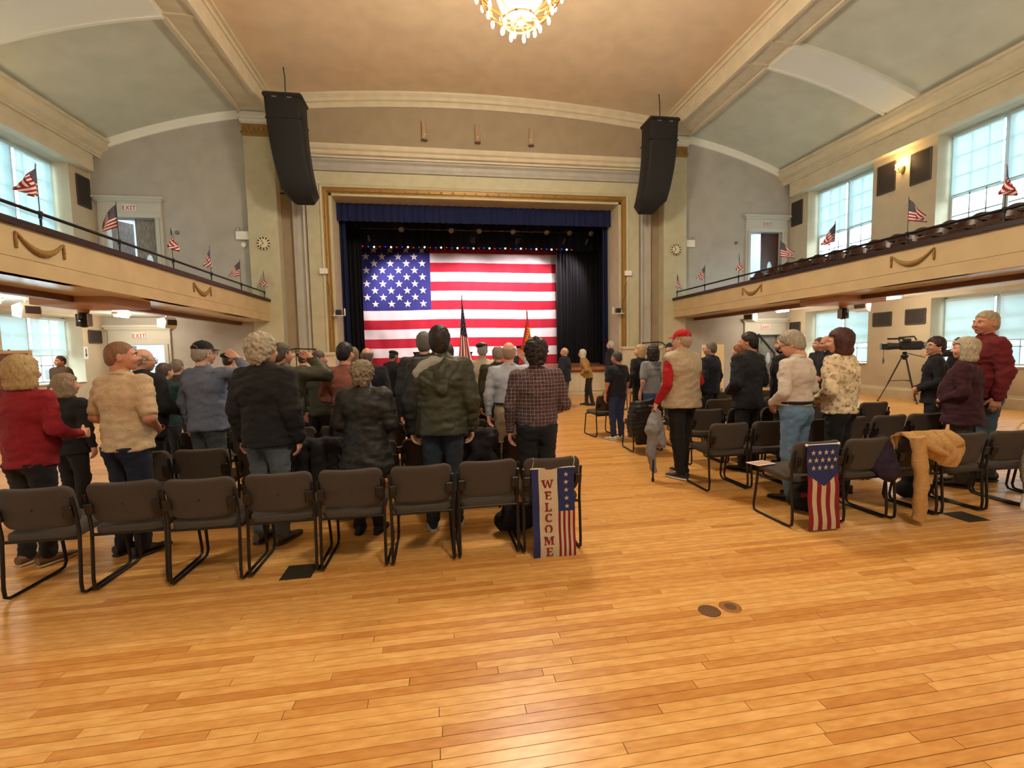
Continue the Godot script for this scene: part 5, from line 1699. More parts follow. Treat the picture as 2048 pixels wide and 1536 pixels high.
		if p.get("brow", true):
			for e: float in [-1.0, 1.0]:
				var bw := part("eyebrow", MB.new().tube([V(0.016 * e, 0.026, -0.101), V(0.034 * e, 0.031, -0.096), V(0.052 * e, 0.024, -0.08)], [0.003, 0.0042, 0.002], 5), mat("brow_" + p.get("hair_color", rgb(90, 70, 60)).to_html(false), p.get("hair_color", rgb(90, 70, 60)).darkened(0.25), 0.8), o)
				bw.transform = lips.transform
	if p.get("glasses", false):
		var g := MB.new()
		for e: float in [-1.0, 1.0]:
			var ring := []
			for q in 12: ring.append(V(0.034 * e + cos(TAU * q / 12) * 0.024, 0.0 + sin(TAU * q / 12) * 0.018, -0.108))
			g.tube(ring, 0.002, 5, false, true)
			g.tube([V(0.057 * e, 0.004, -0.106), V(0.078 * e, 0.004, -0.06), V(0.086 * e, 0.004, 0.0), V(0.086 * e, -0.008, 0.02)], 0.002, 5)
		g.tube([V(-0.011, 0.004, -0.108), V(0.011, 0.004, -0.108)], 0.002, 5)
		var go := part("glasses", g, M.black_metal, o)
		go.transform = hx * Transform3D(Basis().scaled(V(k, k, k)), Vector3.ZERO)
	o.set_meta("_arms", A)
	o.set_meta("_head", hx)
	return o

func hat(o: Node3D, kind: String, color: Color, hx: Transform3D, k: float) -> void:
	var m := MB.new()
	var mm := cloth(color)
	var x := hx * Transform3D(Basis().scaled(V(k, k, k)), Vector3.ZERO)
	if kind == "cap":
		var prof := []
		for j in 9: prof.append(Vector2(maxf(cos(PI / 2 * j / 8.0), 0.01), sin(PI / 2 * j / 8.0)))
		m.lathe(prof, 20, Transform3D(Basis(V(0.088, 0, 0), V(0, 0.088, 0), V(0, 0, 0.108)), V(0, 0.048, 0.014)))
		var c := part("cap", m, mm, o)
		c.transform = x
		var b := MB.new()
		b.sheet(func(u: float, w: float) -> Vector3:
			var a := (u - 0.5) * 2.2
			var r := lerpf(0.0, 0.075, w) * (1.0 - 0.25 * absf(a) / 1.1)
			return V(sin(a) * (0.086 + r * 0.55), 0.052 - 0.022 * a * a * 0.4 - 0.25 * r, 0.014 - cos(a) * (0.104 + r)), 10, 4, 0.004)
		part("brim", b, mm, c)
		part("button", MB.new().ball(V(0, 0.136, 0.014), V(0.009, 0.006, 0.009), 8), mm, c)
		var st := []
		for j in 9: st.append(V(cos(PI * j / 8.0) * 0.05, 0.052 + sin(PI * j / 8.0) * 0.034, 0.014 + sqrt(maxf(0.0, 1.0 - pow(cos(PI * j / 8.0) * 0.05 / 0.088, 2.0))) * 0.108 - sin(PI * j / 8.0) * 0.008))
		part("strap_gap", MB.new().tube(st, 0.004, 5), cloth(rgb(176, 140, 120)), c)
	elif kind == "beret":
		m.ball(V(-0.012, 0.075, 0.012), V(0.098, 0.048, 0.112), 16)
		var c := part("beret", m, mm, o)
		c.transform = x
		var ring := []
		for j in 18: ring.append(V(cos(TAU * j / 18) * 0.083, 0.05, 0.012 + sin(TAU * j / 18) * 0.102))
		part("band", MB.new().tube(ring, 0.008, 5, false, true), M.black_cloth, c)
	else:
		m.lathe([Vector2(0.9, -0.35), Vector2(0.92, 0.1), Vector2(1.22, 0.55), Vector2(1.2, 0.72), Vector2(0.02, 0.85)], 20, Transform3D(Basis(V(0.088, 0, 0), V(0, 0.075, 0), V(0, 0, 0.106)), V(0, 0.072, 0.012)))
		var c := part("service_cap", m, mm, o)
		c.transform = x
		var b := MB.new()
		b.sheet(func(u: float, w: float) -> Vector3:
			var a := (u - 0.5) * 2.0
			return V(sin(a) * (0.082 + 0.03 * w), 0.05 - 0.035 * w, 0.012 - cos(a) * (0.1 + 0.045 * w)), 8, 3, 0.004)
		part("peak", b, M.black_plastic, c)
		part("badge", MB.new().ball(V(0, 0.09, -0.098), V(0.014, 0.018, 0.006), 8), M.gold, c)
func flag_tex() -> ImageTexture:
	if T.has("flagtex"): return T.flagtex
	var im := Image.create(260, 143, false, Image.FORMAT_RGB8)
	im.fill(rgb(226, 216, 210))
	for k in 7: im.fill_rect(Rect2i(0, k * 22, 260, 11), rgb(150, 26, 44))
	im.fill_rect(Rect2i(0, 0, 104, 77), rgb(34, 36, 66))
	for r in 9:
		for c in (6 if r % 2 == 0 else 5):
			im.fill_rect(Rect2i(7 + 17 * c + (8 if r % 2 else 0), 5 + 8 * r, 4, 4), rgb(226, 220, 216))
	T.flagtex = ImageTexture.create_from_image(im)
	return T.flagtex
func small_flag(p: Vector3, dir: float, droop: float, spread: float, label: String) -> void:
	var o := thing("hand_flag", label, "flag", p, 0.0, "small flags on the balcony rails")
	part("staff", MB.new().tube([V(0, -0.06, 0), V(0, 0.60, 0.01)], 0.006, 6), mat("staff_black", rgb(34, 26, 24), 0.5), o)
	part("finial", MB.new().lathe([Vector2(0.004, 0.6), Vector2(0.011, 0.615), Vector2(0.001, 0.65)], 6), M.gold, o)
	part("socket", MB.new().lathe([Vector2(0.02, -0.10), Vector2(0.02, -0.04), Vector2(0.026, -0.035), Vector2(0.026, 0.0), Vector2(0.012, 0.01)], 8), M.steel, o)
	var d := V(cos(dir), 0, sin(dir))
	var n := V(-sin(dir), 0, cos(dir))
	var m := MB.new()
	m.sheet(func(u: float, w: float) -> Vector3:
		var top := V(0, 0.20 + 0.39 * w, 0)
		var dr := droop * (0.75 + 0.25 * u)
		var q := top + d * (0.56 * u * cos(dr)) - V(0, 0.56 * u * sin(dr) * (0.3 + 0.7 * w) * 0.8, 0)
		return q + n * (spread * u * sin(5.0 * u + 5.0 * w) * 0.09 + 0.04 * spread * sin(9.0 * w + 3.0 * u) * u), 14, 8, 0.0015)
	part("cloth", m, mat("hand_flag_cloth", Color.WHITE, 0.85, {"tex": flag_tex(), "uv": true, "back": Color(0.3, 0.3, 0.3)}), o)

func banner_sheet(x0: float, x1: float, y0: float, y1: float, off: float, nx := 6, ny := 24) -> MB:   # hangs down the back of a chair, local to the banner
	var m := MB.new()
	m.sheet(func(u: float, w: float) -> Vector3: return banner_p(lerpf(x0, x1, u), lerpf(y0, y1, w), off), nx, ny, 0.0015)
	return m
func banner_p(x: float, y: float, off: float) -> Vector3:
	var z := 0.06 - 0.04 * clampf((y - 0.1) / 0.6, 0.0, 1.0) + 0.006 * sin(y * 19.0 + x * 5.0) + off
	return V(x, y, z)

func props() -> void:
	var r := RandomNumberGenerator.new()
	r.seed = 3
	# little flags on the balcony rails
	for s: float in [-1.0, 1.0]:
		for k in 7:
			if s < 0 and k == 6: continue
			var z: float = POST_Z[k]
			var dirs := [1.2, 2.2, 1.6, 1.0, 2.6, 1.3, 2.0]
			var dr := [1.0, 1.05, 1.35, 0.95, 1.2, 0.9, 1.1]
			small_flag(H(s * 6.98, 3.66, z), dirs[k] + (0.4 if s > 0 else 0.0), dr[(k + (2 if s > 0 else 0)) % 7], 1.0, "small stars and stripes flag, %s from the stage on the %s balcony's rail" % [NTH[k], "bare" if s < 0 else "seated"])
	welcome_banner()
	shield_banner()
	standards()
	camera_tripod()
	belongings()

func welcome_banner() -> void:
	var o := thing("welcome_banner", "fabric WELCOME banner in cream, blue and red hung on a chair back", "banner", V(0.86, 0, -3.475))
	var navy := mat("banner_blue", rgb(42, 50, 108), 0.9, {"tex": T.weave, "scale": 12.0})
	var cream := mat("banner_cream", rgb(226, 206, 170), 0.9, {"tex": T.weave, "scale": 12.0})
	var red := mat("banner_red", rgb(150, 24, 36), 0.9, {"tex": T.weave, "scale": 12.0})
	var top := 0.70
	part("blue_band", banner_sheet(-0.17, -0.115, 0.0, top, 0.0, 2), navy, o)
	part("cream_panel", banner_sheet(-0.115, 0.035, 0.0, top, 0.0015, 5), cream, o)
	part("star_field", banner_sheet(0.035, 0.17, 0.36, top, 0.0, 5), navy, o)
	for k in 7:
		part("stripe", banner_sheet(0.035 + 0.0193 * k, 0.035 + 0.0193 * (k + 1), 0.0, 0.36, 0.0008 * (k % 2), 1), red if k % 2 == 0 else cream, o)
	for k in 5:
		var y := 0.645 - 0.062 * k
		part("star", MB.new().prism(star_poly(0.021), Transform3D(Basis(), banner_p(0.105, y, 0.0015)), 0.002), cream, o)
	var word := "WELCOME"
	for k in 7:
		var y := 0.575 - 0.088 * k
		var t := part("letter", text(word[k], 0.070, 0.004, "Droid Serif"), red, o)
		t.position = banner_p(-0.045, y, 0.004)
	part("rod", MB.new().tube([V(-0.18, top, 0.02), V(0.18, top, 0.02)], 0.006, 6), M.white_plastic, o)
	for e: float in [-0.165, 0.165]:
		part("cord", MB.new().tube([V(e, top, 0.02), V(e * 0.98, top + 0.07, 0.075), V(e * 0.97, top + 0.095, 0.05), V(e * 0.97, top + 0.08, 0.02)], 0.003, 5), M.white_plastic, o)

func shield_banner() -> void:
	var o := thing("shield_banner", "stars and stripes banner with a pointed blue field hung on a chair", "banner", V(3.26, 0, -3.475), 0.02)
	var navy: Material = M.banner_blue
	var cream: Material = M.banner_cream
	var red: Material = M.banner_red
	var top := 0.76
	for k in 7:
		var x0 := -0.155 + 0.0443 * k
		part("stripe", banner_sheet(x0, x0 + 0.0443, 0.02, 0.52, 0.0006 * (k % 2), 2), red if k % 2 == 0 else cream, o)
	var m := MB.new()
	m.sheet(func(u: float, w: float) -> Vector3:
		var x := lerpf(-0.155, 0.155, u)
		var low := 0.40 + 0.105 * absf(x) / 0.155
		return banner_p(x, lerpf(low, top, w), 0.002), 12, 12, 0.0015)
	part("star_field", m, navy, o)
	for row in 3:
		for k in (5 if row == 1 else 4):
			var n := 5 if row == 1 else 4
			var p := banner_p((k - (n - 1) / 2.0) * 0.062, 0.69 - 0.066 * row, 0.004)
			part("star", MB.new().prism(star_poly(0.025), Transform3D(Basis(), p), 0.002), cream, o)
	part("rod", MB.new().tube([V(-0.165, top, 0.022), V(0.165, top, 0.022)], 0.006, 6), M.white_plastic, o)
	for e: float in [-0.16, 0.16]: part("knob", MB.new().ball(V(e, top, 0.022), V(0.013, 0.013, 0.013), 8), M.white_plastic, o)

func standards() -> void:
	# furled national flag and the red standard on poles
	var o := thing("flag_standard", "furled stars and stripes flag on a pole with a spear tip", "flag", V(0.60, 0, -11.0))
	part("pole", MB.new().tube([V(0, 0.0, 0), V(0, 2.82, 0)], 0.016, 8), M.brown_wood, o)
	part("spear", MB.new().lathe([Vector2(0.012, 2.8), Vector2(0.02, 2.84), Vector2(0.026, 2.88), Vector2(0.001, 3.0)], 8), M.chrome, o)
	var m := MB.new()
	m.sheet(func(u: float, w: float) -> Vector3:
		var y := lerpf(1.45, 2.72, w)
		var wd := lerpf(0.34, 0.03, pow(w, 0.8))
		return V((u - 0.35) * wd, y - 0.1 * u * (1 - w), 0.02 + 0.035 * sin(u * 16.0 + w * 3.0) * (1.1 - w)), 20, 16, 0.002)
	part("stripes", m, mat("furled_cloth", Color.WHITE, 0.85, {"tex": furled_tex(), "uv": true}), o)
	o = thing("flag_standard", "red standard lettered in yellow on a pole", "flag", V(2.16, 0, -11.0))
	part("pole", MB.new().tube([V(-0.02, 0.0, 0.0), V(0.0, 2.5, 0)], 0.016, 8), M.brown_wood, o)
	part("spear", MB.new().lathe([Vector2(0.012, 2.48), Vector2(0.02, 2.52), Vector2(0.001, 2.66)], 8), mat("spear_red", rgb(150, 60, 40), 0.4, {"metal": 0.4}), o)
	m = MB.new()
	m.sheet(func(u: float, w: float) -> Vector3:
		var y := lerpf(1.3, 2.42, w)
		return V(lerpf(-0.24, -0.01, w) * (1.0 - u) + u * lerpf(0.16, 0.015, w), y, 0.02 + 0.02 * sin(u * 9.0 + w * 2.0) * (1.0 - w)), 12, 14, 0.002)
	part("cloth", m, mat("standard_red", rgb(176, 26, 26), 0.85), o)
	var t := part("lettering", text("FRAMINGHAM", 0.088, 0.004), mat("letter_yellow", rgb(236, 184, 40), 0.7), o)
	t.transform = Transform3D(Basis(Vector3.BACK, 1.36), V(-0.045, 1.78, 0.062))
func furled_tex() -> ImageTexture:
	var im := Image.create(96, 192, false, Image.FORMAT_RGB8)
	im.fill(rgb(26, 28, 52))
	for k in 30: im.fill_rect(Rect2i((k * 37) % 90, (k * 23) % 96, 5, 4), rgb(220, 216, 214))
	for k in 8: im.fill_rect(Rect2i(k * 12, 100 + (k * 5) % 9, 12, 92), rgb(170, 26, 44) if k % 2 == 0 else rgb(222, 212, 208))
	return ImageTexture.create_from_image(im)

func camera_tripod() -> void:
	var c := V(12.62, 0, -10.75)
	var o := thing("camera_tripod", "black video tripod with splayed legs by the window wall", "tripod", c)
	for a: float in [2.5, 0.2, 4.4]:
		var f := V(cos(a) * 0.55, 0.0, -sin(a) * 0.55)
		part("leg", MB.new().tube([f + V(0, 0.015, 0), f * 0.55 + V(0, 0.58, 0)], 0.014, 6).tube([f * 0.62 + V(0, 0.50, 0), f * 0.10 + V(0, 1.24, 0)], 0.02, 6), mat("tripod_bronze", rgb(70, 56, 46), 0.4, {"metal": 0.4}), o)
		part("brace", MB.new().tube([f * 0.55 + V(0, 0.58, 0), V(0, 0.6, 0)], 0.009, 5), M.black_metal, o)
		part("foot", MB.new().ball(f + V(0, 0.018, 0), V(0.03, 0.018, 0.03), 8), M.black_plastic, o)
	part("bowl", MB.new().lathe([Vector2(0.03, 1.16), Vector2(0.09, 1.24), Vector2(0.09, 1.28), Vector2(0.05, 1.3), Vector2(0.05, 1.38)], 12), M.black_metal, o)
	part("pan_handle", MB.new().tube([V(0.05, 1.34, 0.02), V(0.30, 1.22, 0.3)], 0.011, 6), M.black_metal, o)
	var v := thing("video_camera", "black shoulder video camera with viewfinder on the tripod", "camera", c + V(0, 1.38, 0), 0.95)
	v.scale = V(1.2, 1.2, 1.2)
	part("body", MB.new().obox(Transform3D(Basis(), V(0, 0.14, 0.10)), V(0.16, 0.2, 0.42), 0.03), M.black_plastic, v)
	part("lens_barrel", MB.new().lathe([Vector2(0.07, 0.0), Vector2(0.075, 0.12), Vector2(0.085, 0.2), Vector2(0.085, 0.24), Vector2(0.06, 0.24)], 16, Transform3D(Basis(Vector3.RIGHT, -PI / 2), V(0, 0.13, -0.10))), M.black_plastic, v)
	part("lens_hood", MB.new().obox(Transform3D(Basis(), V(0, 0.13, -0.38)), V(0.2, 0.15, 0.12), 0.015), M.black_plastic, v)
	part("handle", MB.new().tube([V(0, 0.24, -0.10), V(0, 0.33, -0.12), V(0, 0.34, 0.16), V(0, 0.26, 0.2)], 0.018, 8), M.black_plastic, v)
	part("microphone", MB.new().tube([V(-0.07, 0.30, -0.02), V(-0.07, 0.30, -0.34)], 0.02, 8), M.black_cloth, v)
	part("viewfinder", MB.new().obox(Transform3D(Basis(Vector3.UP, 0.3), V(-0.12, 0.26, 0.0)), V(0.10, 0.08, 0.14), 0.015), M.black_plastic, v)
	part("battery", MB.new().obox(Transform3D(Basis(), V(0, 0.14, 0.36)), V(0.12, 0.16, 0.1), 0.01), M.steel, v)
	part("lens_cap", MB.new().obox(Transform3D(Basis(Vector3.BACK, 0.785), V(-0.06, -0.20, -0.4)), V(0.12, 0.12, 0.02), 0.008), M.black_plastic, v)
	part("cap_cord", MB.new().tube([V(-0.06, -0.12, -0.4), V(-0.06, 0.08, -0.4)], 0.005, 5), M.black_plastic, v)

func lump(called: String, label: String, cat: String, at_p: Vector3, caps: Array, m: Material, cell := 0.018, fold := 0.018, k := 0.035) -> MeshInstance3D:   # soft things: [a, b, ra, rb, scale]
	var lo := V(9, 9, 9)
	var hi := V(-9, -9, -9)
	for c in caps:
		var rr: float = maxf(c[2], c[3]) / (minf(c[4].x, minf(c[4].y, c[4].z)) if c.size() > 4 else 1.0) + 0.05
		lo = lo.min(c[0] - V(rr, rr, rr)).min(c[1] - V(rr, rr, rr))
		hi = hi.max(c[0] + V(rr, rr, rr)).max(c[1] + V(rr, rr, rr))
	var s := Sdf.new(lo, hi, cell)
	for c in caps: s.cap(c[0], c[1], c[2], c[3], k, c[4] if c.size() > 4 else Vector3.ONE)
	var b := MB.new()
	s.into(b, Transform3D(), fold, V(11, 11, 11), label.hash() % 99)
	var o := one(called, label, cat, b, m)
	o.position = at_p
	return o

func belongings() -> void:
	# tan coat thrown over a chair back, one sleeve hanging
	var tan_m := cloth(rgb(206, 160, 98), "shell")
	var tc := thing("tan_coat", "tan raincoat thrown over a chair back with one sleeve hanging down", "coat", V(4.31, 0, -3.46))
	for lay in 2:
		var g := MB.new()
		g.sheet(func(u: float, w: float) -> Vector3:
			var x := lerpf(-0.25, 0.27 - 0.03 * lay, u) + 0.02 * sin(w * 7.0 + lay)
			var low := 0.60 + 0.05 * sin(u * 5.0 + 1.0 + lay * 2.0) - 0.05 * u + 0.07 * lay
			var bulge := 0.05 * sin(PI * clampf(w / 0.5, 0.0, 1.0)) * (1.0 - lay * 0.3)
			var fold := 0.016 * sin(u * 17.0 + 6.0 * w + lay * 2.0) + 0.010 * sin(u * 31.0 - 9.0 * w)
			if w < 0.5:
				var f := w / 0.5
				return V(x, lerpf(low, 0.815 + 0.02 * lay, f), 0.10 + bulge - 0.09 * f * f + fold + 0.012 * lay)
			var f2 := (w - 0.5) / 0.5
			return V(x, lerpf(0.815 + 0.02 * lay, 0.62, f2 * f2), lerpf(0.01, -0.075, smoothstep(0.0, 0.5, f2)) + fold * 0.6 + 0.012 * lay), 26, 22, 0.012)
		part("body_panel" if lay == 0 else "back_panel", g, tan_m, tc)
	var slv := []
	var slr := []
	for k in 13:
		slv.append(V(-0.20 + 0.045 * k / 12.0 + 0.006 * sin(k * 1.3), 0.80 - 0.74 * k / 12.0, 0.10 + 0.03 * sin(PI * k / 12.0)))
		slr.append(0.058 + 0.006 * sin(k * 2.1) - 0.008 * k / 12.0)
	part("sleeve", MB.new().tube(slv, slr, 12), tan_m, tc)
	part("lapel", MB.new().tube([V(-0.22, 0.78, 0.13), V(-0.10, 0.70, 0.165), V(0.02, 0.645, 0.165), V(0.06, 0.66, 0.15)], [0.03, 0.036, 0.03, 0.01], 8), tan_m, tc)
	lump("purple_bag", "dark purple bag hanging beside the tan coat", "bag", V(3.98, 0, -3.50), [[V(0, 0.74, -0.05), V(0.02, 0.46, -0.02), 0.06, 0.09], [V(-0.04, 0.72, -0.1), V(-0.05, 0.52, -0.06), 0.05, 0.07]], cloth(rgb(44, 28, 54)), 0.02, 0.02)
	# umbrella hooked on a chair back
	var o := thing("folded_umbrella", "folded grey and white umbrella hooked over a chair back", "umbrella", V(5.36, 0, -3.38))
	var hk := []
	for k in 9: hk.append(V(-0.06 + 0.06 * cos(PI - PI * k / 8.0), 0.80 + 0.07 * sin(PI * k / 8.0), -0.02))
	hk.append(V(0.0, 0.66, 0.0))
	part("crook", MB.new().tube(hk, 0.011, 8), mat("crook_cream", rgb(206, 178, 140), 0.4), o)
	part("shaft", MB.new().tube([V(0, 0.68, 0), V(-0.045, 0.10, 0.03)], 0.006, 6), M.steel, o)
	var um := MB.new()
	var prof := []
	var sp := []
	for k in 11:
		sp.append(V(-0.045 * k / 10.0, 0.66 - 0.44 * k / 10.0, 0.03 * k / 10.0))
		prof.append(0.02 + 0.034 * sin(PI * clampf(k / 10.0 * 1.1, 0, 1)) + 0.008 * (k % 2))
	um.tube(sp, prof, 10)
	part("canopy", um, mat("umbrella_print", rgb(190, 178, 160), 0.7, {"tex": noise_tex("leafprint", Color(0.35, 0.34, 0.36), Color(1, 1, 1), 0.035, 2, 256), "scale": 6.0}), o)
	part("tip", MB.new().lathe([Vector2(0.02, 0.0), Vector2(0.032, 0.02), Vector2(0.03, 0.14), Vector2(0.012, 0.16)], 10, Transform3D(Basis(Vector3.BACK, -0.08), V(-0.06, 0.06, 0.03))), M.white_plastic, o)
	# black quilted jacket on an aisle chair
	var puff := []
	for k in 11:
		var y := 0.80 - 0.062 * k
		var wd := 0.05 * sin(PI * k / 10.0)
		puff.append([V(-0.19 - wd, y - 0.02, 0.30 + 0.03 * sin(k * 1.1)), V(0.02, y + 0.015, 0.335), 0.036, 0.040])
		puff.append([V(0.0, y + 0.015, 0.335), V(0.19 - 0.006 * k, y, 0.31), 0.040, 0.034])
		if k < 9: puff.append([V(-0.21 - wd, y - 0.02, 0.27), V(-0.22 - wd, y - 0.05, 0.10), 0.040, 0.034])
	lump("quilted_jacket", "black quilted down jacket hung over an aisle chair's back", "jacket", V(3.2, 0, -6.9), puff, cloth(rgb(18, 19, 25), "shell"), 0.017, 0.010, 0.016)
	# papers on seats
	var sheets := [[3.05, 0.49, -3.95, 0.2, "printed programme lying on the shield banner's chair"], [0.05, 0.487, -4.80, 0.4, "printed programme on a chair before the olive jacket"], [-2.2, 0.487, -4.85, 0.1, "printed programme on a second-row chair by the cream shirt"]]
	for q in sheets:
		var pg := thing("programme_sheet", q[4], "paper", V(q[0], q[1], q[2]), q[3])
		part("page", MB.new().obox(Transform3D(), V(0.22, 0.003, 0.15)), mat("paper", rgb(236, 220, 212), 0.8), pg)
		part("picture", MB.new().obox(Transform3D(Basis(), V(0.0, 0.002, 0.0)), V(0.19, 0.001, 0.11)), mat("paper_print", rgb(196, 164, 154), 0.8, {"tex": T.mottle, "scale": 9.0}), pg)
	# bags on the floor
	lump("black_backpack", "black backpack on the floor under the shield banner's chair", "bag", V(3.55, 0, -3.95), [[V(-0.10, 0.11, 0.02), V(0.12, 0.11, 0.02), 0.10, 0.10], [V(-0.08, 0.2, 0.02), V(0.08, 0.2, 0.02), 0.08, 0.08]], cloth(rgb(20, 19, 22)), 0.022, 0.015)
	o = one("red_strap", "red band round the black backpack", "strap", MB.new().obox(Transform3D(Basis(), V(3.56, 0.185, -3.825)), V(0.34, 0.05, 0.03), 0.01), cloth(rgb(150, 24, 32)))
	lump("black_bag", "black handbag on the floor beneath the chair with the WELCOME banner", "bag", V(0.62, 0, -4.0), [[V(-0.08, 0.10, 0.0), V(0.12, 0.10, 0.0), 0.09, 0.09], [V(-0.04, 0.2, 0.0), V(0.08, 0.2, 0.0), 0.06, 0.06]], cloth(rgb(18, 17, 18)), 0.022, 0.012)
	lump("black_handbag", "black handbag with a white tag under the umbrella's row", "bag", V(4.85, 0, -4.0), [[V(-0.08, 0.10, 0.0), V(0.12, 0.10, 0.0), 0.09, 0.09], [V(-0.04, 0.22, 0.0), V(0.08, 0.22, 0.0), 0.06, 0.06]], cloth(rgb(22, 20, 22)), 0.022, 0.012)
	lump("dark_coat", "dark coat folded over a second-row chair beside the checked shirt", "coat", V(0.37, 0, -4.86), [[V(-0.16, 0.80, 0.28), V(0.16, 0.79, 0.28), 0.06, 0.06], [V(-0.14, 0.76, 0.33), V(0.14, 0.55, 0.31), 0.06, 0.06], [V(0.14, 0.76, 0.33), V(-0.1, 0.5, 0.31), 0.06, 0.06]], cloth(rgb(24, 20, 28)), 0.02, 0.02)
	lump("black_shawl", "black coat draped over a second-row chair beside the long black coat", "coat", V(-1.15, 0, -4.86), [[V(-0.18, 0.79, 0.28), V(0.18, 0.79, 0.28), 0.05, 0.05], [V(-0.16, 0.76, 0.33), V(-0.16, 0.35, 0.30), 0.06, 0.07], [V(0.14, 0.76, 0.33), V(0.14, 0.35, 0.30), 0.06, 0.07], [V(0, 0.76, 0.33), V(0, 0.35, 0.30), 0.06, 0.08]], cloth(rgb(22, 21, 26)), 0.02, 0.02)
	# boards and rails near the stage
	o = thing("display_board", "tall cream display board standing before the end wall", "board", V(8.35, 0, -13.0), 0.3)
	part("panel", MB.new().obox(Transform3D(Basis(), V(0, 1.0, 0)), V(0.95, 1.38, 0.03), 0.006), mat("board_cream", rgb(240, 222, 176), 0.7), o)
	for e: float in [-0.4, 0.4]: part("leg", MB.new().box(V(e - 0.02, 0.0, -0.02), V(e + 0.02, 0.34, 0.02)).box(V(e - 0.02, 0.0, -0.2), V(e + 0.02, 0.03, 0.2)), M.steel, o)
	o = thing("picture_easel", "framed brown picture on an easel before the lower window", "easel", V(-6.6, 0, -8.2), 0.35)
	part("picture", MB.new().obox(Transform3D(Basis(Vector3.RIGHT, -0.12), V(0, 1.36, 0)), V(0.62, 0.78, 0.02)), mat("picture_brown", rgb(112, 70, 52), 0.6, {"tex": T.mottle, "scale": 3.0}), o)
	var fr := MB.new()
	for q in [[0, 0.40, 0.68, 0.05], [0, -0.40, 0.68, 0.05]]: fr.obox(Transform3D(Basis(Vector3.RIGHT, -0.12), V(0, 1.36 + q[1], 0.12 * -q[1])), V(q[2], q[3], 0.035), 0.008)
	for e: float in [-0.32, 0.32]: fr.obox(Transform3D(Basis(Vector3.RIGHT, -0.12), V(e, 1.36, 0)), V(0.05, 0.84, 0.035), 0.008)
	part("frame", fr, mat("frame_oak", rgb(200, 170, 136), 0.5), o)
	for q in [[-0.26, 0.2], [0.26, 0.2], [0.0, -0.4]]: part("leg", MB.new().tube([V(q[0] * 1.3, 0.0, q[1]), V(q[0] * 0.3, 1.8, -0.06)], 0.015, 6), M.brown_wood, o)
	for s: float in [-1.0, 1.0]:
		o = thing("step_rail", "bronze handrail of the steps beside the stage, " + ("canton" if s < 0 else "fly") + " side", "rail", H(s * 5.75, 0, -15.2))
		var far := s * 0.25
		part("bar", MB.new().tube([V(-s * 0.35, 1.80, 0), V(far, 1.83, 0), V(far + s * 0.15, 1.80, 0), V(far + s * 0.62, 1.45, 0), V(far + s * 1.2, 1.0, 0)], 0.022, 8), mat("bronze", rgb(66, 48, 38), 0.4, {"metal": 0.5}), o)
		for q: float in [-0.3, 0.25, 0.9]: part("post", MB.new().tube([V(s * q, 0.0, 0), V(s * q, 1.8 - maxf(0.0, q - 0.4) * 0.72, 0)], 0.018, 8), M.bronze, o)
		for k in 4:
			var st := MB.new().box(H(s * 5.3, 0.0, -15.8), H(s * (6.2 + 0.28 * (3 - k)), 0.24 * (k + 1), -15.1))
			struct("stage_step", st, M.stage_floor, "wooden step up to the stage", "step")
const UP_Z := [-4.2, -5.3, -6.4, -7.5, -8.6]
func garment(color: Color, hem := 0.86, called := "shirt", o := {}) -> Dictionary:
	var g := {"color": color, "hem": hem, "name": called}
	g.merge(o, true)
	return g
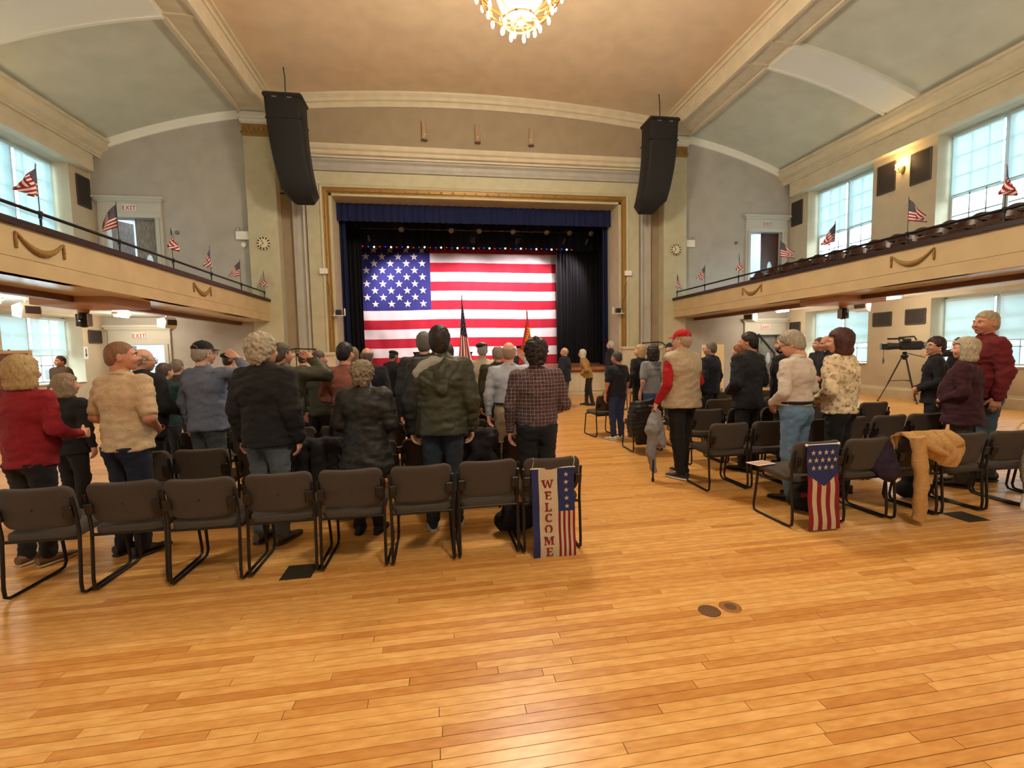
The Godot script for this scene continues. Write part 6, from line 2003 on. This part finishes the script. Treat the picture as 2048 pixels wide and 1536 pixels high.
func crowd() -> void:
	var navy := rgb(24, 27, 38)
	var black := rgb(20, 19, 20)
	var coat := {"grow": 0.016}
	var L := []
	# the block beside the WELCOME banner, from its outer end to the aisle
	L.append({"label": "woman with blonde bob in a red sweater and black trousers", "at": [-3.2, -4.15], "h": 1.66, "turn": -0.25, "hair": "bob", "hair_color": rgb(206, 176, 122), "w": 1.12, "arms": ["front", "bend"], "legs": rgb(22, 21, 22), "shoe": rgb(120, 84, 56), "sole": rgb(190, 170, 150), "tops": [garment(rgb(152, 12, 30), 0.84, "sweater")]})
	L.append({"label": "man in a cream short-sleeved shirt and dark jeans looking to the side", "at": [-2.54, -4.2], "h": 1.77, "turn": -0.35, "look": -0.75, "face": true, "hair": "buzz", "hair_color": rgb(156, 110, 76), "skin": 1, "w": 1.1, "arms": ["front", "front"], "legs": rgb(28, 33, 52), "legs_kind": "denim", "shoe": rgb(46, 34, 28), "sole": rgb(40, 30, 26), "tops": [garment(rgb(226, 196, 156), 0.87, "shirt", {"sleeve": "short", "flare": 0.01})]})
	L.append({"label": "short woman with ash blonde hair in a black top", "at": [-3.68, -5.25], "h": 1.48, "turn": -0.3, "look": -0.4, "hair": "bob", "hair_color": rgb(170, 144, 112), "w": 1.1, "legs": black, "tops": [garment(rgb(22, 21, 25), 0.8)]})
	L.append({"label": "balding man with grey fringe in a black suit", "at": [-3.05, -5.35], "h": 1.73, "turn": -0.35, "look": -0.45, "nod": -0.1, "face": true, "glasses": true, "hair": "fringe", "hair_color": rgb(176, 160, 140), "w": 1.1, "arms": ["bend", "bend"], "legs": black, "tops": [garment(rgb(214, 214, 214), 0.95), garment(rgb(22, 22, 26), 0.8, "jacket", coat)]})
	L.append({"label": "person in a teal jacket holding up a phone", "at": [-3.42, -6.45], "h": 1.56, "turn": -0.3, "hair": "short", "hair_color": rgb(90, 76, 66), "arms": ["down", "phone"], "tops": [garment(rgb(18, 62, 62), 0.84, "jacket")]})
	L.append({"label": "man in a navy cap and slate blue shirt saluting", "at": [-2.43, -5.3], "h": 1.79, "turn": -0.35, "look": -0.15, "face": true, "glasses": true, "hair": "fringe", "hair_color": rgb(196, 176, 158), "skin": 2, "hat": "cap", "hat_color": rgb(16, 18, 26), "w": 1.14, "arms": ["down", "salute"], "legs": rgb(70, 76, 82), "legs_kind": "denim", "tops": [garment(rgb(112, 122, 146), 0.83, "shirt", {"flare": 0.015})]})
	L.append({"label": "grey-haired person far behind the saluting man in the navy cap", "at": [-3.8, -7.5], "h": 1.6, "hair": "short", "hair_color": rgb(150, 134, 116), "tops": [garment(rgb(60, 60, 66))]})
	L.append({"label": "white-haired man in a black fleece jacket and grey jeans", "at": [-1.47, -4.22], "h": 1.80, "turn": -0.3, "look": -0.35, "glasses": true, "face": true, "hair": "curly", "hair_color": rgb(206, 192, 166), "w": 1.05, "legs": rgb(98, 106, 114), "legs_kind": "denim", "shoe": rgb(92, 78, 64), "sole": rgb(60, 50, 44), "tops": [garment(rgb(24, 23, 24), 0.83, "jacket", {"grow": 0.022, "flare": 0.0})]})
	L.append({"label": "person in a black beret in front of the cream end wall", "at": [-3.1, -7.5], "h": 1.69, "hat": "beret", "hat_color": black, "hair": "buzz", "hair_color": rgb(70, 56, 48), "tops": [garment(rgb(26, 26, 32), 0.82, "jacket")]})
	L.append({"label": "bald man far off beside the person in the black beret", "at": [-3.35, -8.62], "h": 1.63, "hair": "fringe", "hair_color": rgb(150, 130, 110), "tops": [garment(rgb(120, 124, 110))]})
	L.append({"label": "man in an olive army jacket covered with patches saluting", "at": [-1.66, -5.3], "h": 1.76, "turn": -0.3, "look": -0.3, "hair": "short", "hair_color": rgb(96, 80, 66), "skin": 1, "w": 1.06, "arms": ["down", "salute"], "legs": rgb(26, 28, 36), "tops": [garment(rgb(64, 64, 44), 0.96, "jacket", {"grow": 0.02, "kind": "shell"})]})
	L.append({"label": "person in a black hat far behind the army jacket", "at": [-2.35, -8.6], "h": 1.68, "hat": "beret", "hat_color": black, "hair": "buzz", "hair_color": rgb(60, 50, 44), "tops": [garment(navy)]})
	L.append({"label": "short-haired man holding a phone behind the saluting army jacket", "at": [-1.56, -6.45], "h": 1.69, "turn": -0.2, "look": -0.6, "hair": "buzz", "hair_color": rgb(98, 74, 58), "skin": 1, "arms": ["down", "phone"], "tops": [garment(rgb(70, 72, 60), 0.84, "jacket")]})
	L.append({"label": "dark-haired man in a salmon shirt and navy trousers", "at": [-1.04, -5.5], "h": 1.76, "turn": -0.2, "look": -0.2, "hair": "short", "hair_color": rgb(36, 26, 26), "w": 1.06, "arms": ["front", "front"], "legs": rgb(40, 44, 62), "belt": rgb(34, 24, 20), "tops": [garment(rgb(176, 110, 96), 0.96)]})
	L.append({"label": "short woman with curly grey hair in a long black coat", "at": [-0.66, -4.25], "h": 1.55, "turn": -0.15, "look": -0.2, "hair": "curly", "hair_color": rgb(158, 142, 116), "w": 1.12, "arms": ["front", "front"], "legs": black, "shoe": rgb(24, 22, 22), "tops": [garment(rgb(34, 31, 27), 0.60, "coat", {"grow": 0.02, "kind": "shell", "flare": 0.03})]})
	L.append({"label": "woman with long fair hair in front of the stage leg", "at": [-1.5, -8.6], "h": 1.74, "hair": "long", "hair_color": rgb(140, 112, 84), "tops": [garment(rgb(50, 48, 54))]})
	L.append({"label": "bald man in a dark navy suit with a white collar", "at": [-0.94, -6.45], "h": 1.71, "turn": -0.1, "hair": "fringe", "hair_color": rgb(120, 104, 92), "w": 1.12, "legs": navy, "tops": [garment(rgb(226, 226, 230), 0.95), garment(rgb(25, 26, 38), 0.8, "jacket", coat)]})
	L.append({"label": "man in a black beret and black blazer turned to the flag", "at": [-0.92, -9.8], "h": 1.69, "turn": -0.7, "nod": -0.25, "skin": 3, "hat": "beret", "hat_color": black, "hair": "buzz", "hair_color": black, "legs": black, "tops": [garment(rgb(226, 224, 220), 0.95), garment(rgb(16, 16, 18), 0.8, "jacket", coat)]})
	L.append({"label": "uniformed person in a peaked cap beside the olive jacket", "at": [-0.5, -11.5], "h": 1.64, "turn": PI, "face": true, "hat": "service", "hat_color": navy, "tops": [garment(navy, 0.82, "tunic")]})
	L.append({"label": "tall dark-haired man in an olive jacket with a pale hood", "at": [0.02, -4.22], "h": 1.85, "turn": -0.08, "hair": "full", "hair_color": rgb(42, 26, 24), "w": 1.06, "legs": rgb(44, 52, 66), "legs_kind": "denim", "shoe": rgb(26, 28, 38), "sole": rgb(214, 208, 200), "tops": [garment(rgb(62, 62, 44), 0.84, "jacket", {"grow": 0.024, "kind": "shell"}), garment(rgb(34, 36, 40), 0.84, "sleeve", {"torso": false, "grow": 0.028, "only": [true, false], "collar": false, "kind": "shell"})]})
	L.append({"label": "grey-haired man in a charcoal jacket behind the olive jacket", "at": [-0.15, -5.35], "h": 1.86, "hair": "short", "hair_color": rgb(128, 122, 114), "w": 1.05, "tops": [garment(rgb(52, 54, 60), 0.84, "jacket", coat)]})
	L.append({"label": "dark-haired person in a black down jacket beside the olive jacket", "at": [0.14, -6.45], "h": 1.74, "hair": "short", "hair_color": rgb(60, 40, 34), "skin": 1, "w": 1.05, "tops": [garment(rgb(20, 20, 22), 0.84, "jacket", {"grow": 0.02})]})
	L.append({"label": "grey-haired man in a navy beret and cream shirt", "at": [0.72, -7.5], "h": 1.77, "hair": "short", "hair_color": rgb(190, 184, 176), "hat": "beret", "hat_color": rgb(20, 22, 38), "w": 1.05, "tops": [garment(rgb(222, 206, 180), 0.84)]})
	L.append({"label": "balding man in a moss brown jacket", "at": [0.84, -6.45], "h": 1.70, "turn": 0.1, "nod": -0.15, "hair": "thin", "hair_color": rgb(176, 156, 134), "w": 1.15, "legs": rgb(50, 48, 46), "tops": [garment(rgb(66, 58, 40), 0.82, "jacket", coat)]})
	L.append({"label": "bald man in a pale blue shirt and khaki trousers saluting", "at": [0.82, -5.32], "h": 1.73, "turn": -0.1, "hair": "fringe", "hair_color": rgb(206, 170, 150), "skin": 2, "w": 1.12, "arms": ["down", "brow"], "legs": rgb(196, 178, 148), "belt": rgb(52, 36, 28), "tops": [garment(rgb(208, 214, 230), 1.0)]})
	L.append({"label": "dark curly-haired man in a maroon checked shirt and black jeans", "at": [0.90, -4.2], "h": 1.72, "turn": -0.05, "hair": "curly", "hair_color": rgb(40, 27, 25), "skin": 1, "w": 1.16, "arms": ["down", "front"], "legs": rgb(26, 27, 34), "legs_kind": "denim", "tops": [garment(rgb(62, 36, 40), 0.93, "checked_shirt", {"kind": "plaid", "flare": 0.0})]})
	# near the stage
	L.append({"label": "uniformed person in a peaked cap holding the red standard", "at": [2.12, -11.85], "h": 1.75, "turn": PI, "face": true, "skin": 1, "hat": "service", "hat_color": rgb(18, 18, 24), "arms": ["bend", "bend"], "legs": navy, "tops": [garment(rgb(26, 28, 40), 0.82, "tunic")]})
	L.append({"label": "uniformed person holding the furled stars and stripes standard", "at": [0.75, -11.3], "h": 1.62, "turn": PI, "face": true, "hat": "service", "hat_color": rgb(18, 18, 24), "arms": ["bend", "bend"], "legs": navy, "tops": [garment(rgb(26, 28, 40), 0.82, "tunic")]})
	L.append({"label": "balding man in a navy blazer and grey trousers before the stage", "at": [3.36, -12.0], "h": 1.69, "turn": 0.9, "face": true, "glasses": true, "hair": "fringe", "hair_color": rgb(180, 164, 148), "w": 1.1, "arms": ["bend", "bend"], "legs": rgb(96, 94, 92), "tops": [garment(rgb(226, 226, 226), 0.95), garment(rgb(24, 28, 48), 0.8, "blazer", coat)]})
	L.append({"label": "white-haired woman in a tan jacket stooping before the stage", "at": [4.3, -12.8], "h": 1.62, "turn": 1.2, "lean": 0.35, "face": true, "hair": "bob", "hair_color": rgb(230, 222, 206), "arms": ["front", "front"], "legs": rgb(34, 28, 28), "step": 0.1, "tops": [garment(rgb(186, 142, 78), 0.86, "jacket", coat)]})
	L.append({"label": "white-haired man with glasses in a dark suit by the stage curtain", "at": [5.55, -14.3], "h": 1.89, "turn": 1.0, "face": true, "glasses": true, "hair": "short", "hair_color": rgb(226, 220, 210), "legs": navy, "tops": [garment(rgb(120, 140, 180), 0.95), garment(rgb(28, 30, 42), 0.8, "jacket", coat)]})
	# the block beside the shield banner
	L.append({"label": "stocky man in a navy tee shirt and blue jeans by the aisle chair", "at": [3.12, -7.75], "h": 1.58, "turn": 0.35, "look": 0.2, "hair": "short", "hair_color": rgb(84, 78, 76), "skin": 1, "w": 1.22, "legs": rgb(46, 60, 104), "legs_kind": "denim", "shoe": rgb(224, 222, 216), "sole": rgb(230, 228, 222), "tops": [garment(rgb(27, 29, 42), 0.86, "tee_shirt", {"sleeve": "short", "collar": false})]})
	L.append({"label": "woman with dark curly bob in a printed grey tee shirt", "at": [3.62, -7.4], "h": 1.66, "turn": 0.3, "look": 0.1, "hair": "curly_bob", "hair_color": rgb(46, 34, 32), "w": 1.02, "legs": rgb(66, 94, 134), "legs_kind": "denim", "shoe": rgb(150, 150, 150), "sole": rgb(220, 220, 216), "tops": [garment(rgb(152, 153, 160), 0.88, "tee_shirt", {"sleeve": "short", "collar": false})]})
	L.append({"label": "fair-haired woman in black behind the dark curly bob", "at": [3.95, -8.6], "h": 1.69, "turn": 0.4, "hair": "bob", "hair_color": rgb(206, 172, 132), "face": true, "look": 0.9, "tops": [garment(black)]})
	L.append({"label": "big man in a red cap, tan vest and red sleeves leaning on a cane", "at": [2.98, -5.3], "h": 1.84, "turn": 0.35, "look": 0.25, "hat": "cap", "hat_color": rgb(206, 20, 32), "hair": "fringe", "hair_color": rgb(214, 180, 156), "skin": 2, "w": 1.2, "arms": ["cane", "front"], "legs": rgb(18, 18, 18), "legs_w": 1.15, "shoe": rgb(24, 24, 26), "sole": rgb(222, 218, 206), "step": 0.08, "tops": [garment(rgb(196, 20, 30), 0.9, "shirt"), garment(rgb(196, 176, 144), 0.84, "vest", {"arms": false, "grow": 0.03, "kind": "shell", "flare": 0.02})]})
	L.append({"label": "person in a navy cap half hidden by the red cap", "at": [4.8, -9.0], "h": 1.72, "turn": 0.5, "hat": "cap", "hat_color": rgb(28, 34, 62), "tops": [garment(rgb(70, 74, 84))]})
	L.append({"label": "grey-haired man with glasses in a navy jacket", "at": [4.76, -7.5], "h": 1.71, "turn": 0.5, "look": 0.3, "glasses": true, "face": true, "hair": "short", "hair_color": rgb(132, 122, 108), "w": 1.08, "legs": navy, "tops": [garment(rgb(26, 30, 46), 0.82, "jacket", coat)]})
	L.append({"label": "woman with short reddish hair far behind the dark suits", "at": [6.7, -9.5], "h": 1.64, "turn": 0.6, "hair": "full", "hair_color": rgb(158, 98, 62), "tops": [garment(rgb(90, 84, 80))]})
	L.append({"label": "dark-haired man in a charcoal suit with a white collar", "at": [3.95, -5.38], "h": 1.80, "turn": 0.35, "look": 0.35, "hair": "short", "hair_color": rgb(34, 27, 25), "skin": 1, "w": 1.06, "arms": ["front", "front"], "legs": rgb(32, 33, 40), "tops": [garment(rgb(232, 230, 230), 0.95), garment(rgb(33, 35, 44), 0.80, "jacket", coat)]})
	L.append({"label": "grey-haired person in grey by the grey doors", "at": [9.85, -13.2], "h": 1.66, "turn": 0.9, "hair": "short", "hair_color": rgb(110, 106, 104), "tops": [garment(rgb(120, 116, 112))]})
	L.append({"label": "bearded man in a black suit between the charcoal suit and white shirt", "at": [4.52, -5.42], "h": 1.76, "turn": 0.5, "look": 0.4, "face": true, "hair": "short", "hair_color": rgb(70, 50, 42), "beard": true, "w": 1.05, "legs": black, "tops": [garment(rgb(230, 228, 226), 0.95), garment(rgb(18, 18, 20), 0.8, "jacket", coat)]})
	L.append({"label": "grey-haired man in a white shirt and pale jeans with bowed head", "at": [3.65, -4.22], "h": 1.77, "turn": 0.38, "look": 0.35, "nod": -0.38, "glasses": true, "face": true, "hair": "full", "hair_color": rgb(196, 182, 162), "w": 1.06, "arms": ["front", "front"], "legs": rgb(112, 142, 172), "legs_kind": "denim", "belt": rgb(28, 30, 46), "tops": [garment(rgb(238, 224, 210), 0.99)]})
	L.append({"label": "auburn-haired woman in a cream floral blouse and black trousers", "at": [4.25, -4.3], "h": 1.78, "turn": 0.4, "look": 0.45, "nod": -0.1, "hair": "bob", "hair_color": rgb(88, 40, 30), "w": 1.08, "arms": ["front", "front"], "legs": rgb(20, 20, 22), "tops": [garment(rgb(232, 214, 178), 0.87, "blouse", {"kind": "floral", "grow": 0.008})]})
	L.append({"label": "bald man in black standing sideways by the window", "at": [6.2, -6.5], "h": 1.77, "turn": 1.3, "nod": -0.2, "face": true, "hair": "fringe", "hair_color": rgb(120, 92, 74), "skin": 1, "w": 1.08, "arms": ["bend", "bend"], "tops": [garment(rgb(20, 22, 32))]})
	L.append({"label": "brown-haired man in a dark shirt beside the bald man by the window", "at": [6.95, -7.5], "h": 1.75, "turn": 1.4, "face": true, "hair": "short", "hair_color": rgb(118, 78, 58), "skin": 1, "tops": [garment(rgb(26, 28, 40))]})
	L.append({"label": "camera operator in black with headphones behind the tripod", "at": [13.02, -9.75], "h": 1.72, "turn": 0.95, "look": 0.1, "face": true, "hair": "short", "hair_color": rgb(60, 46, 40), "w": 1.12, "arms": ["reach", "reach"], "legs": rgb(22, 26, 40), "shoe": rgb(190, 190, 190), "sole": rgb(220, 220, 220), "tops": [garment(rgb(20, 22, 30), 0.82, "jacket", coat)]})
	L.append({"label": "woman with dark cropped hair, glasses and pearl earrings in black", "at": [6.78, -5.35], "h": 1.69, "turn": 0.8, "look": 0.5, "face": true, "glasses": true, "hair": "full", "hair_color": rgb(70, 36, 34), "arms": ["front", "front"], "legs": rgb(24, 28, 44), "tops": [garment(rgb(22, 20, 28), 0.8, "cardigan")]})
	L.append({"label": "stout woman with white bob in a plum sweater", "at": [5.78, -4.25], "h": 1.66, "turn": 0.55, "look": 0.2, "hair": "bob", "hair_color": rgb(218, 204, 172), "w": 1.26, "arms": ["front", "down"], "legs": rgb(78, 74, 68), "tops": [garment(rgb(66, 20, 34), 0.74, "sweater", {"flare": 0.02})]})
	L.append({"label": "small dark head behind the plum sweater", "at": [10.4, -7.5], "h": 1.66, "turn": 0.8, "hair": "short", "hair_color": rgb(52, 42, 38), "tops": [garment(navy)]})
	L[-1].label = "dark-haired person in navy far off by the window"
	L.append({"label": "tall fair-haired man in a dark red jacket seen in profile", "at": [6.28, -4.42], "h": 1.97, "turn": 1.15, "look": 0.3, "face": true, "hair": "short", "hair_color": rgb(206, 184, 146), "skin": 1, "w": 1.08, "legs": rgb(74, 92, 108), "legs_kind": "denim", "tops": [garment(rgb(118, 22, 28), 0.86, "jacket", {"grow": 0.012})]})
	L.append({"label": "guard in a brown uniform jacket leaning by the window", "at": [-8.5, -12.0], "h": 1.72, "turn": PI - 0.3, "face": true, "skin": 1, "hair": "short", "hair_color": rgb(80, 60, 50), "arms": ["front", "front"], "legs": rgb(60, 50, 44), "tops": [garment(rgb(94, 76, 60), 0.84, "jacket", coat)]})
	for p in L:
		var o := person(p)
		extras(p, o)

func extras(p: Dictionary, o: Node3D) -> void:
	var lb: String = p.label
	var k: float = p.h / 1.75
	var A: Array = o.get_meta("_arms")
	var hx: Transform3D = o.get_meta("_head")
	o.remove_meta("_arms")
	o.remove_meta("_head")
	if "a phone" in lb:
		var hp: Vector3 = o.transform * (A[1][2] + A[1][3].normalized() * 0.09)
		var ph := thing("phone", "black phone held up by the person " + ("in teal" if "teal" in lb else "behind the army jacket"), "phone", hp, o.rotation.y)
		part("case", MB.new().obox(Transform3D(Basis(), V(0, 0.02, -0.03)), V(0.15, 0.075, 0.009), 0.004), M.black_plastic, ph)
		part("screen", MB.new().obox(Transform3D(Basis(), V(0, 0.02, -0.0248)), V(0.14, 0.066, 0.001)), mat("phone_screen", rgb(150, 170, 190), 0.2, {"emit": rgb(170, 190, 210), "energy": 0.5}), ph)
	if "army jacket covered" in lb:
		for q in [[0.06, 1.34, 0.06], [0.0, 1.26, 0.05], [0.09, 1.21, 0.035], [0.02, 1.13, 0.03], [0.11, 1.12, 0.05], [0.13, 1.06, 0.03], [0.07, 1.03, 0.045], [-0.08, 1.2, 0.05]]:
			var m := MB.new().lathe([Vector2(q[2], 0.0), Vector2(q[2], 0.006), Vector2(q[2] * 0.8, 0.008), Vector2(q[2] * 0.78, 0.006), Vector2(0.002, 0.006)], 18, Transform3D(Basis(Vector3.RIGHT, PI / 2), V(q[0] * k, q[1] * k, 0.152 - 0.12 * q[0] * q[0] * 4.0)))
			part("patch", m, mat("patch_tan", rgb(176, 156, 116), 0.8), o)
			part("patch_emblem", MB.new().prism(star_poly(q[2] * 0.6), Transform3D(Basis(), V(q[0] * k, q[1] * k, 0.159 - 0.12 * q[0] * q[0] * 4.0)), 0.003), mat("patch_dark", rgb(60, 52, 40), 0.8), o)
	if "pale hood" in lb:
		var m := MB.new()
		var s := Sdf.new(V(-0.25, 1.2, -0.05) * k, V(0.2, 1.55, 0.28) * k, 0.015)
		s.cap(V(-0.175, 1.36, 0.075) * k, V(-0.05, 1.455, 0.075) * k, 0.050, 0.052, 0.03)
		s.cap(V(-0.175, 1.36, 0.075) * k, V(-0.13, 1.42, 0.075) * k, 0.055, 0.055, 0.03)
		s.cap(V(-0.05, 1.455, 0.075) * k, V(0.03, 1.465, 0.07) * k, 0.050, 0.042, 0.03)
		s.into(m, Transform3D(), 0.003, V(14, 14, 14), 5)
		part("hood_lining", m, cloth(rgb(176, 176, 166)), o)
		m = MB.new()
		s = Sdf.new(V(-0.2, 1.12, -0.05) * k, V(0.25, 1.55, 0.28) * k, 0.015)
		s.cap(V(0.02, 1.22, 0.148) * k, V(0.13, 1.42, 0.075) * k, 0.045, 0.055, 0.04)
		s.cap(V(0.02, 1.22, 0.148) * k, V(-0.15, 1.32, 0.12) * k, 0.045, 0.035, 0.04)
		s.cap(V(0.0, 1.34, 0.14) * k, V(0.05, 1.44, 0.085) * k, 0.055, 0.055, 0.05)
		s.into(m, Transform3D(), 0.01, V(14, 14, 14), 6)
		part("hood", m, cloth(rgb(62, 62, 44), "shell"), o)
	if "printed grey" in lb:
		var rows := [[1.37, 0.20], [1.335, 0.17], [1.30, 0.06], [1.265, 0.15], [1.23, 0.08]]
		for q in rows:
			var n := int(q[1] / 0.022)
			for j in n:
				if (j * 7 + int(q[0] * 100)) % 5 == 0: continue
				part("print", MB.new().obox(Transform3D(Basis(), V((j + 0.5 - n / 2.0) * 0.022, q[0], 0.139)), V(0.014, 0.018, 0.006)), mat("print_grey", rgb(70, 70, 78), 0.8), o)
	if "cane" in lb:
		var hp: Vector3 = o.transform * (A[0][2] + A[0][3].normalized() * 0.08)
		var c := thing("walking_cane", "black walking cane with a rubber tip in the red cap's hand", "cane", V(hp.x, 0, hp.z))
		part("shaft", MB.new().tube([V(-0.10, 0.04, 0.16), V(0, hp.y - 0.02, 0)], 0.011, 8), M.black_metal, c)
		part("handle", MB.new().tube([V(0.0, hp.y - 0.04, 0.0), V(0.0, hp.y, 0.0), V(-0.02, hp.y + 0.025, -0.03), V(-0.03, hp.y + 0.02, -0.09)], 0.014, 8), mat("cane_grip", rgb(60, 40, 30), 0.5), c)
		part("tip", MB.new().tube([V(-0.105, 0.004, 0.168), V(-0.10, 0.045, 0.16)], 0.017, 8), M.black_plastic, c)
		var j := MB.new()
		var s := Sdf.new(V(-0.3, 0.05, -0.2), V(0.3, 1.0, 0.35), 0.018)
		s.cap(V(0.02, hp.y - 0.03, -0.03), V(-0.05, 0.62, 0.05), 0.035, 0.09, 0.04, V(1, 1, 0.85))
		s.cap(V(0.05, hp.y - 0.06, 0.0), V(0.05, 0.45, 0.09), 0.035, 0.06, 0.03)
		s.cap(V(-0.04, 0.62, 0.05), V(-0.09, 0.32, 0.08), 0.075, 0.05, 0.04)
		s.cap(V(-0.09, 0.34, 0.08), V(-0.06, 0.12, 0.10), 0.05, 0.035, 0.04)
		s.into(j, Transform3D(), 0.02, V(16, 9, 16), 9)
		var jo := one("grey_hoodie", "grey hooded sweatshirt hanging from the hand with the cane", "jacket", j, cloth(rgb(150, 148, 154)))
		jo.position = V(hp.x, 0, hp.z)
	if p.get("beard", false):
		var m := MB.new()
		var s := Sdf.new(V(-0.1, -0.16, -0.14), V(0.1, 0.03, 0.06), 0.011)
		s.ell(V(0, -0.065, -0.042), V(0.067, 0.058, 0.066), 0.02)
		s.cut(func(q: Vector3) -> float: return maxf(q.y + 0.025 - 0.3 * maxf(0.0, absf(q.x) - 0.04), q.z - 0.0))
		s.into(m, Transform3D(), 0.006, V(60, 30, 60), 4)
		part("beard", m, mat("hair_" + p.hair_color.to_html(false), p.hair_color, 0.6), o).transform = hx * Transform3D(Basis().scaled(V(k, k, k)), Vector3.ZERO)
	if "pearl" in lb:
		for e: float in [-1.0, 1.0]:
			part("earring", MB.new().ball(V(0.085 * e, -0.05, 0.005), V(0.011, 0.011, 0.011), 8), mat("pearl", rgb(240, 236, 228), 0.15), o).transform = hx * Transform3D(Basis().scaled(V(k, k, k)), Vector3.ZERO)
	if "headphones" in lb:
		var arc := []
		for j in 11: arc.append(V(cos(PI * j / 10.0) * 0.098, 0.02 + sin(PI * j / 10.0) * 0.125, 0.01))
		var hd := part("headphones", MB.new().tube(arc, 0.008, 6), M.black_plastic, o)
		hd.transform = hx * Transform3D(Basis().scaled(V(k, k, k)), Vector3.ZERO)
		for e: float in [-1.0, 1.0]: part("ear_cup", MB.new().ball(V(0.095 * e, -0.01, 0.01), V(0.02, 0.035, 0.03), 10), M.black_plastic, hd)
